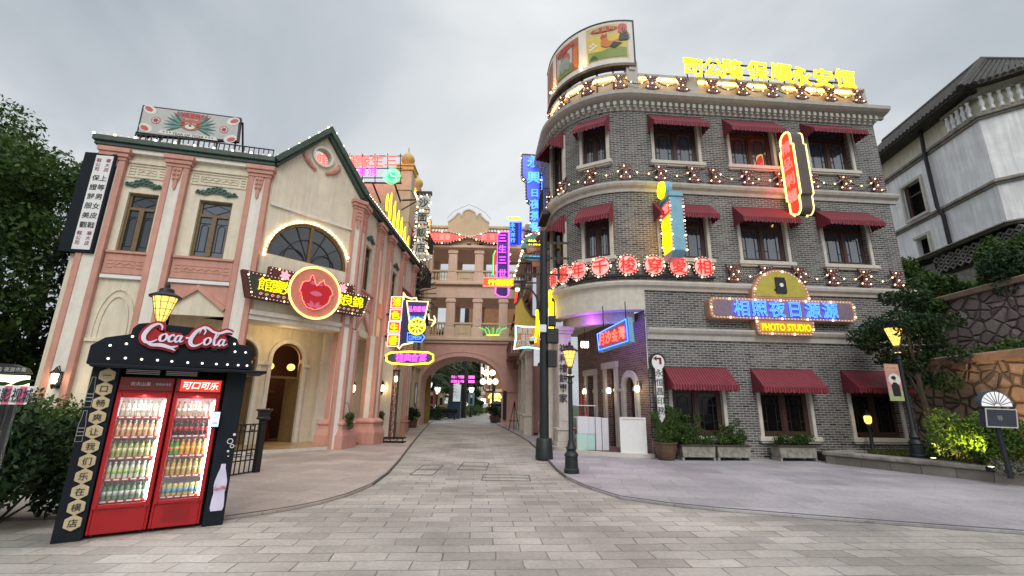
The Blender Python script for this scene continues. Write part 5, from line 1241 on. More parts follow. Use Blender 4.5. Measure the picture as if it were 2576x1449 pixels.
b = MB(); b.disc((0, 0), .26, -.02, .06, 24); b.build('dial', M['n_green'], T)
b = MB()
for k in range(16):
    a = 2*PI*k/16; da = .11; b.tube([(.22*math.cos(a-da*.6), -.04, .22*math.sin(a-da*.6)), (.48*math.cos(a-da), -.04, .48*math.sin(a-da)), (.48*math.cos(a+da), -.04, .48*math.sin(a+da)), (.22*math.cos(a+da*.6), -.04, .22*math.sin(a+da*.6))], .022, 5, True)
b.build('petal_tubes', M['n_greenw'], T)
b = MB(); b.tube([(0, -.07, 0), (.2, -.07, -.03)], .022, 5); b.tube([(0, -.07, 0), (-.07, -.07, .12)], .022, 5); b.build('clock_hand', M['globe'], T)
b = MB(); b.tube([(0, .06, 0), (0, .3, .1), (.2, .6, .2)], .03, 5); b.build('bracket', M['iron'], T)
# --- yellow flame sign
YF = hang(992, 520, 20.5)
T = thing('neon_flame_sign', 'bright yellow neon sign of upright pointed strips stepping down along the green eaves', 'neon sign', YF.mat())
for k, (x, y0, y1) in enumerate([(976, 487, 530), (982, 478, 545), (988, 492, 562), (993, 510, 578), (998, 522, 592), (1003, 540, 605), (1008, 560, 612)]):
    a, c0 = at_(YF, x, y0); a1, c1 = at_(YF, x+1, y1); b = MB(); b.tube([(a, .3*k, c0), (a-.02, .3*k, c0-.3), (a-.0, .3*k, c1)], [.01, .05, .06], 6); b.build('neon_strip', M['n_yellow'], T, smooth=True)
b = MB(); a0, c0 = at_(YF, 970, 500); a1, c1 = at_(YF, 1012, 612); b.tube([(a0, .1, c0), (a0, .1, c1), (a1, 2.0, c1), (a1, 2.0, c0-1.2)], .04, 5); b.build('rack', M['iron'], T)

# --- the bridge: two open galleries over a wide arch
br = thing('gallery_bridge', 'salmon two storey gallery bridge with balustrades closing the street over a wide arch', 'bridge', BF.mat())
xl, _ = bp(1000, 900); xr_, _ = bp(1330, 900)
ax0, _ = bp(1054, 1000); ax1, _ = bp(1262, 1000); acx = (ax0+ax1)/2; arx = (ax1-ax0)/2
zs = bp(1160, 980)[1]; za = bp(1160, 896)[1]; z1 = bp(1160, 851)[1]
A_ = [(acx+arx*math.cos(t), zs+(za-zs)*math.sin(t)**.8) for t in np.linspace(PI, 0, 25)]
b = MB(); DP = 3.6
for yy in (0, DP):
    for (a, e), (c, f) in zip(A_, A_[1:]): b.add([(a, yy, e), (c, yy, f), (c, yy, z1), (a, yy, z1)], [(0, 1, 2, 3)])
    b.add([(xl, yy, 0), (ax0, yy, 0), (ax0, yy, z1), (xl, yy, z1)], [(0, 1, 2, 3)]); b.add([(ax1, yy, 0), (xr_, yy, 0), (xr_, yy, z1), (ax1, yy, z1)], [(0, 1, 2, 3)])
for (a, e), (c, f) in zip(A_, A_[1:]): b.add([(a, 0, e), (c, 0, f), (c, DP, f), (a, DP, e)], [(0, 1, 2, 3)])
for xx in (ax0, ax1): b.add([(xx, 0, 0), (xx, DP, 0), (xx, DP, zs), (xx, 0, zs)], [(0, 1, 2, 3)])
b.build('arch_wall', M['mauve'], br)
b = MB(); b.ribbon(A_, .02, -.03, .0, False); b.ribbon([(acx+(arx+.35)*math.cos(t), zs+(za-zs+.3)*math.sin(t)**.8) for t in np.linspace(PI, 0, 25)], .05, -.03, 0, False)
for s0, s1 in ((xl, ax0), (ax1, xr_)): b.box(s0, s1, -.08, 0, zs-.12, zs+.06)
b.build('arch_moulding', M['mauve'], br)
zr = {k: bp(1160, y)[1] for k, y in dict(f1=851, b1t=812, o1t=750, m0=745, f2=712, b2t=681, o2t=628, c0=622, c1=602, top=572).items()}
colx = [bp(x, 780)[0] for x in (1070, 1133, 1201, 1266)]
cw = .62
b = MB()
b.box(xl, xr_, -.25, DP+.1, zr['f1']-.18, zr['f1']+.05); b.box(xl, xr_, -.14, DP, zr['f1']-.36, zr['f1']-.181)
b.box(xl, xr_, -.25, DP+.1, zr['f2']-.16, zr['f2']+.05); b.box(xl, xr_, -.03, DP, zr['o1t']-.0, zr['f2']-.161)
b.box(xl, xr_, -.03, DP, zr['o2t'], zr['c1']); b.box(xl, xr_, -.32, DP+.2, zr['c1'], zr['c1']+.2); b.box(xl, xr_, -.2, DP+.1, zr['c0']-.1, zr['c0']+.12)
b.build('gallery_floors', M['rose_beige'], br, bev=.03)
for x in colx:
    for lv_, (za_, zb_) in enumerate((('f1', 'o1t'), ('f2', 'o2t'))):
        for y in (0, DP-.55):
            b = MB(); A0, A1 = zr[za_], zr[zb_]; b.box(x-cw/2, x+cw/2, y, y+.55, A0+.05, A1+.01)
            if y == 0: b.box(x-cw/2-.08, x+cw/2+.08, -.07, .0, A0+.05, A0+.75); b.box(x-cw/2-.06, x+cw/2+.06, -.06, .0, A1-.3, A1-.1); b.box(x-cw/2+.1, x+cw/2-.1, -.03, .0, A0+.85, A1-.4)
            b.build('gallery_column', M['rose_beige'], br, bev=.02)
for lv, (f, t_) in enumerate((('f1', 'b1t'), ('f2', 'b2t'))):
    edges = [xl]+colx+[xr_]
    for k, (a, c) in enumerate(zip(edges, edges[1:])):
        a += cw/2; c -= cw/2
        if c-a < .2: continue
        b = MB(); zb, ztp = zr[f]+.06, zr[t_]
        b.box(a, c, -.16, .1, ztp-.12, ztp); b.box(a, c, -.14, .08, zb, zb+.1)
        if k == 2: b.box(a+.1, c-.1, -.1, .05, zb+.1, ztp-.121); b.box(a+.3, c-.3, -.13, -.1, zb+.25, ztp-.3)
        else:
            for x in np.arange(a+.1, c, .2): b.lathe([(.05, 0), (.06, .05), (.03, .12), (.075, .3), (.03, (ztp-zb)*.75), (.055, ztp-zb-.14)], 6, (x, -.03, zb+.09))
        b.build('balustrade', M['beige'], br)
        b = MB(); b.box(a, c, -.24, -.2, zb-.08, zb-.03); b.build('light_strip', glow('soft_warm_strip', (1, .55, .18), 18), br)
    b = MB()
    for x in np.arange(xl+.1, xr_, .16): b.box(x-.012, x+.012, DP-.02, DP, zr[f]+.05, zr[f]+.8)
    b.box(xl, xr_, DP-.03, DP+.01, zr[f]+.8, zr[f]+.86); b.build('rear_railing', M['iron'], br)
# roof balustrade and shaped pediment
b = MB(); zt0 = zr['c1']+.2; zt1 = zr['top']
pxc = bp(1180, 560)[0]
b.box(xl, xr_, -.2, .1, zt1-.12, zt1+.05)
for x in np.arange(xl+.1, xr_, .24):
    if abs(x-pxc) > 1.5: b.lathe([(.06, 0), (.04, .15), (.09, .4), (.04, zt1-zt0-.3), (.06, zt1-zt0-.12)], 6, (x, -.05, zt0))
b.build('roof_balustrade', M['beige'], br)
ped = [bp(x, y) for x, y in ((1128, 600), (1128, 562), (1136, 557), (1148, 546), (1152, 540), (1158, 541), (1162, 548), (1166, 538), (1172, 533), (1180, 531), (1188, 533), (1196, 539), (1200, 549), (1205, 542), (1210, 541), (1212, 548), (1222, 558), (1230, 563), (1230, 600))]
board(br, ped, -.25, .12, M['beige'], 'pediment', .03)
b = MB(); b.ribbon(ped[1:-1], .1, -.3, .14, False); b.build('pediment_coping', M['pale_stone'], br)
b = MB(); b.tube([(p[0]+(0), -.1, p[1]+.35) for p in [bp(x, y) for x, y in ((1125, 562), (1140, 545), (1160, 535), (1180, 527), (1200, 535), (1220, 547), (1235, 564))]], .012, 4); b.build('cable', M['black'], br)
b = MB()
for x in (1088, 1112, 1180, 1210, 1248): a, c = bp(x, 617); b.box(a-.14, a+.14, -.1, -.02, c-.16, c+.1)
b.build('vent_opening', M['dark'], br)
# red neon bow tie signs on the bridge
for side, pts_, chars, xs_, lab in (('l', [(1020, 581), (1128, 582), (1178, 596), (1130, 611), (1020, 611)], '司公圖書', (1082, 1097, 1112, 1126), 'red neon panel with a pointed right end on the bridge, left of the pediment centre'), ('r', [(1300, 585), (1230, 582), (1182, 597), (1228, 612), (1300, 612)], '股信', (1218, 1238), 'red neon panel with a pointed left end on the bridge, right of the pediment centre')):
    L = [bp(x, y, .45) for x, y in pts_]; T = thing('neon_sign', lab, 'neon sign', BF.mat(0, -.4, 0), 'red bow tie panels on the bridge')
    board(T, L, 0, .12, M['black'], 'board'); board(T, [(sum(a for a, _ in L)/5+(a-sum(a for a, _ in L)/5)*.95, sum(c for _, c in L)/5+(c-sum(c for _, c in L)/5)*.8) for a, c in L], -.02, -.005, glow('rose_face_'+side, (1, .10, .09), .6, (.5, .1, .1)), 'lit_face')
    for ch, x in zip(chars, xs_): a, c = bp(x, 597, .45); neon(T, ch, a, c, .5, M['n_red'], M['n_redw'], y=-.06, tube=.03, sx=.8)
    bulbs(T, L, .22, .045, -.04, every=6)
# --- right hand street houses
R2 = Frame(*RB.w(-RR+.02, 8.6).xy, 92.5-180)   # looks at the street; x runs towards the camera
rh = thing('arcade_house', 'narrow street house with balconies and shutters between the brick building and the bridge', 'building', R2.mat())
Lr = 9.2
b = MB(); flat_wall(b, -Lr, 0, 4.2, 10.6, []); flat_wall(b, -Lr, 0, 0, 4.2, [(-8.7, -6.7, .1, 3.4), (-6, -4, .1, 3.4), (-3.2, -1.2, .1, 3.4)], .5); b.box(-Lr, 0, .05, 5, 10.4, 10.6); b.build('wall', M['mauve'], rh)
b = MB(); b.box(-Lr, 0, 1.2, 1.25, 0, 4.2); b.build('arcade_lining', M['pale_stone'], rh)
for x in (-9.0, -6.35, -3.6, -.6): b = MB(); b.box(x-.22, x+.22, -.3, .1, 0, 4.2); b.box(x-.3, x+.3, -.38, .1, 0, .9); b.box(x-.34, x+.34, -.42, .1, .9, 1.0); b.build('arcade_pillar', M['pale_stone'], rh, bev=.02)
b = MB(); b.box(-Lr, 0, -.35, 0, 4.0, 4.3); b.box(-Lr, 0, -.3, 0, 7.4, 7.6); b.box(-Lr, 0, -.4, 0, 10.4, 10.75); b.build('string_course', M['pale_stone'], rh, bev=.02)
for z in (4.9, 8.0):
    for x in (-8.6, -7.0, -5.4, -3.8, -2.2, -.8):
        b = MB(); b.box(x-.45, x+.45, -.06, .02, z, z+1.9); f = b.build('shutter', M['wood'], rh); b = MB(); b.box(x-.3, x+.3, -.075, -.061, z+.15, z+1.75); b.build('pane', M['glass'], f)
b = MB()
for x in (-8.4, -5.4, -2.6): b.box(x-.6, x+.6, -.7, -.02, 6.75, 6.8); b.add([(x-.6, -.75, 6.5), (x+.6, -.75, 6.5), (x+.6, -.02, 7.2), (x-.6, -.02, 7.2)], [(0, 1, 2, 3)])
b.build('door_hood', M['awning'], rh)
b = MB(); b.box(-8.8, -4.6, -1.0, 0, 4.25, 4.4)
for x in np.arange(-8.7, -4.6, .17): b.lathe([(.03, 0), (.05, .25), (.03, .6)], 6, (x, -.92, 4.4))
for y in np.arange(-.9, 0, .17): b.lathe([(.03, 0), (.05, .25), (.03, .6)], 6, (-4.65, y, 4.4))
b.box(-8.8, -4.6, -1.0, -.86, 5.0, 5.1); b.box(-4.72, -4.58, -1.0, 0, 5.0, 5.1)
for x in (-8.6, -6.7, -4.8): b.box(x-.08, x+.08, -.5, 0, 3.75, 4.25)
b.build('balcony', plain('brown_balcony', (.22, .12, .09), .6), rh)
# yellow curved parapet wall over the canopy
GFm = hang(1330, 800, 19.6, 0); Lp = GFm.pts([(1292, 872), (1297, 765), (1312, 740), (1322, 772), (1338, 795), (1366, 806), (1372, 872)])
T = thing('curved_parapet', 'yellow wall with a scrolling brown rim above the street behind the tall pole', 'wall', GFm.mat())
board(T, Lp, 0, .3, M['yellow_wall'], 'wall_panel'); b = MB(); b.ribbon(Lp[1:-1], .09, -.06, .34, False); b.build('scroll_rim', M['bronze'], T)
# balcony of the brick building over the street, edge on
b = MB(); b.box(-RR-.38, -RR+.05, 2.3, 3.6, 8.55, 8.72)
for y in np.arange(2.3, 3.65, .14): b.tube([(-RR-.35, y, 8.72), (-RR-.35, y, 9.65)], .012, 4)
for x in np.arange(-RR-.35, -RR, .09): b.tube([(x, 2.32, 8.72), (x, 2.32, 9.65)], .012, 4)
b.tube([(-RR, 2.32, 9.65), (-RR-.35, 2.32, 9.65), (-RR-.35, 3.6, 9.65)], .022, 5); b.build('balcony', M['iron'], rb)

# --- neon signs over the street
def strip_sign(name, label, x, y, Y, deg=0): 
    F_ = hang(x, y, Y, deg); return F_, thing(name, label, 'neon sign', F_.mat())
# hanging bulb frame with four characters
F_, T = strip_sign('bulb_frame_sign', 'black hanging frame of four grey bulb edged characters on the left of the street', 1064, 570, 23.0)
P = lambda x, y: F_.px(x, y)
(a0, zt_), (a1, _) = P(1052, 490), P(1082, 490); zb_ = P(1064, 640)[1]
b = MB()
for a in (a0, a1): b.tube([(a, 0, zb_), (a, 0, zt_)], .04, 5)
for k in range(9): z = zb_+(zt_-zb_)*k/8; b.tube([(a0, 0, z), (a1, 0, z)], .03, 5)
b.box(a0-.1, a1+.1, -.1, .12, zt_, zt_+.18)
for z in (zt_-.3, zb_+.4): b.tube([(a0-.9, .1, z), (a0, 0, z)], .05, 5); b.tube([(a0-.9, .1, z-.6), (a0, 0, z-.05)], .035, 5)
b.build('frame', M['iron'], T)
for k, ch in enumerate('沙面飯店'):
    z = zt_-.5-(zt_-zb_)*.25*k; ac = (a0+a1)/2
    b = MB(); b.disc((ac, z), .38, -.05, .02, 12); d = b.build('character_plate', PAINT['lightgrey'], T); letter(d, ch, ac, z, .55, M['black'], -.07, w=.01)
    bulbs(d, arc(ac, z, .42, 0, 360, 16)[:-1], .2, .035, -.05)
bulbs(T, [(a0, zb_), (a0, zt_), (a1, zt_), (a1, zb_)], .2, .035, -.05, False)
aa = [P(x, y) for x, y in ((1040, 640), (1080, 640), (1089, 647), (1080, 655), (1038, 655))]
board(T, aa, -.1, 0, PAINT['lightgrey'], 'arrow_plate'); bulbs(T, aa, .2, .04, -.1); letter(T, 'HA XI ON', P(1058, 648)[0], P(1058, 648)[1], .24, M['black'], -.11, width=.75)
# iron spikes fan below it
T = thing('iron_spikes', 'fan of black iron spikes sticking out over the street below the hanging bulb frame', 'ironwork', hang(1046, 718, 23.5).mat())
b = MB()
for k in range(11): a = rad(60-12*k); b.tube([(0, 0, -.1*k), (1.0*math.cos(a)+.2, -.3, 1.0*math.sin(a)-.1*k)], .025, 4)
for k in range(7): b.box(-.35, .25, -.3, .3, 1.2-.32*k, 1.3-.32*k)
for x in (-.3, .2): b.tube([(x, -.2, -1), (x, -.2, 1.6)], .035, 5)
b.build('ironwork', M['iron'], T)
# four square neon boxes and the cup board
F_, T = strip_sign('neon_stack_sign', 'stacked neon sign of four square yellow characters beside a blue cup shaped board', 1040, 810, 18.5)
sq = [(999, 761), (996, 793), (992, 824), (990, 857)]
bk = [P(x, y) for x, y in ((1012, 752), (1070, 756), (1066, 850), (1030, 862), (1005, 866))]
board(T, bk, .02, .14, plain('deep_blue_board', (.02, .025, .12), .5), 'board')
for (x, y), ch in zip(sq, '活色生香'):
    a, c = P(x, y); h = .235
    board(T, [(a-h, c-h), (a+h, c-h), (a+h, c+h), (a-h, c+h)], -.02, .1, glow('rust_face_'+str(y), (1, .16, .01), .35, (.4, .08, .02)), 'character_box')
    tubes(T, [(a-h, c-h), (a+h, c-h), (a+h, c+h), (a-h, c+h)], .026, glow('rose_tube_'+str(y), (1, .45, .45), 2.2), -.04); neon(T, ch, a, c, .36, M['n_yellow'], None, y=-.06, w=.008)
cup = [P(x, y) for x, y in ((1024, 758), (1078, 760), (1066, 818), (1032, 817))]
board(T, cup, -.03, .02, plain('indigo_cup', (.04, .03, .22), .5), 'cup_board'); tubes(T, cup, .035, M['n_cream'], -.06)
letter(T, '品用慶婚', *P(1050, 778), .25, M['n_pink'], -.06, w=.008, width=.72); letter(T, '良緣 錦山香', *P(1051, 800), .16, M['n_bluew'], -.06, width=.65)
a, c = P(1050, 822); R_ = .33
b = MB(); b.disc((a, c), R_, -.07, -.04, 24); b.build('wheel_plate', plain('olive_disc', (.25, .2, .03), .5), T)
b = MB(); b.tube([(a+R_*math.cos(t), -.09, c+R_*math.sin(t)) for t in np.linspace(0, 2*PI, 25)[:-1]], .035, 6, True)
for k in range(10): t = 2*PI*k/10; b.tube([(a+.06*math.cos(t), -.09, c+.06*math.sin(t)), (a+R_*math.cos(t), -.09, c+R_*math.sin(t))], .024, 5)
b.build('neon_wheel', M['n_yellow2'], T)
arr = [P(x, y) for x, y in ((1026, 838), (1062, 840), (1069, 849), (1061, 861), (1025, 859))]
board(T, arr, -.05, .02, plain('arrow_blue', (.01, .03, .4), .5), 'arrow_board'); tubes(T, arr, .02, M['n_bluew'], -.07); letter(T, 'COMEON', *P(1045, 850), .17, M['n_bluew'], -.07, width=.52)
b = MB(); b.tube([(p[0], -.05, p[1]) for p in [P(x, y) for x, y in ((1016, 755), (1016, 736), (1022, 747), (1035, 752), (1048, 750), (1049, 758))]], .035, 5); b.tube([(p[0], -.05, p[1]) for p in [P(x, y) for x, y in ((1078, 790), (1080, 804), (1093, 807), (1086, 822), (1094, 812), (1096, 806), (1092, 795))]], .03, 5); b.tube([(p[0], -.05, p[1]) for p in [P(x, y) for x, y in ((1000, 871), (1005, 878), (1013, 868), (1040, 862))]], .035, 5)
b.build('neon_outline', M['n_cream'], T)
b = MB(); a, c = P(985, 790); b.tube([(a-.35, .1, c), (a+.6, .1, c)], .04, 5); a, c = P(980, 845); b.tube([(a-.35, .1, c), (a+.6, .1, c)], .04, 5); b.build('bracket', M['iron'], T)
# oval sign
F_, T = strip_sign('oval_sign', 'long rounded sign with pink neon characters in a yellow neon rim above the left pavement', 1031, 901, 17.2)
ov = [P(x, y) for x, y in ((972, 893), (985, 887), (1031, 885), (1078, 887), (1090, 893), (1090, 907), (1080, 914), (1031, 917), (985, 914), (973, 908))]
board(T, ov, 0, .14, plain('slate_face', (.06, .06, .10), .5), 'board'); tubes(T, ov, .04, M['n_yellow2'], -.03)
for ch, x in zip('禮典會宴', (1006, 1026, 1044, 1064)): neon(T, ch, *P(x, 900), .31, M['n_pink'], M['n_purple'], y=-.05, w=.01, tube=.02)
b = MB(); a, c = P(965, 900); b.tube([(a-.2, .1, c), (a+.4, .07, c)], .03, 5); b.tube([(P(1000, 880)[0], .07, P(1000, 880)[1]), (P(1000, 890)[0], .07, P(1000, 890)[1])], .03, 5); b.build('bracket', M['iron'], T)
# purple vertical sign and orange board
F_, T = strip_sign('purple_vertical_sign', 'purple upright neon sign with four pink characters hanging over the right of the street', 1265, 660, 23.0)
pr = [P(x, y) for x, y in ((1252, 590), (1262, 583), (1280, 585), (1279, 742), (1272, 748), (1256, 746), (1246, 738), (1250, 690))]
board(T, pr, 0, .25, plain('violet_case', (.06, .02, .20), .5), 'case'); tubes(T, pr, .04, M['n_pink'], -.03)
for ch, y in zip('三生三世', (600, 627, 655, 688)): neon(T, ch, *P(1264, y), .48, M['n_pink'], M['n_purple'], y=-.05, w=.008, tube=.02, sx=.9)
bulbs(T, [P(1283, 640), P(1283, 745)], .4, .04, -.02, False)
b = MB(); a, c = P(1280, 660); b.tube([(a, .12, c), (a+1.2, .12, c)], .04, 5); b.tube([(a, .12, c-1), (a+1.2, .12, c-1)], .04, 5); b.build('bracket', M['iron'], T)
b = MB(); 
for k, (x, col) in enumerate(((1241, 0), (1245, 1))): a, c = P(x, 640); a2, c2 = P(x, 690); b.cur = col; b.tube([(a, .1, c2), (a, .1, c), (a+.1, .1, c+.25)], .035, 5)
b.build('neon_edge', [M['n_green'], M['n_red']], T)
F_, T = strip_sign('orange_board_sign', 'orange board with yellow neon characters crossing in front of the purple upright sign', 1258, 712, 21.5)
ob = [P(x, y) for x, y in ((1216, 699), (1292, 701), (1291, 722), (1215, 720))]
board(T, ob, 0, .15, glow('orange_face', (1, .14, .02), .35, (.5, .12, .03)), 'board'); tubes(T, ob, .028, M['n_redw'], -.03)
for ch, x in zip('行銀情愛', (1236, 1254, 1270, 1284)): neon(T, ch, *P(x, 711), .34, M['n_yellow'], None, y=-.05, w=.006)
b = MB(); a, c = P(1290, 710); b.tube([(a, .08, c), (a+1.3, .08, c)], .04, 5); b.build('bracket', M['iron'], T)
# tall blue stepped sign
F_, T = strip_sign('blue_stepped_sign', 'tall stepped blue neon sign edged with bulbs beside the brick building', 1345, 480, 18.6)
st = [P(x, y) for x, y in ((1311, 386), (1362, 389), (1361, 582), (1333, 581), (1332, 545), (1333, 512), (1324, 506), (1322, 496), (1321, 455), (1314, 450), (1310, 440))]
board(T, st, 0, .22, plain('teal_black_case', (.02, .05, .05), .5), 'case')
cx = sum(a for a, _ in st)/len(st)+.1; cz = sum(c for _, c in st)/len(st)+.1
stf = [P(x, y) for x, y in ((1315, 391), (1357, 394), (1357, 577), (1337, 576), (1336, 545), (1337, 508), (1328, 502), (1326, 494), (1325, 452), (1318, 446), (1315, 437))]
board(T, stf, -.015, -.001, glow('blue_face', (.02, .07, .9), .9, (.16, .18, .28)), 'lit_face')
for ch, x, y, s in zip('永興日夜茶餐', (1343, 1342, 1345, 1346, 1346, 1346), (410, 450, 489, 517, 546, 574), (.62, .62, .42, .48, .48, .48)): neon(T, ch, *P(x, y-2), s, M['n_blue'], M['n_bluew'], y=-.05, tube=.03)
bulbs(T, st, .16, .028, -.02, every=7)
b = MB(); (a, c), (_, c2) = P(1362, 392), P(1362, 575); b.tube([(a+.05, .1, c), (a+.05, .1, c2)], .03, 6); b.build('added_glow_tube', glow('strong_blue', (.003, .03, 1), 45), T)  # extra tube, added to throw blue light onto the brick wall beside the sign
b = MB(); a, c = P(1361, 440)
for dz in (0, -1.5): b.tube([(a, .1, c+dz), (a+.9, .1, c+dz)], .035, 5)
b.build('bracket', M['iron'], T)
# small blue rack sign
F_, T = strip_sign('blue_rack_sign', 'small blue neon rack sign with a yellow headboard beside the tall blue sign', 1297, 580, 20.5)
hd_ = [P(x, y) for x, y in ((1275, 545), (1312, 546), (1312, 557), (1274, 556))]
board(T, hd_, -.05, .1, glow('lemon_head', (1, .75, .1), .7), 'headboard'); tubes(T, hd_, .03, M['n_bluew'], -.07); letter(T, '亞細亞', *P(1293, 551), .2, M['n_yellow'], -.07, w=.008, width=.55)
b = MB(); fr_ = [P(x, y) for x, y in ((1283, 560), (1312, 560), (1311, 616), (1284, 616))]; b.tube([(p[0], -.02, p[1]) for p in fr_], .03, 5, True); q0, q1 = P(1306, 560), P(1306, 616); b.tube([(q0[0], -.02, q0[1]), (q1[0], -.02, q1[1])], .025, 5); b.build('neon_border', M['n_blue'], T)
board(T, fr_, .02, .06, plain('night_blue', (.01, .015, .06), .5), 'board')
for ch, y in zip('永大洋行', (567, 579, 592, 605)): neon(T, ch, *P(1290, y), .24, M['n_blue'], M['n_bluew'], y=-.05, tube=.03)
b = MB(); a, c = P(1312, 580); b.tube([(a, .05, c), (a+.9, .05, c)], .03, 5); b.build('bracket', M['iron'], T)
# teal round cake sign
F_, T = strip_sign('teal_cake_sign', 'teal rounded sign with bulbs, yellow characters and an orange ribbon behind the tall pole', 1350, 625, 16.2)
tl = plain('teal_case', (.07, .22, .21), .5)
a, c = P(1350, 612); rx = P(1388, 612)[0]-a
up_ = [(a+rx*math.cos(t), c-.12+.52*math.sin(t)) for t in np.linspace(0, PI, 16)]+[(a-rx, c-.2), (a+rx, c-.2)]
board(T, up_, 0, .2, tl, 'upper_case', .01); bulbs(T, up_[:16], .13, .03, -.03, False, every=3)
letter(T, '特首餅', a-.05, c+.02, .22, M['n_yellow'], -.04, w=.03, width=.55)
rb_ = [(a-.4, c-.2), (a, c-.1), (a+.4, c-.2), (a+.34, c-.42), (a, c-.33), (a-.34, c-.42)]; board(T, rb_, -.03, .05, plain('rust_ribbon', (.42, .12, .03), .5), 'ribbon'); letter(T, 'QUICKLY KO', a-.02, c-.27, .12, M['white'], -.05, width=.5)
dn = [(a-rx, c-.45), (a+rx, c-.45), (a+rx*.9, c-.62), (a+.2, c-.72), (a-.2, c-.72), (a-rx*.9, c-.62)]; board(T, dn, 0, .2, tl, 'lower_case', .01); bulbs(T, [(a-rx, c-.44), (a-.4, c-.36)], .1, .03, -.03, False, every=2); letter(T, '月饼甜品', a, c-.58, .14, M['n_bluew'], -.03, width=.6)
b = MB(); b.box(a-.16, a+.16, .02, .1, c+.38, c+.5); b.box(a-.16, a+.16, .02, .1, c-.92, c-.71); b.build('hanger', PAINT['brick'], T)
b = MB(); b.tube([(a, .12, c), (a+1.1, .3, c)], .04, 5); b.build('bracket', M['iron'], T)
# ice blue framed sign
F_, T = strip_sign('ice_framed_sign', 'tan sign with white lettering in an ice blue neon frame left of the tall pole', 1330, 847, 15.0)
ic = [P(x, y) for x, y in ((1297, 819), (1312, 822), (1328, 823), (1363, 823), (1362, 850), (1365, 879), (1330, 874), (1312, 875), (1293, 879), (1298, 850))]
board(T, ic, 0, .15, glow('tan_face', (.9, .42, .12), .12, (.32, .16, .06)), 'board'); tubes(T, ic, .032, M['n_white'], -.03)
letter(T, '錦居宮', *P(1320, 833), .2, M['white'], -.05, w=.01, width=.5); letter(T, '盛記', *P(1322, 849), .2, M['white'], -.05, w=.01, width=.3); letter(T, '滴滴情意', *P(1323, 863), .2, M['white'], -.05, w=.01, width=.58)
b = MB(); 
for L in (((1352, 792), (1350, 830), (1345, 862)), ((1350, 792), (1358, 835), (1362, 866))): b.tube([(P(*p)[0], -.08, P(*p)[1]) for p in L], .04, 5)
b.build('neon_strip', M['n_yellow'], T)
b = MB(); a, c = P(1363, 830); b.tube([(a-.1, .1, c), (a+.3, .1, c)], .03, 5); b.build('bracket', M['iron'], T)
F_, T = strip_sign('yellow_edge_sign', 'bright yellow neon strips of a sign seen edge on beside the tall pole', 1385, 770, 15.6)
b = MB(); 
for x, y0, y1 in ((1384, 730, 850), (1389, 760, 830), (1352, 780, 815)): a, c0 = P(x, y0); _, c1 = P(x, y1); b.tube([(a, 0, c0), (a, 0, c1)], .05, 6)
b.build('neon_strip', M['n_yellow'], T); b = MB(); a, c = P(1384, 790); b.box(a+.05, a+.2, .05, .4, c-.8, c+.8); b.build('case', M['iron'], T)
# neon ball on the far roof
F_, T = strip_sign('roof_neon_ornament', 'small green and red neon ornament peeping over the roof edge beside the tall blue sign', 1362, 368, 20.0)
b = MB(); b.tube([(P(1358, 385)[0], 0, P(1358, 385)[1]), (P(1360, 352)[0], 0, P(1360, 352)[1])], .05, 5); b.build('neon_strip', M['n_green'], T); b = MB(); b.tube([(P(1364, 380)[0], 0, P(1364, 380)[1]), (P(1366, 345)[0], 0, P(1366, 345)[1])], .05, 5); b.build('neon_strip', M['n_red'], T); b = MB(); b.tube([(P(1366, 390)[0], .2, P(1366, 390)[1]), (P(1368, 335)[0], .2, P(1368, 335)[1])], .03, 5); b.build('rack', M['iron'], T)
for k, (L, Y, lab) in enumerate((([(1294, 694), (1303, 668), (1312, 640), (1318, 612), (1326, 590)], 20.6, 'string of bulbs climbing the dark street house right of the orange board'), ([(1336, 592), (1344, 586), (1356, 584), (1368, 590)], 16.4, 'short arch of bulbs above the teal cake sign'))):
    F_ = hang(*L[0], Y); T = thing('bulb_garland', lab, 'light garland', F_.mat(), 'bulb garlands on the right of the street'); Q = [F_.px(*p) for p in L]
    b = MB(); b.tube([(a, 0, c) for a, c in Q], .03, 5); b.build('cord', M['bronze'], T); bulbs(T, Q, .13, .04, -.05, False, every=2)
F_, T = strip_sign('green_neon_plant', 'small green neon plant shape standing on the lower gallery of the bridge', 1240, 838, 30.6)
b = MB()
for k in range(5): a, c = F_.px(1226+7*k, 842); b.tube([(a, 0, c), (a+.1*(k-2), 0, c+.35), (a+.28*(k-2), 0, c+.5)], .03, 5)
b.build('neon_leaf', M['n_green'], T); b = MB(); a0, c0 = F_.px(1224, 843); a1, c1 = F_.px(1256, 843); b.tube([(a0, .02, c0), (a1, .02, c1)], .04, 5); b.build('neon_base', M['n_yellow2'], T)
F_, T = strip_sign('red_neon_strip', 'thin red neon strip on the dark street wall under the orange board', 1300, 745, 21.0)
b = MB(); a0, c0 = F_.px(1296, 762); a1, c1 = F_.px(1302, 728); b.tube([(a0, 0, c0), (a1, 0, c1)], .035, 5); b.build('neon_tube', M['n_red'], T); b = MB(); b.tube([(a0+.1, .1, c0), (a1+.1, .1, c1)], .05, 5); b.build('neon_case', M['iron'], T)

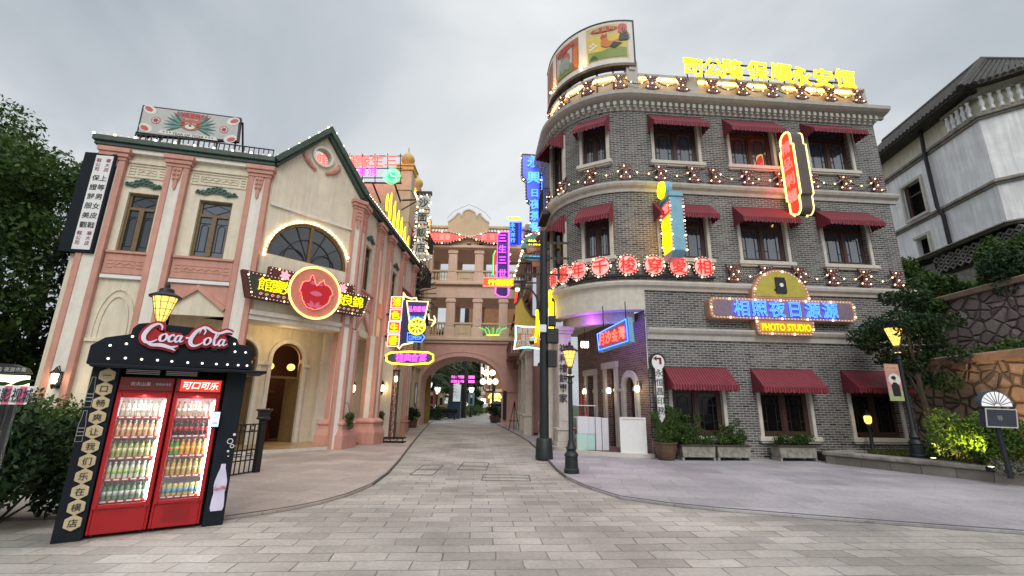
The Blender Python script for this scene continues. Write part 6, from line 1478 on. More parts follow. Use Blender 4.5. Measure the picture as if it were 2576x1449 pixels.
# ================================================================== DRINKS KIOSK
KF = Frame(-4.79, 5.23, 34)
KT = thing('drinks_kiosk', 'black drinks kiosk with a white and red script logo, hexagon plates and two fridges inside', 'kiosk', KF.mat())
nb = M['navy_black']
b = MB(); b.box(0, .25, -.0, .62, .0, 1.9); b.build('side_panel', nb, KT, bev=.008)
b = MB(); b.box(1.32, 1.54, -.0, .62, .0, 1.9); b.build('side_panel', nb, KT, bev=.008)
b = MB(); b.box(.25, 1.32, .6, .62, 0, 1.9); b.build('back_panel', M['black'], KT)
hdr = [(-.05, 1.86), (1.58, 1.88), (1.56, 2.15), (1.5, 2.19), (1.39, 2.2)] + [(1.36, 2.27), (1.27, 2.31)] + [(.9, 2.37), (.42, 2.38), (.33, 2.36), (.285, 2.3), (.28, 2.23)] + [(.06, 2.17), (-.05, 2.07)]
board(KT, hdr, -.1, .05, nb, 'header_board', .008)
b = MB(); b.box(.0, 1.75, -.24, .62, 1.83, 1.865); b.build('canopy_ledge', nb, KT, bev=.008)
b = MB()
for z in (1.78, 1.80, 1.82):
    b.box(.3, .62, .05, .07, z-.006, z+.004); b.box(.68, 1.0, .05, .07, z-.006, z+.004)
b.build('vent_slat', PAINT['lightgrey'], KT)
b = MB()
for x, z in [(.13, 1.93), (.28, 1.945), (.43, 1.94), (.58, 1.94), (.72, 1.935), (.88, 1.93), (1.03, 1.93), (1.18, 1.93), (1.3, 1.93), (1.42, 1.93), (1.52, 1.93), (.12, 2.08), (.26, 2.11), (.30, 2.20), (1.48, 2.1), (1.36, 2.1), (1.34, 2.2)]: b.disc((x, z), .0135, -.112, -.101, 10)
b.build('header_bulbs', M['globe'], KT)
# hexagon plates with black lettering
gold = plain('pale_gold_plate', (.50, .40, .24), .5)
for k, ch in enumerate('一口暢爽讓我們樂在橫店'.replace('暢', '畅').replace('讓', '让').replace('們', '们').replace('樂', '乐').replace('橫', '横')):
    x, z = .145, 1.745-.1555*k
    b = MB(); b.prism([(x+.082*math.cos(rad(30+60*i)), z+.082*math.sin(rad(30+60*i))) for i in range(6)], -.022, -.001); h = b.build('hexagon_plate', gold, KT, bev=.004)
    letter(h, ch, x, z, .085, M['black'], -.027, w=.006, depth=.01)
# outlined drawings on the outer left panel and bottle drawing on the right panel
b = MB()
for x, z, s in ((.035, 1.55, 1), (.03, 1.18, 1)):
    for o_ in (0, .0): b.ribbon([(x-.03+o_, z-.16*s), (x-.03, z+.02), (x-.018, z+.1), (x-.015, z+.17), (x+.015, z+.17), (x+.018, z+.1), (x+.03, z+.02), (x+.03, z-.16)], .006, -.006, -.001)
    for q in (.0, .04, .08): b.box(x-.03, x+.03, -.006, -.001, z-.1+q, z-.094+q)
b.build('line_drawing', PAINT['lightgrey'], KT)
bot = [(.0, 0), (.06, .0), (.072, .04), (.066, .14), (.058, .2), (.068, .28), (.066, .34), (.045, .43), (.028, .49), (.024, .54)]
P_ = [(1.445+x, .17+z) for x, z in bot[1:]]+[(1.445-x, .17+z) for x, z in reversed(bot[1:])]
board(KT, P_, -.008, -.001, plain('lilac_white_print', (.62, .58, .75), .5), 'bottle_drawing')
def stroke(b, pts, ws, y0, y1, M_=None, grow=0):
    """brush stroke: smooth curve of varying width, as a flat solid"""
    P = [Vector(p) for p in pts]; n = len(P); C_ = []; W_ = []
    for i in range(n-1):
        p0, p1, p2, p3 = P[max(i-1, 0)], P[i], P[i+1], P[min(i+2, n-1)]
        for t in np.linspace(0, 1, 6, endpoint=(i == n-2)):
            C_.append(.5*((2*p1)+(p2-p0)*t+(2*p0-5*p1+4*p2-p3)*t*t+(3*p1-p0-3*p2+p3)*t**3)); W_.append(ws[i]+(ws[i+1]-ws[i])*t+grow)
    L, R_ = [], []
    for i, c in enumerate(C_):
        t = (C_[min(i+1, len(C_)-1)]-C_[max(i-1, 0)]); t = t.normalized() if t.length > 1e-9 else Vector((1, 0)); q = Vector((-t.y, t.x))
        L.append(c+q*W_[i]/2); R_.append(c-q*W_[i]/2)
    if M_: L = [M_(p) for p in L]; R_ = [M_(p) for p in R_]
    n = len(L); vs = [(p[0], y0, p[1]) for p in L]+[(p[0], y0, p[1]) for p in R_]+[(p[0], y1, p[1]) for p in L]+[(p[0], y1, p[1]) for p in R_]
    fs = []
    for i in range(n-1): fs += [(i, i+1, n+i+1, n+i), (2*n+i, 3*n+i, 3*n+i+1, 2*n+i+1), (i, 2*n+i, 2*n+i+1, i+1), (n+i, n+i+1, 3*n+i+1, 3*n+i)]
    b.add(vs, fs+[(0, n, 3*n, 2*n), (n-1, 3*n-1, 4*n-1, 2*n-1)])
SCRIPT = [([(1.95, 2.0), (1.9, 2.55), (1.5, 2.85), (.85, 2.45), (.35, 1.6), (.2, .8), (.5, .2), (1.1, .2), (1.7, .65)], [.1, .22, .25, .42, .5, .5, .42, .25, .1]),
          ([(.55, .2), (1.2, -.15), (2.2, -.1), (3.2, -.35), (3.9, -.75)], [.15, .4, .5, .42, .06]), ([(3.2, -.3), (3.7, -.2), (4.1, .0)], [.2, .25, .06]),
          ([(2.3, 1.5), (1.95, 1.1), (2.0, .55), (2.35, .5), (2.65, .95), (2.55, 1.45), (2.3, 1.5)], [.16, .3, .3, .16, .28, .26, .16]), ([(2.5, 1.45), (2.9, 1.2)], [.12, .08]),
          ([(3.45, 1.25), (3.3, 1.5), (2.95, 1.1), (2.95, .6), (3.25, .5), (3.6, .8)], [.22, .18, .3, .3, .18, .08]),
          ([(4.2, 1.4), (3.85, 1.4), (3.6, .9), (3.75, .5), (4.05, .75), (4.25, 1.45)], [.16, .22, .3, .25, .14, .1]), ([(4.3, 1.5), (4.15, .9), (4.25, .55), (4.55, .8)], [.26, .28, .2, .06]),
          ([(4.75, 1.2), (5.15, 1.25)], [.26, .22]),
          ([(6.75, 1.9), (6.85, 2.5), (6.5, 2.85), (5.9, 2.4), (5.45, 1.5), (5.35, .7), (5.65, .2), (6.2, .25), (6.8, .75)], [.1, .2, .25, .42, .5, .5, .42, .25, .1]),
          ([(6.2, 2.0), (6.4, 2.9), (7.0, 2.95), (7.8, 2.45), (8.6, 2.35), (9.4, 2.75), (10.2, 2.6)], [.06, .25, .34, .3, .32, .4, .06]),
          ([(7.25, 1.5), (6.95, 1.1), (7.0, .55), (7.35, .5), (7.65, .95), (7.55, 1.45), (7.25, 1.5)], [.16, .3, .3, .16, .28, .26, .16]), ([(7.5, 1.45), (7.9, 1.2)], [.12, .08]),
          ([(7.9, .9), (8.35, 1.7), (8.5, 2.3), (8.25, 2.3), (8.1, 1.4), (8.15, .6), (8.45, .6), (8.7, .9)], [.08, .12, .16, .22, .3, .28, .18, .08]),
          ([(9.25, 1.4), (8.9, 1.4), (8.65, .9), (8.8, .5), (9.1, .75), (9.3, 1.45)], [.16, .22, .3, .25, .14, .1]), ([(9.35, 1.5), (9.2, .9), (9.3, .55), (9.75, .9)], [.26, .28, .2, .06])]
def script_logo(parent, x, z, w, y, back=True, col=None, rot=0.0, thick=.015):
    k = w/10.3
    def T_(p): 
        q = Vector(((p[0]-5.1)*k, (p[1]-1.1)*k*.95)); c, s = math.cos(rot), math.sin(rot); return (x+q.x*c-q.y*s, z+q.x*s+q.y*c)
    if back:
        b = MB()
        for i, (p, ws) in enumerate(SCRIPT): stroke(b, p, ws, y-.0006*i, y+thick, T_, .62)
        o = b.build('logo_backing', M['red_metal'], parent)
        b = MB(); b.prism([T_(p) for p in ((.6, .1), (2.2, -.2), (4.6, .4), (6, .2), (9.2, .4), (9.6, 1.6), (9.0, 2.6), (7.0, 2.6), (4.9, 1.5), (2.0, 1.6), (1.2, 2.2), (.5, 1.4))], y+.001, y+thick); b.build('logo_backing', M['red_metal'], parent)
    b = MB()
    for i, (p, ws) in enumerate(SCRIPT): stroke(b, p, ws, y-thick-.0004*i-.012, y-.011, T_)
    b.build('script_logo', col or plain('lilac_white_letters', (.72, .66, .80), .45), parent)
script_logo(KT, .845, 2.215, .92, -.14, rot=rad(-1))
b = MB(); b.box(.5, .56, -.13, -.1, 2.1, 2.2); b.box(1.1, 1.16, -.13, -.1, 2.1, 2.2); b.build('logo_fixing', M['black'], KT)
script_logo(KT, 1.445, .43, .14, -.010, back=False, col=PAINT['rose'], thick=.002)
b = MB()
for x, z, r in ((1.475, .98, .03), (1.505, .92, .02)): b.ribbon(arc(x, z, r, 0, 345, 18), .008, -.006, -.001)
for x, z, r in ((1.51, 1.06, .016), (1.47, .86, .013), (1.48, .8, .008)): b.disc((x, z), r, -.006, -.001, 12)
b.build('bubble_drawing', M['white'], KT)
# fridges
def fridge(x0, x1, label, lit):
    t = thing('drinks_fridge', label, 'fridge', KF.mat((x0+x1)/2, .02, 0), 'drinks fridges in the kiosk'); w = x1-x0; h = w/2
    R_ = M['red_metal']
    b = MB(); b.box(-h, -h+.025, 0, .5, .04, 1.74); b.box(h-.025, h, 0, .5, .04, 1.74); b.box(-h+.025, h-.025, .47, .5, .04, 1.74); b.box(-h+.025, h-.025, 0, .47, 1.55, 1.74); b.box(-h+.025, h-.025, 0.0, .47, .04, .3); b.build('body', R_, t, bev=.006)
    b = MB(); b.box(-h+.03, h-.03, .455, .468, .31, 1.54); b.box(-h+.026, -h+.036, .05, .455, .31, 1.54); b.box(h-.036, h-.026, .05, .455, .31, 1.54); b.build('inner_lining', M['white'], t)
    f = MB(); 
    for bx in ((-h+.004, -h+.05, -.03, -.002, .3, 1.56), (h-.05, h-.004, -.03, -.002, .3, 1.56), (-h+.05, h-.05, -.03, -.002, .3, .345), (-h+.05, h-.05, -.03, -.002, 1.5, 1.56)): f.box(*bx)
    fo = f.build('door_frame', R_, t, bev=.006)
    g = MB(); g.add([(-h+.05, -.016, .345), (h-.05, -.016, .345), (h-.05, -.016, 1.5), (-h+.05, -.016, 1.5)], [(0, 1, 2, 3)]); g.build('glass_pane', M.setdefault('fridge_glass', see_glass('fridge_glass', a=.05)), fo)
    hd2 = MB(); hd2.box(-h+.01, h-.01, -.02, -.001, 1.58, 1.735); hd2.build('header_panel', M['red_dark'], t, bev=.004)
    if lit:
        l = MB(); l.box(-h+.05, h-.02, -.035, -.021, 1.585, 1.725); l.build('lit_sign', glow('red_lightbox', (1, .035, .015), 1.0, (.6, .03, .02)), t)
        for k, ch in enumerate('可口可乐'): letter(t, ch, -.13+.095*k, 1.655, .1, M['globe'], -.042, w=.008, depth=.008, shear=.2)
    else:
        letter(t, '农夫山泉', -.06, 1.66, .045, PAINT['lightgrey'], -.024, w=.01, width=.19, depth=.004); letter(t, '│智能售货机', .15, 1.66, .03, PAINT['lightgrey'], -.024, width=.17, depth=.004)
    for z in SHELF:
        s = MB(); s.box(-h+.037, h-.037, .05, .44, z-.01, z); so_ = s.build('shelf', M['white'], t)
        s = MB(); s.box(-h+.037, h-.037, .035, .049, z-.022, z+.006); s.build('price_rail', R_, so_)
        s = MB(); 
        for q in range(5): s.box(-h+.06+q*(w-.14)/5, -h+.06+q*(w-.14)/5+.05, .032, .0345, z-.015, z+.0)
        s.build('price_tag', M['white'], so_)
    l = MB(); l.box(h-.062, h-.05, .01, .025, .36, 1.48); l.build('light_tube', M['cool_tube'], t)
    l = MB(); l.box(-h+.06, h-.07, .05, .1, 1.52, 1.535); l.build('light_tube', glow('top_tube', (.95, .98, 1), 14.0), t)
    for lx, lz, sx_, sz_, ry in ((h-.07, .92, 1.1, .02, rad(90)), (0, 1.5, .02, .4, 0)):
        la = bpy.data.lights.new('fridge_light', 'AREA'); la.energy = 5; la.color = (.95, .98, 1); la.shape = 'RECTANGLE'; la.size = sx_; la.size_y = sz_
        lo = bpy.data.objects.new('fridge_light', la); COL.objects.link(lo); lo.matrix_world = KF.mat((x0+x1)/2+lx, .06, lz) @ Matrix.Rotation(ry, 4, 'Y') @ Matrix.Rotation(rad(-25), 4, 'X')
    k = MB()
    for z in np.arange(.1, .26, .022):
        for x in np.arange(-.12, .13, .02): k.disc((x, z), .006, -.006, -.001, 6)
    if lit: k.build('vent_dots', M['red_dark'], t)
    f = MB(); [f.lathe([(.015, 0), (.015, .04)], 8, (sx*(h-.05), sy, 0)) for sx in (-1, 1) for sy in (.05, .42)]; f.build('foot', M['black'], t)
    return t
SHELF = [.37, .60, .83, 1.06, 1.28]
fridge(.262, .785, 'left red drinks fridge with a dark header and five rows of bottles', False); fridge(.80, 1.292, 'right red drinks fridge with a bright red lit header', True)
BK = [[('pale tea bottles', (.55, .50, .38), (.75, .72, .6), (.1, .25, .1)), ('orange capped milk tea bottles', (.62, .33, .16), (.8, .5, .3), (.7, .68, .62)), ('green tea bottles', (.32, .36, .12), (.62, .6, .3), (.12, .2, .06)), ('clear and lime bottles', (.55, .58, .42), (.35, .5, .15), (.7, .7, .65)), ('dark green and clear bottles', (.12, .22, .12), (.5, .55, .5), (.05, .12, .05))],
      [('slim mixed juice bottles', (.42, .30, .16), (.65, .6, .5), (.5, .05, .04)), ('dark cola bottles', (.03, .012, .01), (.5, .03, .03), (.5, .03, .03)), ('orange soda bottles', (.75, .30, .03), (.8, .45, .1), (.75, .3, .05)), ('amber tea bottles', (.5, .33, .08), (.6, .5, .2), (.5, .35, .05)), ('colourful cans', (.6, .5, .12), (.15, .35, .5), (.6, .6, .62))]]
for fi, (x0, x1) in enumerate(((.262, .785), (.80, 1.292))):
    for ri, z in enumerate(reversed(SHELF)):
        nm, c1, c2, c3 = BK[fi][ri]; hb_ = .155 if not (fi == 1 and ri == 4) else .12
        b = MB(); r = .021
        if hb_ > .13: b.lathe([(r*.9, 0), (r, .01), (r, .035), (r, .09), (r*.9, .105), (r*.45, .135)], 8); b.cur = 1; b.lathe([(r*1.03, .045), (r*1.03, .085)], 8); b.cur = 2; b.lathe([(r*.5, .135), (r*.5, .155)], 8)
        else: b.lathe([(r*.9, 0), (r*1.1, .01), (r*1.1, .1), (r*.85, .115)], 8); b.cur = 1; b.lathe([(r*1.12, .03), (r*1.12, .08)], 8); b.cur = 2; b.lathe([(r*.8, .115), (r*.8, .118)], 8)
        mats = [plain('drink_%d%d_%d' % (fi, ri, q), c, .25, var=.05, bump=0) for q, c in enumerate((c1, c2, c3))]
        gr = plain('lime_soda', (.08, .42, .06), .2, bump=0)
        me = b.mesh('bottle', mats); me.polygons.foreach_set('use_smooth', [True]*len(me.polygons))
        n = 8 if fi == 0 else 7
        for q in range(n):
            o = put('bottle' if hb_ > .13 else 'drink_can', me, None); xx = x0+.075+(x1-x0-.16)*q/(n-1)
            if fi == 1 and ri == 2 and q < 2:
                o.data = me.copy(); o.data.materials[0] = gr; lab = 'green soda bottle beside the orange sodas on the middle shelf of the right fridge'; gp = 'green soda bottles'
            else: lab = 'one of the %s on the %s shelf of the %s fridge' % (nm, ['top', 'second', 'third', 'fourth', 'bottom'][ri], ['left', 'right'][fi]); gp = nm+' in a row'
            o.matrix_world = KF.mat(xx, .075, z+.001) @ Matrix.Rotation(random.uniform(0, 6), 4, 'Z') @ Matrix.Diagonal((1.1, 1.1, 1.17, 1)); tag(o, lab, 'bottle' if hb_ > .13 else 'can', gp)
T = thing('payment_tablet', 'small lit payment tablet fixed at the edge of the right fridge', 'tablet', KF.mat(1.275, -.06, 1.25))
b = MB(); b.box(-.045, .045, -.012, .012, -.1, .1); b.build('tablet_case', M['black'], T, bev=.004); b = MB(); b.box(-.038, .038, -.016, -.0125, -.085, .09); b.build('screen', M['screen'], T)
b = MB(); b.box(-.03, .03, -.018, -.0165, .05, .065); b.box(-.03, .0, -.018, -.0165, .01, .03); b.box(-.03, .03, -.018, -.0165, -.06, -.03); b.build('screen_text', M['white'], T); b = MB(); b.box(-.012, .012, .012, .06, -.02, .02); b.build('tablet_arm', M['black'], T)

# ================================================================== LAMP POSTS, POLE
def lamp_post(loc, h, label, sc=1.0, power=14):
    t = thing('street_lamp', label, 'street lamp', Matrix.Translation(loc), 'dark green street lamps')
    b = MB(); b.lathe([(.17, 0), (.17, .08), (.15, .1), (.14, .34), (.16, .36), (.15, .4), (.10, .46), (.12, .52), (.085, .58), (.07, .66), (.055, .7), (.05, h-.85), (.07, h-.83), (.05, h-.78), (.05, h-.72), (.10, h-.70), (.10, h-.67), (.045, h-.64), (.04, h-.48)], 12); b.build('post', M['pole'], t, smooth=True)
    z = h-.48; k = sc
    b = MB(); b.lathe([(.05*k, z+.02), (.075*k, z+.1*k), (.145*k, z+.36*k), (.15*k, z+.38*k)], 14); b.build('glass_shade', M['lamp'], t)
    b = MB()
    for i in range(10): a = 2*PI*i/10; b.tube([(.055*k*math.cos(a), .055*k*math.sin(a), z+.02), (.08*k*math.cos(a), .08*k*math.sin(a), z+.1*k), (.153*k*math.cos(a), .153*k*math.sin(a), z+.375*k)], .006, 4)
    for r_, zz in ((.083, .105), (.106, .2), (.13, .3)): b.tube([((r_*k+.003)*math.cos(a), (r_*k+.003)*math.sin(a), z+zz*k) for a in np.linspace(0, 2*PI, 15)[:-1]], .005, 4, True)
    b.lathe([(.06, z-.02), (.07, z+.01), (.05, z+.025)], 10); b.build('lamp_cage', M['bronze'], t)
    b = MB(); b.lathe([(.2*k, z+.375*k), (.205*k, z+.395*k), (.13*k, z+.44*k), (.1*k, z+.45*k), (.09*k, z+.5*k), (.03*k, z+.53*k), (.035*k, z+.56*k), (.01*k, z+.61*k)], 14); b.build('lamp_cap', M['iron'], t, smooth=True)
    pl = bpy.data.lights.new('lamp_light', 'POINT'); pl.energy = power; pl.color = (1, .74, .36); pl.shadow_soft_size = .12
    po = bpy.data.objects.new('lamp_light', pl); COL.objects.link(po); po.location = (loc[0], loc[1], z-.12+loc[2]); 
    return t
lamp_post(gnd(1438, 1190, .035), 2.78, 'street lamp on the right pavement in front of the portico')
p = atY(412, 770, 6.3); lamp_post((p.x, p.y, .035), 2.97, 'street lamp rising behind the drinks kiosk', .98)
p = gnd(2311, 1153, .3); lp3 = lamp_post((p.x, p.y, .3), 3.35, 'street lamp standing in the garden bed under the tree, carrying a banner', 1.3)
p3 = p
T = thing('lamp_banner', 'pink and green banner with a figure in black hung on the garden lamp', 'banner', Matrix.Translation((p.x-.27, p.y-.02, 1.72)))
b = MB(); b.box(-.19, .19, 0, .012, 0, .96); b.build('banner_cloth', plain('pink_banner', (.52, .26, .26), .7), T)
board(T, [(-.19, .0), (.19, .0), (.19, .26), (0, .34), (-.19, .22)], -.003, -.001, plain('banner_green', (.35, .42, .2), .7), 'painted_field'); board(T, [(-.16, .8), (.16, .8), (.16, .92), (-.16, .92)], -.003, -.001, PAINT['sand'], 'title_strip')
board(T, ell(.02, .55, .16, .16, 18), -.004, -.001, PAINT['white'], 'painted_disc'); board(T, [(-.08, .12), (.12, .12), (.12, .4), (.05, .48), (-.03, .48), (-.09, .4)], -.006, -.0045, M['black'], 'painted_figure'); board(T, ell(.015, .56, .05, .06, 12), -.006, -.0045, PAINT['sand'], 'painted_face'); board(T, ell(.0, .6, .065, .05, 12), -.008, -.0065, M['black'], 'painted_hair')
letter(T, '夢幻橫店', 0, .86, .06, PAINT['rose'], -.005, width=.28, depth=.002)
b = MB(); b.tube([(-.19, .02, .97), (.3, .02, .97)], .01, 5); b.tube([(-.19, .02, -.005), (.3, .02, -.005)], .01, 5); b.build('banner_rod', M['iron'], T)
p = gnd(1369, 1154, .035)
T = thing('tall_pole', 'thick tall black pole with crossbars and a square foot on the right kerb', 'pole', Matrix.Translation(p))
b = MB(); b.lathe([(.25, 0), (.22, .52), (.205, .54), (.135, .56), (.125, 3.6), (.11, 6.7), (.02, 6.74)], 14); b.build('shaft', M['pole'], T, smooth=True)
b = MB()
for z, x0, x1 in ((6.30, -.55, .78), (5.80, -.6, .78), (5.27, -.72, .75)): b.box(x0, x1, -.02, .02, z, z+.06); b.box(.42, .5, -.06, .06, z-.12, z+.25)
b.build('crossbar', M['iron'], T)
b = MB(); b.box(.08, .42, -.16, .12, 3.2, 3.62); b.box(.1, .36, -.2, .1, 2.5, 2.98); b.box(.14, .34, -.18, .1, 3.7, 4.0); b.build('equipment_box', M['black'], T, bev=.015)
b = MB(); b.box(-.14, .06, -.2, -.12, 3.5, 3.72); b.build('control_box', M['white'], T, bev=.01)
b = MB(); b.tube([(-.1, -.05, 3.3), (-.36, -.15, 3.36)], .02, 6); b.lathe([(.02, .0), (.09, -.03), (.09, -.12), (.085, -.13)], 12, (-.36, -.15, 3.36)); o = b.build('camera_housing', M['white'], T, smooth=True); b = MB(); b.ball((-.36, -.15, 3.21), .08, 12, 8); b.build('camera_dome', M['black'], T, smooth=True)
b = MB(); P2 = [(-.1, 0, 4.0), (-.22, 0, 4.6), (-.4, 0, 4.85), (-.75, 0, 4.9)]; b.tube(P2, .03, 6); b.build('lamp_arm', M['iron'], T)
b = MB(); b.lathe([(.02, .1), (.2, .02), (.22, -.01), (.05, -.02)], 12, (-.8, 0, 4.86)); b.build('lamp_hood', M['iron'], T, smooth=True); b = MB(); b.ball((-.8, 0, 4.82), .07, 8, 6); b.build('bulb', M['lamp_hot'], T)

# ================================================================== THINGS BY THE PORTICO
def foam(x0, x1, y0, y1, z0, z1, mat, label):
    w = x1-x0; o_ = RB.w((x0+x1)/2, y0, z0); b = MB(); b.box(-w/2, w/2, 0, y1-y0, 0, z1-z0); o = b.build('foam_panel', mat, None, bev=.008); o.matrix_world = Matrix.Translation(o_) @ Matrix.Rotation(RB.a, 4, 'Z'); tag(o, label, 'panel', 'foam panels by the portico')
fx0 = RB.px(1453, 1140, -1.0)[0]
foam(fx0, fx0+.34, .9, 1.05, .62, 1.14, M['foam'], 'white foam panel stacked on the left mint panel'); foam(fx0+.345, fx0+.55, .92, 1.05, .62, 1.12, M['foam'], 'white foam panel stacked on the right mint panel')
foam(fx0-.02, fx0+.3, .9, 1.05, .142, .615, M['mint'], 'mint foam panel at the left foot of the stack'); foam(fx0+.305, fx0+.54, .92, 1.05, .142, .612, M['mint'], 'mint foam panel at the right foot of the stack')
foam(fx0+.56, fx0+.74, .85, 1.05, .142, 1.12, M['foam'], 'upright white foam panel next to the mint panels'); foam(fx0+.76, fx0+.96, .85, 1.05, .142, 1.1, M['foam'], 'upright white foam panel at the right end of the stack')
T = thing('white_counter', 'white framed panel counter standing at the right end of the portico step', 'counter', RB.mat(-.48, -.02, .155)); T.matrix_world = RB.mat(-.62, .02, .155) @ Matrix.Rotation(rad(-18), 4, 'Z')
b = MB(); b.box(-.35, .35, 0, .12, 0, .98); b.build('panel', M['white'], T, bev=.01); b = MB(); b.ribbon([(-.35, 0), (.35, 0), (.35, .98), (-.35, .98)], .05, -.025, 0); b.build('panel_frame', M['white'], T)
T = thing('red_ladder_stand', 'red plant stand with a scrolled back behind the lamp by the portico pillar', 'stand', RB.mat(-1.75, 1.35, .142))
b = MB()
for sx in (-1, 1): b.tube([(sx*.16, 0, 0), (sx*.12, .1, .9), (sx*.05, .12, 1.75)], .018, 6); b.tube([(sx*.16, .4, 0), (sx*.1, .16, .9)], .018, 6)
b.tube([(.05*math.cos(a), .12, 1.75+.08*math.sin(a)) for a in np.linspace(0, PI, 8)], .018, 5); b.tube([(.05, .12, 1.5), (.12, .1, 1.1), (.2, .05, .8), (.3, 0, .75)], .018, 5); b.build('stand_frame', plain('scarlet_paint', (.5, .01, .03), .4), T)
b = MB(); b.box(-.3, .3, -.1, .25, .95, .975); b.box(-.3, .35, -.1, .25, 1.32, 1.345); b.build('shelf', M['white'], T)
for i, s in enumerate((1,)): 
    T = thing('red_stool', 'dark red stool with white flowers beside the portico pillar', 'stool', RB.mat(-2.05, 1.5, .142)); b = MB()
    for sx in (-1, 1):
        for sy in (-1, 1): b.tube([(sx*.16, sy*.14, 0), (sx*.11, sy*.1, .55)], .02, 5)
    b.box(-.16, .16, -.14, .14, .55, .6); b.build('stool_frame', M['red_dark'], T)
T = thing('portico_pendant', 'white three bulb pendant lamp hanging in the portico', 'pendant lamp', Matrix.Translation(atY(1471, 868, 15.6)))
b = MB(); [b.lathe([(.02, -.1), (.045, -.06), (.045, .1), (.02, .13)], 8, (dx, 0, 0)) for dx in (-.09, 0, .09)]; b.build('glass_shade', M['lamp_hot'], T); b = MB(); b.tube([(0, 0, .13), (0, 0, .7)], .01, 4); b.box(-.11, .11, -.02, .02, .12, .15); b.build('pendant_rod', M['iron'], T)
def lantern2(F_, px_, py_, label):
    a, z = F_.px(px_, py_, .14); t = thing('wall_lamp', label, 'lamp', F_.mat(a, -.02, z), 'gooseneck wall lamps in the portico')
    b = MB(); b.lathe([(.03, -.1), (.07, -.06), (.07, .06), (.04, .1)], 10, (0, -.14, 0)); b.build('glass_shade', M['lamp_hot'], t, smooth=True)
    b = MB(); b.tube([(0, .02, .05), (0, -.02, .2), (0, -.1, .24), (0, -.14, .1)], .014, 5); b.box(-.035, .035, 0, .02, -.02, .14); b.build('lamp_arm', M['iron'], t)
    pl = bpy.data.lights.new('wall_lamp_light', 'POINT'); pl.energy = 5; pl.color = (1, .78, .42); pl.shadow_soft_size = .05
    po = bpy.data.objects.new('wall_lamp_light', pl); COL.objects.link(po); po.location = F_.w(a, -.28, z-.02)
lantern2(PW, 1604, 978, 'gooseneck wall lamp right of the arched door, nearest the corner'); lantern2(PW, 1533, 983, 'gooseneck wall lamp between the two portico doors'); lantern2(PW, 1471, 985, 'gooseneck wall lamp deepest in the portico')

# ================================================================== FOLIAGE
def leaves(clumps, n, size, seed, aspect=2.2, droop=.3):
    """mesh of many small leaf faces scattered through ellipsoid clumps (x, y, z, rx, ry, rz)"""
    r = np.random.RandomState(seed); V = []
    vol = np.array([c[3]*c[4]*c[5] for c in clumps])**.75; cnt = np.maximum(8, (n*vol/vol.sum())).astype(int)
    for c, k in zip(clumps, cnt):
        d = r.normal(size=(k, 3)); d /= np.linalg.norm(d, axis=1)[:, None]
        rr = r.uniform(.35, 1.06, (k, 1))**.6
        p = np.array(c[:3])+d*rr*np.array(c[3:6])
        a = r.normal(size=(k, 3)); a[:, 2] -= droop; a /= np.linalg.norm(a, axis=1)[:, None]
        nn = d*.8+r.normal(size=(k, 3))*.7+np.array([0, 0, .5]); b_ = np.cross(a, nn); b_ /= np.linalg.norm(b_, axis=1)[:, None]+1e-9
        s = size*r.uniform(.55, 1.35, (k, 1))
        tip = p+a*s; base = p-a*s; l = p+b_*s/aspect+a*s*.1; q = p-b_*s/aspect+a*s*.1
        V.append(np.stack([base, q, tip, l], 1).reshape(-1, 3))
    V = np.concatenate(V); m = len(V)//4
    me = bpy.data.meshes.new('crown'); me.vertices.add(len(V)); me.vertices.foreach_set('co', V.astype('f').ravel())
    me.loops.add(len(V)); me.loops.foreach_set('vertex_index', np.arange(len(V), dtype='i')); me.polygons.add(m)
    me.polygons.foreach_set('loop_start', np.arange(0, len(V), 4, dtype='i')); me.polygons.foreach_set('loop_total', np.full(m, 4, 'i')); me.update(); me.validate()
    return me
def clumps_for(h, rad_, n, seed, z0=.35, flat=.8):
    r = random.Random(seed); out = []
    for i in range(n):
        t = r.random(); a = r.uniform(0, 2*PI); z = h*(z0+(1-z0)*t); R = rad_*math.sin(PI*min(.97, .12+.8*t))**.7
        q = R*math.sqrt(r.random()); s = rad_*r.uniform(.22, .42)
        out.append((q*math.cos(a), q*math.sin(a), z, s, s, s*flat))
    return out
def tree(name, label, loc, h, R_, n, size, mat, seed, group=None, ncl=26, z0=.3, lean=0, cat='tree', shift=(0, 0)):
    t = thing(name, label, cat, Matrix.Translation(loc), group); r = random.Random(seed)
    cl = clumps_for(h, R_, ncl, seed, z0); cl = [(c[0]+shift[0]*c[2]/h, c[1]+shift[1]*c[2]/h, *c[2:]) for c in cl]
    b = MB(); th = h*.75; w = max(.03, h*.018)
    b.tube([(0, 0, 0), (shift[0]*.1+.03*h*.2, 0, th*.4), (shift[0]*.5, shift[1]*.5, th*.75), (shift[0]*.75, shift[1]*.75, th)], [w*1.3, w, w*.7, w*.3], 7)
    for c in cl[::2]: b.tube([(shift[0]*.3*c[2]/h, shift[1]*.3*c[2]/h, max(.2*h, c[2]-.25*h)), (c[0]*.6, c[1]*.6, c[2]-.05*h), c[:3]], [w*.5, w*.28, w*.1], 5)
    b.build('trunk', M['trunk'], t, smooth=True)
    me = leaves(cl, n, size, seed); me.materials.append(M[mat]); put('crown', me, t); return t
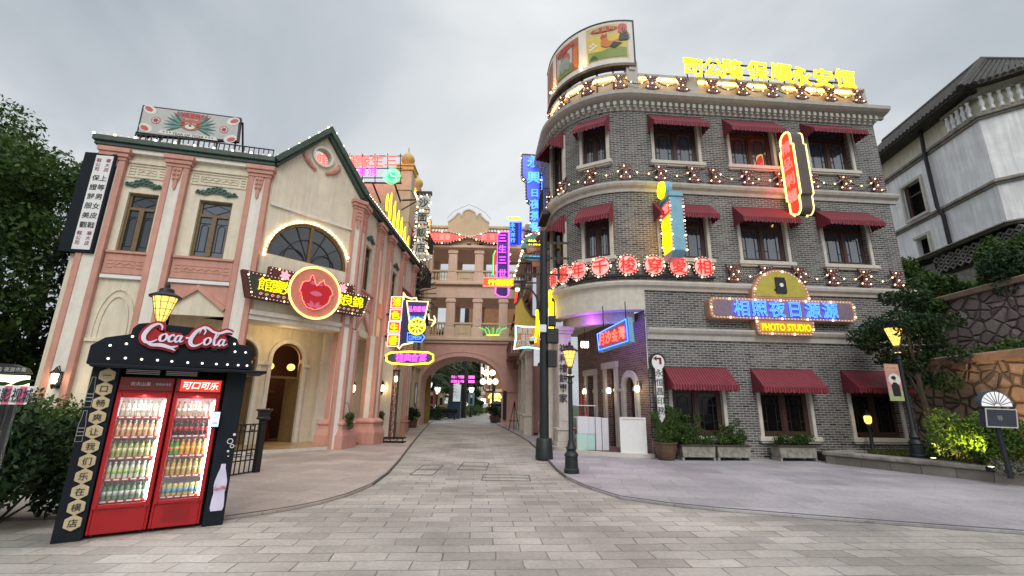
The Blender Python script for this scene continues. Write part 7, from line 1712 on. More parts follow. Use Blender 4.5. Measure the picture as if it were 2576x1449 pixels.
def bush(name, label, loc, rx, ry, rz, n, size, mat, seed, group=None, ncl=12, cat='bush', stems=True):
    t = thing(name, label, cat, Matrix.Translation(loc), group); r = random.Random(seed)
    cl = []
    for i in range(ncl):
        a = r.uniform(0, 2*PI); q = math.sqrt(r.random())*.75; s = r.uniform(.28, .5); z = r.uniform(.25, .85)*(1-.35*q)
        cl.append((rx*q*math.cos(a), ry*q*math.sin(a), rz*z, rx*s, ry*s, rz*s*.8))
    if stems:
        b = MB()
        for c in cl: b.tube([(c[0]*.2, c[1]*.2, -.02), (c[0]*.7, c[1]*.7, c[2]*.6), c[:3]], [.018, .012, .005], 4)
        b.build('stem', M['trunk'], t)
    me = leaves(cl, n, size, seed); me.materials.append(M[mat]); put('foliage', me, t); return t
# left: wooded bank behind the stucco building
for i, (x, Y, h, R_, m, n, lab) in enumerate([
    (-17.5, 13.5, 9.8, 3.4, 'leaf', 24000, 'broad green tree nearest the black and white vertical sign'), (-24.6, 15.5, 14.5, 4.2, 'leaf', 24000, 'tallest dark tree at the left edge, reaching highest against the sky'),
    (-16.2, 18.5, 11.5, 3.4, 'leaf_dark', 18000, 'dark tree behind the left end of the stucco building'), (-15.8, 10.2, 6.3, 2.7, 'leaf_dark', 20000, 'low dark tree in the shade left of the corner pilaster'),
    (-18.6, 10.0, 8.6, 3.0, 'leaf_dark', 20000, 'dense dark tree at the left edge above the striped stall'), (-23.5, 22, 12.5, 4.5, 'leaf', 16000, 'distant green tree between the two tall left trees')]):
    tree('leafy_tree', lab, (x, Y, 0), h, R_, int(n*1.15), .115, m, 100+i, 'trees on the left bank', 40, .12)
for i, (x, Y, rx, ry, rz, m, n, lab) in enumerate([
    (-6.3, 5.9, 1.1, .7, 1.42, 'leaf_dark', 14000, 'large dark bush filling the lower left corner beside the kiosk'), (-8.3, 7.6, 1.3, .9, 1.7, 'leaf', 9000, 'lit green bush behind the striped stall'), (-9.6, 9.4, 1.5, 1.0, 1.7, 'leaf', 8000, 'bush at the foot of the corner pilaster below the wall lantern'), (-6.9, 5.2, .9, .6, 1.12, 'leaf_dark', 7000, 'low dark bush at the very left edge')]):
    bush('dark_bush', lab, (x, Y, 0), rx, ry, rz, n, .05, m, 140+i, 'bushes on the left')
# striped stall at the left edge
SF = hang(40, 990, 4.45, 14)
T = thing('striped_stall', 'pink and white striped stall canopy with a lit menu board at the left edge', 'stall', SF.mat())
q = [SF.px(x, y) for x, y in ((-60, 968), (92, 972), (80, 1018), (-60, 1017))]
x0, x1 = q[0][0], q[1][0]
for k in range(8):
    a = x0+(x1-x0)*k/8; c = x0+(x1-x0)*(k+1)/8; b = MB(); zt_, zb_ = q[1][1], q[2][1]
    sl = lambda x, z: x-(zt_-z)*.3*(x > x1-.01)
    b.prism([(a, zb_), (sl(c, zb_), zb_), (c, zt_), (a, zt_)], -.012 if k % 2 else -.01, .01); b.build('canopy_stripe', plain('rose_canvas', (.62, .16, .28), .7) if k % 2 == 0 else M['white'], T)
letter(T, '横店影视城', SF.px(18, 993)[0], SF.px(18, 993)[1], .13, M['black'], -.02, w=.006, width=.42, depth=.01); letter(T, 'Hengdian Group Studios', SF.px(25, 1009)[0], SF.px(25, 1009)[1], .04, M['black'], -.02, width=.38, depth=.01)
bd = [SF.px(x, y, -.3) for x, y in ((-60, 940), (66, 945), (62, 972), (-60, 972))]; board(T, bd, .3, .36, glow('lit_menu', (.95, 1, .62), 1.4), 'menu_board')
for k in range(4): board(T, leafshape(bd[1][0]-.7+.2*k, bd[1][1]-.1, .2, .05, -.3+.2*k), .285, .297, M['leaf_dark'], 'menu_drawing')
bd2 = [SF.px(x, y, -.3) for x, y in ((-60, 938), (66, 941), (58, 926), (30, 916), (0, 914), (-60, 914))]; board(T, bd2, .28, .4, M['black'], 'rounded_header'); letter(T, '梦夜购 夜游市集', SF.px(15, 929, -.27)[0], SF.px(15, 929, -.27)[1], .045, PAINT['lightgrey'], .27, width=.34, depth=.01)
b = MB()
for x in (x0+.1, x1-.3): b.box(x, x+.04, .2, .24, -SF.o.z+.0, q[1][1])
b.build('stall_frame', M['black'], T)
# iron fence and post beside the kiosk
IFp = gnd(600, 1210); IF = Frame(IFp.x-.45, IFp.y-.1, 72)
T = thing('iron_gate', 'black wrought iron gate with a square post and scrolls right behind the kiosk', 'gate', IF.mat())
b = MB()
for x in np.arange(0, .95, .115): b.box(x-.009, x+.009, -.009, .009, .05, 1.0)
for z in (.06, .3, .5, .86, 1.0): b.box(-.02, .95, -.014, .014, z-.012, z+.012)
for x in (.06, .29, .52, .75): b.tube([(x+.05*math.cos(a), 0, .93+.05*math.sin(a)) for a in np.linspace(0, 2*PI, 11)[:-1]], .009, 4, True)
for x in (.1, .4, .7): b.box(x, x+.15, -.012, .012, .38, .4); b.box(x, x+.15, -.012, .012, .42, .44)
b.build('gate_bars', M['iron'], T)
b = MB(); b.box(.93, 1.05, -.06, .06, 0, 1.08); b.lathe([(.09, 1.08), (.14, 1.1), (.14, 1.13), (.12, 1.14), (.13, 1.26), (.17, 1.28), (.17, 1.3), (.12, 1.31)], 8, (.99, 0, 0)); b.build('gate_post', M['iron'], T, bev=.01)
# bench in the porch, menu disc, truss stand, pots along the street wall
p = gnd(800, 1105, .13)
T = thing('iron_bench', 'small black scrolled iron bench inside the porch beside the cream pilaster', 'bench', Matrix.Translation((p.x, p.y-.3, .13)) @ Matrix.Rotation(rad(50), 4, 'Z'))
b = MB()
for sx in (-.4, .4): b.tube([(sx, -.2, 0), (sx, -.18, .45), (sx, .15, .45), (sx, .2, 0)], .02, 5); b.tube([(sx, .15, .45), (sx, .25, .9)], .02, 5); b.tube([(sx, -.18, .45), (sx, -.15, .65), (sx, .2, .66)], .018, 5)
b.build('bench_frame', M['iron'], T); b = MB()
for y in (-.15, -.05, .05, .14): b.box(-.42, .42, y-.035, y+.035, .45, .475)
b.build('seat', M['wood'], T); b = MB()
for z in (.55, .68, .8): b.box(-.4, .4, .18, .2, z, z+.05)
for k in range(4): b.tube([(-.3+.2*k+.07*math.cos(a), .19, .7+.09*math.sin(a)) for a in np.linspace(0, 2*PI, 11)[:-1]], .012, 4, True)
b.build('backrest', M['iron'], T)
p = gnd(984, 1113, .035)
T = thing('truss_stand', 'black square truss stand with a lit lamp head on the left pavement', 'stand', Matrix.Translation(p))
b = MB()
for sx in (-.09, .09):
    for sy in (-.09, .09): b.box(sx-.014, sx+.014, sy-.014, sy+.014, .1, 2.6)
for k in range(9):
    z = .15+.3*k; b.box(-.09, .09, -.1, -.08, z, z+.02); b.box(-.1, -.08, -.09, .09, z, z+.02); b.tube([(-.09, -.09, z), (.09, -.09, z+.3)], .01, 4)
b.box(-.12, .12, -.12, .12, 2.6, 2.65); b.build('truss', M['iron'], T)
b = MB()
for a in ((-.5, .5, -.25, -.21, 0, .04), (-.5, .5, .21, .25, 0, .04), (-.5, -.46, -.25, .25, 0, .04), (.46, .5, -.25, .25, 0, .04), (-.5, .5, -.25, -.21, .14, .18), (-.5, .5, .21, .25, .14, .18), (-.5, -.46, -.25, .25, .14, .18), (.46, .5, -.25, .25, .14, .18)): b.box(*a)
for x in (-.5, -.25, 0, .25, .46): b.box(x, x+.03, -.25, -.21, .04, .14)
b.build('truss_foot', M['iron'], T)
b = MB(); b.lathe([(.03, -.1), (.07, -.06), (.07, .08), (.03, .12)], 10, (0, 0, 2.3)); b.build('lamp_glass', M['lamp_hot'], T)
def pot_plant(loc, r, h, n, mat, label, seed, spread=1.0, group='potted plants along the street'):
    t = thing('potted_plant', label, 'potted plant', Matrix.Translation(loc), group); b = MB(); b.lathe([(r*.65, 0), (r*.8, .03), (r, h*.9), (r*1.08, h*.92), (r*1.08, h), (r*.9, h), (r*.85, h*.9)], 14); b.build('pot', M['terracotta'], t, smooth=True)
    cl = [(random.uniform(-1, 1)*r*spread, random.uniform(-1, 1)*r*spread, h+random.uniform(.15, .9)*r*2*spread, r*.7, r*.7, r*.6) for _ in range(9)]
    b = MB(); [b.tube([(0, 0, h*.9), (c[0]*.6, c[1]*.6, (h+c[2])/2), c[:3]], .008, 4) for c in cl]; b.build('stem', M['trunk'], t)
    me = leaves(cl, n, r*.22, seed); me.materials.append(M[mat]); put('foliage', me, t); return t
for i, (x, y, r, lab) in enumerate([(1013, 1082, .38, 'potted plant on the left pavement nearest the truss stand'), (1036, 1076, .32, 'potted plant on the left pavement nearest the arch')]):
    pot_plant(gnd(x, y, .035), r, .5, 900, 'leaf_dark', lab, 200+i)
pot_plant(gnd(1245, 1063, .035), .45, .5, 700, 'leaf_dark', 'potted plant at the foot of the right arch pier', 205)
for i, (x, y, F_, lab) in enumerate([(880, 1050, TF, 'hanging fern basket on the first porch column'), (940, 1050, TF, 'hanging fern basket on the second porch column'), (958, 1045, TF, 'long trailing basket beside the black wall lettering')]):
    a, z = F_.px(x, y, .3); t = thing('hanging_basket', lab, 'hanging plant', F_.mat(a, -.3, z), 'hanging baskets on the porch columns')
    b = MB(); b.lathe([(.02, -.12), (.1, -.06), (.12, .02)], 10); b.tube([(0, 0, .02), (0, .1, .45), (0, .3, .45)], .01, 4); b.build('basket', M['iron'], t)
    me = leaves([(0, 0, .05, .15, .15, .12), (.08, 0, -.1, .1, .1, .16), (-.08, 0, -.05, .1, .1, .14), (0, -.05, -.22, .09, .09, .16)], 700, .035, 210+i); me.materials.append(M['leaf']); put('foliage', me, t)
p = gnd(1022, 1077, .035)
T = thing('menu_easel', 'small reddish menu easel by the plant pots on the left pavement', 'easel', Matrix.Translation((p.x-.1, p.y+.6, .035)))
b = MB(); b.prism([(-.3, .1), (.3, .1), (.27, 1.15), (-.27, 1.15)], -.02, .02); b.build('board', plain('reddish_board', (.2, .06, .05), .6), T); b = MB(); b.tube([(-.3, 0, 0), (-.25, 0, 1.2)], .02, 4); b.tube([(.3, 0, 0), (.25, 0, 1.2)], .02, 4); b.tube([(0, .4, 0), (0, 0, 1.2)], .02, 4); b.build('easel_leg', M['iron'], T)
p = gnd(1293, 1083, .035)
T = thing('metal_easel', 'thin black easel stand leaning by the right arcade pillars', 'easel', Matrix.Translation(p)); b = MB(); b.tube([(-.3, 0, 0), (0, 0, 1.6)], .02, 4); b.tube([(.3, 0, 0), (0, 0, 1.6)], .02, 4); b.tube([(0, .5, 0), (0, 0, 1.6)], .02, 4); b.box(-.3, .3, -.06, .0, .5, .54); b.build('easel_leg', M['iron'], T)
for sx, x in ((0, 1034), (1, 1269)):
    T = thing('wall_plaque', ['dark upright plaque with a backlit edge on the left arch pier', 'dark upright plaque with a backlit edge on the right arch pier'][sx], 'plaque', BF.mat(bp(x, 1040)[0], -.12, bp(x, 1020)[1]), 'plaques on the arch piers'); b = MB(); b.box(-.12, .12, 0, .1, -.9, .95); b.build('plate', M['black'], T)

# ================================================================== PLANTERS BY THE BRICK WALL
def planter(x, w, label, seed, mat, tall):
    t = thing('stone_planter', label, 'planter', RB.mat(x, -.42, .0), 'stone planter boxes under the windows'); h = w/2
    b = MB(); b.prism([(-h+.03, .12), (h-.03, .12), (h, .42), (-h, .42)], -.22, .22); b.build('trough', M['oldstone'], t, bev=.012)
    b = MB(); b.box(-h-.02, h+.02, -.25, .25, .421, .455); b.build('rim', M['trunk'], t)
    b = MB(); [b.box(sx*(h-.04)-.03, sx*(h-.04)+.03, -.2, .2, 0, .119) for sx in (-1, 1)]; b.build('foot', M['oldstone'], t)
    b = MB(); r = random.Random(seed)
    for k in range(9): xx = -h+.12+(w-.24)*k/8; b.disc((xx, .25+r.uniform(-.06, .09)), r.uniform(.03, .055), -.232, -.215, 10)
    b.build('carved_flower', M['oldstone'], t)
    cl = [(r.uniform(-h, h)*.9, r.uniform(-.15, .15), .5+r.uniform(0, .18), .16, .13, .12) for _ in range(14)]
    b = MB()
    if tall:
        ex = [(r.uniform(-h, h)*.8, r.uniform(-.1, .1), .7+r.uniform(.0, .5), .12, .1, .12) for _ in range(7)]; cl += ex
        for c in ex: b.tube([(c[0]*.8, 0, .4), (c[0], c[1], c[2]+.1)], .008, 4)
    else:
        for k in range(60): xx = r.uniform(-h, h)*.8; a = r.uniform(-.5, .5); b.add([(xx-.012, r.uniform(-.1, .1), .45), (xx+.012, 0, .45), (xx+a*.35, r.uniform(-.15, .15), .45+r.uniform(.2, .42))], [(0, 1, 2)])
    b.build('stem', M['leaf'], t)
    me = leaves(cl, 2600 if tall else 1500, .035, seed); me.materials.append(M[mat]); put('foliage', me, t)
planter(1.02, .98, 'left stone planter box of the pair beside the bamboo pot', 301, 'leaf', True); planter(2.05, .98, 'right stone planter box of the pair under the first window', 302, 'leaf', True); planter(3.95, 1.12, 'single stone planter box with upright grassy leaves', 303, 'leaf', False)
t = thing('bamboo_pot', 'large dark clay pot with a feathery bamboo beside the white counter', 'potted plant', RB.mat(.12, -.5, .035))
b = MB(); b.lathe([(.2, 0), (.24, .05), (.3, .3), (.3, .42), (.33, .44), (.33, .48), (.27, .48), (.26, .42)], 16); b.build('pot', M['terracotta'], t, smooth=True)
r = random.Random(5); cl = []; b = MB()
for k in range(26):
    a = r.uniform(0, 2*PI); q = r.uniform(.1, .55); z = r.uniform(.7, 1.35); P_ = (q*math.cos(a), q*.7*math.sin(a), z); b.tube([(P_[0]*.15, P_[1]*.15, .42), (P_[0]*.5, P_[1]*.5, z*.8), P_], [.01, .007, .003], 4); cl.append((*P_, .14, .12, .12)); cl.append((P_[0]*.6, P_[1]*.6, z*.75, .14, .12, .12))
b.build('stem', M['leaf_yellow'], t); me = leaves(cl, 5200, .04, 9, 4.5, .8); me.materials.append(M['leaf']); put('foliage', me, t)
t = thing('climbing_plant', 'small leafy plant growing beside the foot of the arrow sign', 'plant', RB.mat(.5, -.2, 0)); b = MB(); b.tube([(0, 0, 0), (.03, 0, .7), (-.05, 0, 1.5)], .012, 5); b.tube([(.03, 0, .5), (.3, -.05, 1.0)], .01, 4); b.build('stem', M['trunk'], t)
me = leaves([(-.08, 0, 1.35, .16, .1, .16), (.02, 0, 1.1, .14, .1, .14), (.28, -.05, 1.0, .13, .08, .12), (.1, 0, .8, .14, .1, .14)], 420, .055, 10); me.materials.append(M['leaf']); put('foliage', me, t)

# ================================================================== GARDEN BED, RETAINING WALLS AND OLD HOUSE (right)
W0, W1 = gnd(2079, 1169), gnd(2640, 1234)
wd_ = Vector((W1.x-W0.x, W1.y-W0.y)); 
QF = Frame(W0.x, W0.y, math.degrees(math.atan2(wd_.y, wd_.x))); QL = wd_.length
T = thing('bed_wall', 'low weathered stone wall with a wide coping edging the garden bed', 'wall', QF.mat())
b = MB(); b.box(0, QL+1, 0, .34, 0, .25); 
b.box(0, .34, .34, 1.4, 0, .25); b.build('wall_blocks', bricks('weathered_blocks', (.20, .185, .16), (.33, .30, .26), (.06, .055, .05), .62, .3, .01, uv=False, xz=True, bump=.6, vary=.45), T, bev=.012)
b = MB(); b.box(-.05, QL+1, -.05, .40, .251, .36); b.box(-.05, .40, .40, 1.4, .251, .36); b.build('coping', M['oldstone'], T, bev=.025)
nv = QF.v
gp = [(W0.x+.2, W0.y+.1), (W1.x+.3, W1.y-.2), (24, 3), (26, 18), (13.4, 15.2), (12.8, 14.3), (9.0, 13.9)]
b = MB(); b.hprism(gp, -.1, .27); struct(b.build('garden_soil', M['soil']))
def inpoly(x, y, P):
    c = False
    for i in range(len(P)):
        (x0, y0), (x1, y1) = P[i-1], P[i]
        if (y0 > y) != (y1 > y) and x < (x1-x0)*(y-y0)/(y1-y0)+x0: c = not c
    return c
r = np.random.RandomState(3); cl = []
while len(cl) < 240:
    x, y = r.uniform(9, 15), r.uniform(8.6, 14.5)
    if inpoly(x, y, gp) and (x-W0.x)*nv.x+(y-W0.y)*nv.y > .75: cl.append((x, y, .30, .22, .22, .05+.07*r.rand()))
me = leaves(cl, 26000, .028, 12, 3.5, -.6); me.materials.append(leaf('lawn_green', (.075, .115, .02))); o = put('grass', me); o['kind'] = 'stuff'
b = MB(); 
for k in range(500):
    t_ = r.uniform(.5, QL+.6); y = r.uniform(.42, .75); p = QF.w(t_, y, .27); s = r.uniform(.015, .04); b.ball((p.x, p.y, p.z+s*.3), s, 5, 3, .6)
o = b.build('gravel', M['oldstone']); o['kind'] = 'stuff'
for i, (x, y, Y, rx, rz, m, n, lab) in enumerate([(2455, 1115, 10.6, .85, 1.35, 'leaf_bright', 6500, 'floodlit yellow green bush behind the dark signpost'), (2570, 1120, 10.2, .8, 1.2, 'leaf_bright', 4000, 'floodlit green bush at the right edge'), (2390, 1110, 12.0, .6, 1.0, 'leaf', 3200, 'small thin tree like bush in front of the lit stone wall'), (2345, 1128, 12.2, .6, .4, 'leaf', 2200, 'low dark shrub beside the lamp foot'), (2440, 1142, 10.9, .55, .32, 'leaf_grey', 2400, 'silvery low shrub in the middle of the garden bed'), (2180, 1130, 13.2, .7, .45, 'leaf', 2400, 'low shrub under the third ground floor window'), (2540, 1190, 9.9, .4, .3, 'leaf_grey', 1200, 'small silvery plant at the foot of the signpost')]):
    p = gnd(x, y, .27) if i in (3, 4, 5, 6) else atY(x, y, Y); bush('garden_bush', lab, (p.x, p.y, .25), rx, rx*.8, rz, n, .042 if m != 'leaf_grey' else .03, m, 160+i, 'bushes in the garden bed')
p = gnd(2273, 1131, .3); T = MB(); T.ball((0, 0, 0), .2, 12, 8, .8); o = T.build('boulder', plain('tan_boulder', (.33, .22, .13), .8), smooth=True); o.location = (p.x, p.y, .38); tag(o, 'round tan boulder lying in the garden bed left of the lamp', 'boulder')
# small yellow garden lamp
p = gnd(2197, 1135, .3)
T = thing('garden_lamp', 'small yellow lantern on a short post in front of the third ground floor window', 'lamp', Matrix.Translation((p.x, p.y, .27)))
b = MB(); b.lathe([(.09, 0), (.09, .04), (.05, .1), (.045, .7), (.06, .74), (.03, .8)], 10); b.build('post', M['pole'], T, smooth=True); b = MB(); b.lathe([(.05, .8), (.09, .86), (.10, 1.0), (.07, 1.04)], 8); b.build('glass_shade', M['lamp'], T); b = MB(); b.lathe([(.12, 1.04), (.09, 1.1), (.03, 1.14), (.02, 1.2)], 8); b.build('lamp_cap', M['iron'], T)
# signpost with a white fan
SP = hang(2502, 1045, 9.0, -6); gz = .27-SP.o.z
T = thing('fan_signpost', 'dark signpost with a white fan top and a black plate in the garden bed', 'signpost', SP.mat())
P = SP.px; b = MB(); q0, q1 = P(2518, 1072), P(2543, 1185); b.tube([(q0[0], .08, q0[1]), (q0[0]+.02, .08, gz)], .045, 8); b.build('post', M['pole'], T, smooth=True)
pl = [P(x, y) for x, y in ((2475, 1028), (2552, 1031), (2556, 1076), (2479, 1073))]; board(T, pl, -.03, .12, plain('slate_plate', (.03, .035, .05), .35), 'plate', .008); b = MB(); b.ribbon(pl, .02, -.04, -.03); b.build('plate_rim', PAINT['lightgrey'], T); letter(T, '导', *P(2512, 1052), .1, PAINT['grey'], -.034, depth=.004)
fc = P(2508, 1022); fr = (P(2546, 1022)[0]-P(2470, 1022)[0])/2
board(T, arc(fc[0], fc[1], fr*1.06, 0, 180, 18, fr*1.1), -.0, .12, plain('teal_dark_case', (.03, .06, .06), .5), 'fan_case'); board(T, arc(fc[0], fc[1], fr, 0, 180, 18, fr*1.03), -.012, -.001, glow('white_fan', (.8, .82, .84), .35, (.7, .7, .7)), 'fan_panel')
b = MB()
for k in range(1, 10): a = PI*k/10; b.tube([(fc[0]+.05*math.cos(a), -.018, fc[1]+.05*math.sin(a)), (fc[0]+fr*math.cos(a), -.018, fc[1]+fr*1.03*math.sin(a))], .006, 4)
b.build('fan_rib', M['iron'], T)
# floodlights in the bed
def flood(loc, tgt, e_, col, label, size=80):
    T = thing('floodlight', label, 'floodlight', Matrix.Translation(loc), 'ground floodlights in the garden bed'); b = MB(); b.box(-.08, .08, -.06, .06, .0, .1); b.build('housing', M['iron'], T, bev=.01); b = MB(); b.box(-.04, .04, -.03, .03, .101, .106); b.build('lens', M['lamp_hot'], T)
    l = bpy.data.lights.new('floodlight', 'SPOT'); l.energy = e_; l.color = col; l.spot_size = rad(size); l.spot_blend = .6; l.shadow_soft_size = .05
    o = bpy.data.objects.new('floodlight', l); COL.objects.link(o); o.location = Vector(loc)+Vector((0, 0, .16)); o.rotation_euler = (Vector(tgt)-o.location).to_track_quat('-Z', 'Y').to_euler()
p = atY(2345, 1138, 11.6); flood((p.x, p.y, .27), (p.x+2.0, p.y+.3, 1.5), 230, (1, .62, .28), 'floodlight at the foot of the garden lamp, lighting the stone wall', 75)
p = atY(2488, 1150, 10.0); flood((p.x, p.y, .27), (p.x-.05, p.y+.45, 1.1), 260, (1, .85, .12), 'floodlight under the bright bush behind the signpost', 62)
# lower and upper rubble walls
def rubble_wall(x0, y0, x1, y1, z0, z1, mat, label, name='stone_retaining_wall'):
    a = math.degrees(math.atan2(y1-y0, x1-x0)); L = math.hypot(x1-x0, y1-y0); F_ = Frame(x0, y0, a); T = thing(name, label, 'wall', F_.mat(0, 0, z0)); b = MB(); b.box(0, L, 0, .6, 0, z1-z0); b.build('stonework', M[mat], T); b = MB(); b.box(-.05, L, -.08, .7, z1-z0, z1-z0+.24); b.build('coping', plain('tan_coping_'+mat, (.30, .20, .15), .85, var=.25), T, bev=.03); return F_
rubble_wall(12.6, 14.7, 12.2, 7.0, 0, 2.75, 'rubble', 'lower rubble stone wall floodlit orange behind the garden bed'); rubble_wall(17.0, 18.5, 16.4, 8.0, 2, 5.6, 'rubble_mauve', 'upper mauve rubble stone wall with a band of shrubs below it')
b = MB(); b.hprism([(13, 15), (12.7, 6), (17, 6), (17.6, 19), (13, 19)], -.1, 2.6); struct(b.build('terrace', M['earth']))
b = MB(); b.add([(17.0, 19, 5.5), (16.6, 5, 5.5), (40, 5, 9), (44, 40, 12), (16, 40, 6)], [(0, 1, 2, 3, 4)]); b.add([(17.0, 19, 5.5), (16, 40, 6), (16, 40, 0), (17, 19, 0)], [(0, 1, 2, 3)]); struct(b.build('hillside', M['earth']))
for i in range(7):
    y = 14.2-1.05*i; bush('terrace_shrub', ['dark shrub on the terrace nearest the brick building', 'second terrace shrub from the brick building', 'third terrace shrub from the brick building', 'terrace shrub above the white fan signpost', 'yellowish terrace shrub right of the signpost', 'second last terrace shrub at the right edge', 'last terrace shrub at the right edge'][i], (13.6+.4*(i % 2), y, 2.55), .8, .7, 1.0, 2600, .055, 'leaf' if i != 4 else 'leaf_bright', 180+i, 'shrubs on the terrace')
for i, (x, y, z, rx, rz, m, n, lab) in enumerate([(2320, 750, 18.6, 1.4, 1.35, 'leaf', 9000, 'green bush against the right end of the brick building above the upper wall'), (2405, 745, 19, 1.4, .8, 'leaf_bright', 6000, 'light green bush under the lattice of the old house'), (2480, 745, 18, 1.5, .8, 'leaf', 7000, 'bush in the middle of the slope right of the lattice'), (2375, 775, 17.6, 1.1, .6, 'leaf', 4000, 'low bush just above the upper stone wall'), (2568, 715, 15.6, 1.05, 2.5, 'leaf', 11000, 'tall bush rising at the right edge in front of the old house'), (2610, 730, 15, 1.5, 1.9, 'leaf_dark', 7000, 'dark thicket at the right edge'), (2530, 755, 16.8, 1.1, .8, 'leaf_dark', 4000, 'low thicket right of the slope above the upper wall'), (2292, 720, 19.6, .7, 1.5, 'leaf', 2200, 'sparse thin bush climbing in front of the old house wall')]):
    p = atY(x, y, z); x, y, z = p.x, p.y, p.z-.3
    bush('slope_bush', lab, (x, y, z), rx, rx*.9, rz, n, .085, m, 190+i, 'bushes on the slope', 16)
# tree in front of the building's right end
p = gnd(2325, 1120, .3)
p = atY(2322, 1000, 12.6)
tree('maple_tree', 'small dark maple tree in front of the right end of the brick building', (p.x, 12.6, .25), 4.5, 1.12, 9000, .058, 'leaf_dark', 33, None, 26, .42, shift=(-.1, 0))

# old white house on the hill
p1 = atY(2507, 460, 17.0); zL = p1.z; zU = atY(2462, 298, 17.0).z
def atz(x, y, z): d = ray(x, y); return CO+d*((z-HC)/d.z)
p0 = atz(2253, 591, zL); p2 = atz(2600, 440, zL)
OH = Frame(p0.x, p0.y, math.degrees(math.atan2(p1.y-p0.y, p1.x-p0.x))); OL = math.hypot(p1.x-p0.x, p1.y-p0.y)
T = thing('old_house', 'weathered white house with a dark tiled roof, mouldings and lattice base on the hill', 'building', OH.mat()); ex = 1.5
a2 = math.atan2(p2.y-p1.y, p2.x-p1.x)-OH.a; O2 = (OL, 0.0); L2 = 7.0
def seg2(t, d=0): return (OL+t*math.cos(a2)+d*math.sin(a2), t*math.sin(a2)-d*math.cos(a2))
zB = OH.px(2400, 618)[1]; zE = OH.px(2300, 342)[1]; 
wl = [OH.px(x, y) for x, y in ((2268, 475), (2293, 551), (2334, 530), (2309, 452))]; wx0, wx1 = min(wl[0][0], wl[1][0]), max(wl[2][0], wl[3][0]); wz0, wz1 = wl[1][1]*.5+wl[2][1]*.5, wl[0][1]*.5+wl[3][1]*.5
w2 = [OH.px(x, y) for x, y in ((2300, 608), (2340, 640), (2335, 590))]; 
b = MB(); flat_wall(b, -ex, OL, zB, zU, [(wx0, wx1, wz0, wz1), (w2[0][0]+.1, w2[2][0], zB, w2[2][1])], .25); b.add([(OL, 0, zB), (*seg2(L2), zB), (*seg2(L2), zU), (OL, 0, zU)], [(0, 1, 2, 3)]); b.build('wall', M['oldwhite'], T)
b = MB(); flat_wall(b, -ex, OL, zU, zE+.6, [], y=.25); b.add([(OL, .25, zU), (*seg2(L2, -.25), zU), (*seg2(L2, -.25), zE+.6), (OL, .25, zE+.6)], [(0, 1, 2, 3)]); b.build('upper_wall', M['oldcream'], T)
b = MB(); b.box(-ex, OL, .6, .65, zB-1, zE); b.build('room_lining', M['dark'], T)
for nm, zz, hh, dd in (('moulding', zL, .3, .16), ('moulding', zU, .34, .2), ('moulding', zB, .2, .22)):
    b = MB()
    for d_, z0_, z1_ in ((dd, zz, zz+hh*.35), (dd*.55, zz-hh*.3, zz-.001), (dd*.5, zz+hh*.35+.001, zz+hh*.6)):
        P_ = [(-ex, -d_), (OL+d_*math.tan(a2/2), -d_), seg2(L2, d_), seg2(L2, -.1), (OL, .1), (-ex, .1)]; b.hprism(P_, z0_, z1_)
    b.build(nm, M['oldstone'], T, bev=.02)
f = MB(); f.ribbon([(wx0-.06, wz0-.06), (wx1+.06, wz0-.06), (wx1+.06, wz1+.06), (wx0-.06, wz1+.06)], .13, -.08, .02); fo = f.build('window_surround', M['pale_stone'], T); f = MB(); f.box(wx0+.02, wx0+.25, .1, .2, wz0, wz1); f.box(wx0, wx1, .12, .18, (wz0+wz1)/2+.25, (wz0+wz1)/2+.32); f.build('shutter', M['wood'], fo)
f = MB(); f.ribbon([(w2[2][0]+.06, zB), (w2[2][0]+.06, w2[2][1]+.08), (w2[0][0]+.02, w2[2][1]+.08)], .13, -.08, .02, False); f.build('window_surround', M['pale_stone'], T)
b = MB(); q = [OH.px(x, y) for x, y in ((2334, 350), (2348, 420), (2360, 500), (2385, 600))]; xq = sum(a for a, _ in q)/4; b.tube([(xq-.02, -.12, zU+1.3), (xq, -.2, zU+.1), (xq, -.2, zL+.2), (xq+.1, -.12, zL-.3), (xq+.1, -.12, zB)], .085, 8); b.build('drain_pipe', M['iron'], T)
b = MB()
for k in range(16):
    t_ = L2*.0+k*.28; q_ = seg2(t_-1.2, .05) if k > 4 else (OL-1.4+k*.28, -.05); b.lathe([(.07, 0), (.09, .06), (.05, .2), (.1, .38), (.05, .6), (.08, .72)], 6, (*q_, zU+.25))
b.build('baluster', M['oldwhite'], T)
b = MB(); P_ = [(OL-1.6, -.16), (OL, -.16), seg2(L2, .16), seg2(L2, -.06), (OL, .06), (OL-1.6, .06)]; b.hprism(P_, zU+.97, zU+1.12); b.build('balustrade_rail', M['oldstone'], T)
DR = 1.5; rt = OH.px(2374, 231, -1.5)[1]; b = MB(); e0 = .7
ta = math.tan(a2/2); c0 = (OL+e0*ta, -e0); c1 = (OL-DR*ta, DR)
hz_ = lambda d: rt+(zE-rt)*(d+DR)/(e0+DR)
for k in range(48):
    x = -ex+.26*k
    if x > c0[0]: break
    d = -DR if x < c1[0] else (x-OL)/ta
    b.tube([(x, -e0, zE), (x, -d, hz_(d))], .085, 5)
b.add([(-ex, -e0, zE-.12), (*c0, zE-.12), (*c1, rt-.08), (-ex, DR, rt-.08)], [(0, 1, 2, 3)]); b.add([(-ex, -e0, zE-.12), (*c0, zE-.12), (OL, .3, zE-.02), (-ex, .3, zE-.02)], [(0, 1, 2, 3)])
r1 = (c1[0]+8*math.cos(OH.a), c1[1]-8*math.sin(OH.a)); q0 = seg2(L2*1.2, e0); q1 = r1
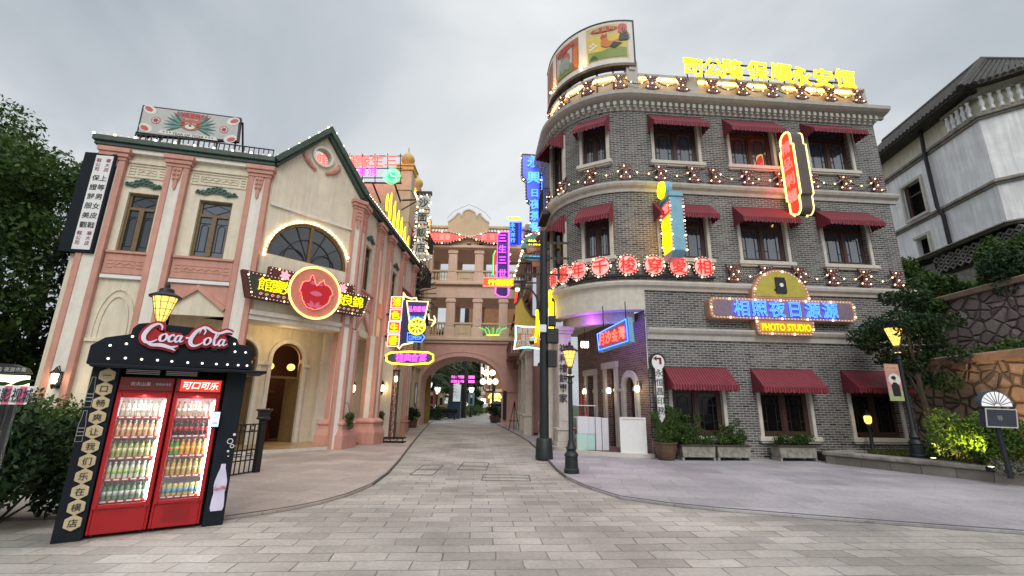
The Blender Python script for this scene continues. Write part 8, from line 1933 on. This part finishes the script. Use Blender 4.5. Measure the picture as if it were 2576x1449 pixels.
for k in range(41):
    f_ = k/40; A_ = [c0[i]+(q0[i]-c0[i])*f_ for i in (0, 1)]; B_ = [c1[i]+(r1[i]-c1[i])*f_ for i in (0, 1)]
    b.tube([(*A_, zE), (*B_, rt)], .085, 5)
b.add([(*c0, zE-.12), (*q0, zE-.12), (*q1, rt-.08), (*c1, rt-.08)], [(0, 1, 2, 3)]); b.tube([(*c0, zE), (*c1, rt)], .16, 6); b.tube([(-ex, DR, rt+.05), (*c1, rt+.05), (*q1, rt+.05)], .14, 6); b.build('tiled_roof', M['roof_tile'], T)
b = MB(); b.box(-ex, OL-.6, 1.38, 1.44, zB-1, rt-.15); b.box(-ex, OL+2, .3, 2.5, zB-2.2, zB-.3); b.build('base', M['oldstone'], T)
b = MB(); x0 = OH.px(2345, 640)[0]; nn = 12
for i in range(nn):
    for j in range(3):
        cx = x0+.42*i+(.21 if j % 2 else 0); cz = zB-.3-.26*j; b.ribbon([(cx-.17, cz), (cx, cz+.13), (cx+.17, cz), (cx, cz-.13)], .06, .12, .22)
b.build('lattice', M['oldstone'], T); b = MB(); b.box(x0-.3, OL, .23, .28, zB-1.1, zB-.2); b.build('lattice_backing', M['dark'], T)

# ================================================================== BEYOND THE ARCH
FB = hang(1200, 960, 78.0, 0); fz = -FB.o.z
T = thing('far_brick_house', 'orange brick house with a stone balcony seen through the arch', 'building', FB.mat())
P = FB.px; xa, xb = P(1165, 950)[0], P(1300, 950)[0]
b = MB(); b.box(xa, xb, 0, 8, fz, 18); b.build('wall', M['brick_far'], T)
for x in (1140+32, 1182, 1213, 1222): pass
for x0_, x1_ in ((1166, 1174), (1212, 1222)):
    a, c = P(x0_, 930)[0], P(x1_, 930)[0]; z0_, z1_ = P(1190, 953)[1], P(1190, 880)[1]
    b = MB(); b.ribbon([(a, z0_+.3), (a+.3, z0_), (c-.3, z0_), (c, z0_+.3), (c, z1_), (a, z1_)], .3, -.2, .05); f = b.build('window_surround', M['pale_stone'], T); b = MB(); b.box(a, c, -.05, -.01, z0_, z1_); b.build('pane', M['glass_dark'], f)
a, c = P(1186, 930)[0], P(1208, 930)[0]; b = MB(); b.box(a, c, -.1, -.01, P(1190, 962)[1], P(1190, 885)[1]); b.build('balcony_door', M['glass_dark'], T)
a, c = P(1180, 960)[0], P(1222, 960)[0]; z0_, z1_ = P(1200, 985)[1], P(1200, 963)[1]
b = MB(); b.box(a, c, -1.6, 0, z0_-.5, z0_); b.box(a, c, -1.6, -1.3, z1_-.2, z1_)
for x in np.arange(a, c, .38): b.lathe([(.1, 0), (.15, .4), (.07, 1.2), (.1, z1_-z0_-.2)], 6, (x, -1.45, z0_))
b.box(a+.4, c-.4, -1.2, 0, z0_-2.2, z0_-.501); b.build('balcony', M['pale_stone'], T)
b = MB(); b.box(P(1222, 985)[0], xb, -.3, 0, P(1240, 985)[1], P(1240, 979)[1]); b.build('string_course', M['pale_stone'], T)
for x in (1195-28, 1214): 
    b = MB(); a, z = P(x, 933); b.lathe([(.05, -.55), (.2, -.45), (.2, .45), (.05, .55)], 8, (a, -.8, z)); b.build('wall_light', M['globe'], T)
for x in (1240, 1252):
    a, z = P(x, 1000); b = MB(); b.tube([(a+.72*math.cos(t)*(1 if x == 1240 else .8), -.3, z-.2+.8*math.sin(t)) for t in np.linspace(.1, PI-.1, 12)], .12, 6); b.build('lit_arch', M['n_cream'], T); b = MB(); b.prism(arc(a, z-.2, .6, 0, 180, 10, .65), -.1, -.02); b.build('fanlight', glow('lime_fanlight_%d' % x, (.5, .6, .02), .6), T)
    b = MB(); b.box(a-.45, a+.45, -.12, -.01, fz, z-.3); b.build('shop_window', glow('shop_glow_%d' % x, (1, .72, .25), 1.6), T)
a, z = P(1218, 1018); T2 = thing('white_lit_board', 'white lit standing board before the far orange house', 'sign', FB.mat(a, -3, fz)); b = MB(); b.box(-.42, .42, 0, .2, .4, 2.2); b.build('panel', M['globe'], T2); b = MB(); b.box(-.45, .45, .05, .25, 0, .4); b.build('foot', M['iron'], T2)
a, z = P(1212, 995); T2 = thing('grey_wall_poster', 'pale grey poster on the far orange house', 'poster', FB.mat(a, -.3, z)); b = MB(); b.box(-.42, .42, 0, .2, -.65, .65); b.build('poster', PAINT['lightgrey'], T2)
b = MB(); a, z = P(1228, 935); b.tube([(a, -.8, z-1.2), (a, -.8, z+.9)], .13, 6); b.build('neon_strip', M['n_cream'], T)
# globes lamp
p = gnd(1239, 1046); p = Vector((-1.75, 46, 0)); p.x = atY(1240, 1000, 46).x
T = thing('globe_lamp', 'black lamp standard with five white globes beyond the arch', 'street lamp', Matrix.Translation(p)); b = MB(); b.lathe([(.25, 0), (.2, .8), (.12, 1), (.1, 8.2)], 10); 
GP = [(atY(x, y, 46).x-p.x, atY(x, y, 46).z) for x, y in ((1223, 938), (1239, 938), (1215, 960), (1231, 960), (1246, 960))]
for gx, gz_ in GP: b.tube([(0, 0, gz_-.9), (gx*.8, 0, gz_-.95), (gx, 0, gz_-.4)], .06, 5)
b.build('post', M['iron'], T, smooth=True)
for gx, gz_ in GP: b = MB(); b.ball((gx, 0, gz_), .31, 14, 10); b.build('globe', M['globe'], T, smooth=True)
# lamps, banners and pole in the far garden
for i, (x, y, Y, lab) in enumerate([(1078, 972, 38, 'far street lamp nearest the left arch pier'), (1101, 982, 44, 'second far street lamp, with a cream banner'), (1186, 982, 50, 'far street lamp right of the tall dark pole')]):
    q = atY(x, y, Y); T = thing('far_lamp', lab, 'street lamp', Matrix.Translation((q.x, Y, 0)), 'street lamps beyond the arch'); b = MB(); b.lathe([(.15, 0), (.1, .6), (.07, .7), (.06, q.z-.3)], 8); b.build('post', M['iron'], T); b = MB(); b.lathe([(.12, q.z-.35), (.3, q.z+.1), (.3, q.z+.3)], 10); b.build('glass_shade', M['globe'], T); b = MB(); b.lathe([(.36, q.z+.3), (.1, q.z+.5), (.02, q.z+.7)], 10); b.build('lamp_cap', M['iron'], T)
for i, (x, y0, y1, Y, c, lab) in enumerate([(1084, 984, 1021, 37.8, 'rose', 'rosy hanging banner beyond the left arch pier'), (1109, 988, 1023, 43.8, 'sand', 'cream hanging banner on the second far lamp'), (1185, 988, 1020, 49.8, 'teal', 'dull green hanging banner on the far lamp right of the pole')]):
    q = atY(x, y1, Y); z1_ = atY(x, y0, Y).z; T = thing('hanging_banner', lab, 'banner', Matrix.Translation((q.x, Y, q.z)), 'hanging banners beyond the arch'); h_ = z1_-q.z; b = MB(); b.box(-.33, .33, 0, .03, 0, h_); b.build('banner_cloth', PAINT[c], T); board(T, [(-.15, .15), (.15, .15), (.12, .8), (-.12, .8)], -.01, -.001, PAINT['black'], 'painted_figure'); board(T, ell(0, .95, .12, .14, 10), -.01, -.001, PAINT['white'], 'painted_face'); b = MB(); b.tube([(-.7, .02, h_), (.35, .02, h_)], .02, 4); b.build('banner_rod', M['iron'], T)
q = atY(1166, 1000, 48); T = thing('far_pole', 'tall dark pole with pink neon crossbars beyond the arch', 'pole', Matrix.Translation((q.x, 48, 0))); b = MB(); b.lathe([(.35, 0), (.3, 3), (.22, 12)], 10); b.build('shaft', M['iron'], T)
for k, (y, w_) in enumerate(((949, .9), (960, .9))): 
    z = atY(1166, y, 48).z; b = MB(); [b.box(sx-.35*w_, sx+.35*w_, -.5, -.42, z-.14, z+.14) for sx in (-1.0, -.3, .8)] ; b.build('neon_plate', M['n_pink'], T)
# palms
def palm(loc, h, n, label, seed, L=2.4):
    t = thing('palm_tree', label, 'palm tree', Matrix.Translation(loc), 'palms beyond the arch'); r = random.Random(seed); b = MB(); b.tube([(0, 0, 0), (.1, 0, h*.5), (0, 0, h)], [.3, .24, .2], 8); b.build('trunk', M['trunk'], t)
    b = MB()
    for k in range(n):
        a = 2*PI*k/n+r.uniform(-.2, .2); up_ = r.uniform(-.2, 1.0); prev = None
        for s in range(9):
            u = s/8; x = L*u*math.cos(a); y = L*u*math.sin(a); z = h+up_*L*u*.9-1.15*L*u*u*.8
            if prev and s > 0:
                for side in (-1, 1):
                    d = Vector((-math.sin(a), math.cos(a), 0))*side; q = Vector((x, y, z)); ll = L*.26*math.sin(PI*min(.95, u*.9+.08)); tip = q+d*ll+Vector((math.cos(a)*.3*L*.3, math.sin(a)*.3*L*.3, -ll*.5)); b.add([tuple(q), tuple(q+Vector((math.cos(a), math.sin(a), 0))*.12), tuple(tip)], [(0, 1, 2)])
                    q = q-(q-Vector(prev))*.5; tip = q+d*ll+Vector((math.cos(a)*.3*L*.3, math.sin(a)*.3*L*.3, -ll*.5)); b.add([tuple(q), tuple(q+Vector((math.cos(a), math.sin(a), 0))*.12), tuple(tip)], [(0, 1, 2)])
            prev = (x, y, z)
        
    b.build('fronds', M['palm'], t); return t
palm((atY(1100, 950, 46).x, 46, 0), 5.0, 22, 'big palm filling the left of the arch view', 1, 3.2); palm((atY(1135, 940, 50).x, 50, 0), 5.6, 22, 'palm in the middle of the arch view', 2, 3.4); palm((atY(1075, 990, 42).x, 42, 0), 3.6, 18, 'low palm close behind the left arch pier', 3, 2.4)
tree('round_tree', 'round dark tree right of the far pole seen through the arch', (atY(1196, 1000, 58).x, 58, 0), 5.0, 1.5, 2600, .2, 'leaf_dark', 41, None, 18, .25)
for i, (x, Y, R_, h) in enumerate(((1060, 66, 5, 10), (1105, 72, 5, 11.5))): tree('far_tree', ['far dark tree behind the palms on the left', 'far dark tree behind the middle palm'][i], (atY(x, 950, Y).x, Y, 0), h, R_, 5000, .35, 'leaf_dark', 50+i, 'far trees beyond the arch', 20, .1)
for i, (x, y, Y, rx, rz, m, lab) in enumerate([(1078, 1048, 40, 1.2, 1.9, 'leaf_dark', 'dark bush behind the left arch pier'), (1098, 1040, 45, 1.3, 1.6, 'leaf', 'bush under the cream banner'), (1125, 1036, 50, 1.6, 1.6, 'leaf_yellow', 'yellowish bush left of the blue bin'), (1155, 1034, 52, 1.6, 1.6, 'leaf_yellow', 'yellowish bush right of the blue bin'), (1180, 1033, 55, 1.7, 1.5, 'leaf', 'bush at the right end of the far flower bed'), (1205, 1030, 62, 2.2, 1.3, 'leaf', 'low hedge before the far orange house')]):
    q = atY(x, y, Y); bush('far_bush', lab, (q.x, Y, 0), rx, rx, rz, 1400, .1, m, 60+i, 'bushes beyond the arch', 9)
for i, (x, y, Y) in enumerate([(1079, 1024, 39), (1090, 1026, 43), (1100, 1023, 45), (1138, 1022, 49), (1163, 1021, 51), (1176, 1017, 54)]):
    q = atY(x, y, Y); T = thing('path_light', ['path light nearest the left arch pier', 'second path light from the left pier', 'path light under the cream banner', 'path light left of the far pole', 'path light right of the far pole', 'path light farthest right before the round tree'][i], 'lamp', Matrix.Translation((q.x, Y-1.6, 0)), 'small round path lights'); b = MB(); b.lathe([(.05, 0), (.04, q.z-.15)], 6); b.build('post', M['iron'], T); b = MB(); b.ball((0, 0, q.z), .2, 8, 6); b.build('globe', M['globe'], T)
q = gnd(1145, 1044); T = thing('blue_bin', 'dark blue litter bin among the far bushes', 'bin', Matrix.Translation((atY(1143, 1030, 45.5).x, 45.5, 0))); b = MB(); b.box(-.6, .6, -.4, .4, 0, 1.5); b.box(-.65, .65, -.45, .45, 1.5, 1.62); b.build('bin_body', plain('navy_bin', (.03, .06, .10), .5), T, bev=.04)
T = thing('striped_bin', 'pale striped litter bin with a dark lid by the right arch pier', 'bin', Matrix.Translation((atY(1248, 1045, 37).x, 37, .035))); b = MB(); b.lathe([(.42, 0), (.45, .05), (.45, 1.25), (.4, 1.28)], 12); b.build('bin_body', plain('pale_green_bin', (.16, .22, .20), .6), T); b = MB(); b.lathe([(.5, 1.28), (.5, 1.42), (.3, 1.6), (.05, 1.66)], 12); b.build('bin_lid', M['iron'], T)
T = thing('garden_bench', 'dark bench beside the far flower bed beyond the arch', 'bench', Matrix.Translation((atY(1122, 1040, 42.5).x, 42.5, 0))); b = MB(); b.box(-1, 1, -.25, .25, .42, .48); b.build('seat', M['iron'], T); b = MB(); [b.box(x-.05, x+.05, -.22, .22, 0, .419) for x in (-.8, .8)]; b.build('leg', M['iron'], T); b = MB(); b.box(-1, 1, .22, .26, .55, .9); b.build('backrest', M['iron'], T)
b = MB(); b.hprism([(-13, 34.8), (-6.9, 34.8)]+[(gnd(x, y).x, gnd(x, y).y) for x, y in ((1096, 1056), (1130, 1046), (1180, 1040), (1218, 1036))]+[(-6, 76), (-30, 76)], -.0, .12); struct(b.build('flower_bed', M['earth']))
T = thing('olive_door', 'olive wooden door leaf standing open inside the left arch pier', 'door', Matrix.Translation((atY(1063, 1030, 33.4).x, 33.4, 0))); b = MB(); b.box(-.5, .5, -.1, .05, .02, 3.4); b.build('door_leaf', plain('olive_paint', (.20, .15, .03), .6, var=.2), T); b = MB(); b.box(-.4, .4, -.13, -.101, .3, 1.5); b.box(-.4, .4, -.13, -.101, 1.7, 3.1); b.build('door_panel', plain('olive_paint_panel', (.23, .17, .035), .6, var=.2), T)
# people beyond the arch
def person(x, y, Y, label, top, bottom, hair, phase, h=1.66, skirt=False):
    q = atY(x, y, Y); t = thing('person', label, 'person', Matrix.Translation((q.x, Y, .0)) @ Matrix.Rotation(phase, 4, 'Z'), 'people walking beyond the arch')
    k = h/1.7; V = {'pel': (0, 0, .92), 'ch': (0, 0, 1.3), 'nk': (0, 0, 1.46), 'hd': (0, -.01, 1.6), 'tp': (0, 0, 1.7)}
    names = ['pel', 'ch', 'nk', 'hd', 'tp', 'hl', 'kl', 'fl', 'tl', 'hr', 'kr', 'fr', 'tr', 'sl', 'el', 'wl', 'gl', 'sr', 'er', 'wr', 'gr']
    co = [(0, 0, .92), (0, 0, 1.28), (0, 0, 1.45), (0, -.01, 1.56), (0, 0, 1.66), (-.09, 0, .86), (-.1, -.06, .48), (-.1, .04, .07), (-.1, -.12, .03), (.09, 0, .86), (.1, .06, .48), (.1, .0, .07), (.1, -.14, .03), (-.18, 0, 1.38), (-.23, .02, 1.12), (-.22, -.08, .9), (-.21, -.1, .8), (.18, 0, 1.38), (.23, .04, 1.12), (.22, -.06, .9), (.21, -.08, .8)]
    ed = [(0, 1), (1, 2), (2, 3), (3, 4), (0, 5), (5, 6), (6, 7), (7, 8), (0, 9), (9, 10), (10, 11), (11, 12), (1, 13), (13, 14), (14, 15), (15, 16), (1, 17), (17, 18), (18, 19), (19, 20)]
    rd = [.13, .145, .05, .09, .085, .085, .06, .045, .035, .085, .06, .045, .035, .06, .042, .032, .035, .06, .042, .032, .035]
    me = bpy.data.meshes.new('body'); me.from_pydata([(a*k, b_*k, c*k) for a, b_, c in co], ed, []); o = put('body', me, t); mod = o.modifiers.new('skin', 'SKIN'); 
    for v, r_ in zip(me.skin_vertices[0].data, rd): v.radius = (r_*k, r_*k*.85)
    me.skin_vertices[0].data[0].use_root = True; s = o.modifiers.new('sub', 'SUBSURF'); s.levels = s.render_levels = 1
    me.materials.append(plain('skin_tone_'+label[:6]+str(int(x)), (.45, .28, .2), .6))
    b = MB(); b.lathe([(.17*k, .88*k), (.16*k, 1.1*k), (.19*k, 1.3*k), (.15*k, 1.42*k), (.06*k, 1.46*k)], 10); b.build('top', top, t, smooth=True)
    b = MB()
    if skirt: b.lathe([(.24*k, .5*k), (.19*k, .8*k), (.16*k, .95*k)], 10)
    else: [b.tube([(sx*.09*k, 0, .95*k), (sx*.1*k, sx*.05*k, .5*k), (sx*.1*k, .02, .1*k)], [.12*k, .09*k, .07*k], 8) for sx in (-1, 1)]
    b.build('trousers' if not skirt else 'skirt', bottom, t, smooth=True)
    b = MB(); b.ball((0, .02*k, 1.6*k), .115*k, 10, 8, 1.1); b.build('hair', M['black'], t, smooth=True); return t
person(1210, 1020, 66, 'person in a dark skirt, leftmost of the three beyond the arch', PAINT['rose'], M['black'], 0, .3, 1.62, True); person(1217, 1020, 66.5, 'person in pale clothes, in the middle of the three beyond the arch', M['white'], M['white'], 0, 0, 1.7); person(1224, 1020, 65.5, 'person in a white top and long black skirt, rightmost beyond the arch', M['white'], M['black'], 0, -.2, 1.72, True)
T = thing('small_dog', 'little black and white dog on the road beside the far people', 'dog', Matrix.Translation((atY(1203, 1033, 62).x, 62, 0)))
me = bpy.data.meshes.new('body'); me.from_pydata([(-.2, 0, .3), (.18, 0, .32), (.3, 0, .44), (.42, 0, .42), (-.18, .07, .15), (-.18, .07, .02), (-.18, -.07, .15), (-.18, -.07, .02), (.16, .07, .16), (.16, .07, .02), (.16, -.07, .16), (.16, -.07, .02), (-.34, 0, .44)], [(0, 1), (1, 2), (2, 3), (0, 4), (4, 5), (0, 6), (6, 7), (1, 8), (8, 9), (1, 10), (10, 11), (0, 12)], []); o = put('body', me, T); o.modifiers.new('skin', 'SKIN')
for v, r_ in zip(me.skin_vertices[0].data, (.11, .12, .09, .05, .05, .03, .05, .03, .05, .03, .05, .03, .025)): v.radius = (r_, r_)
me.skin_vertices[0].data[0].use_root = True; me.materials.append(M['black']); o.modifiers.new('sub', 'SUBSURF')
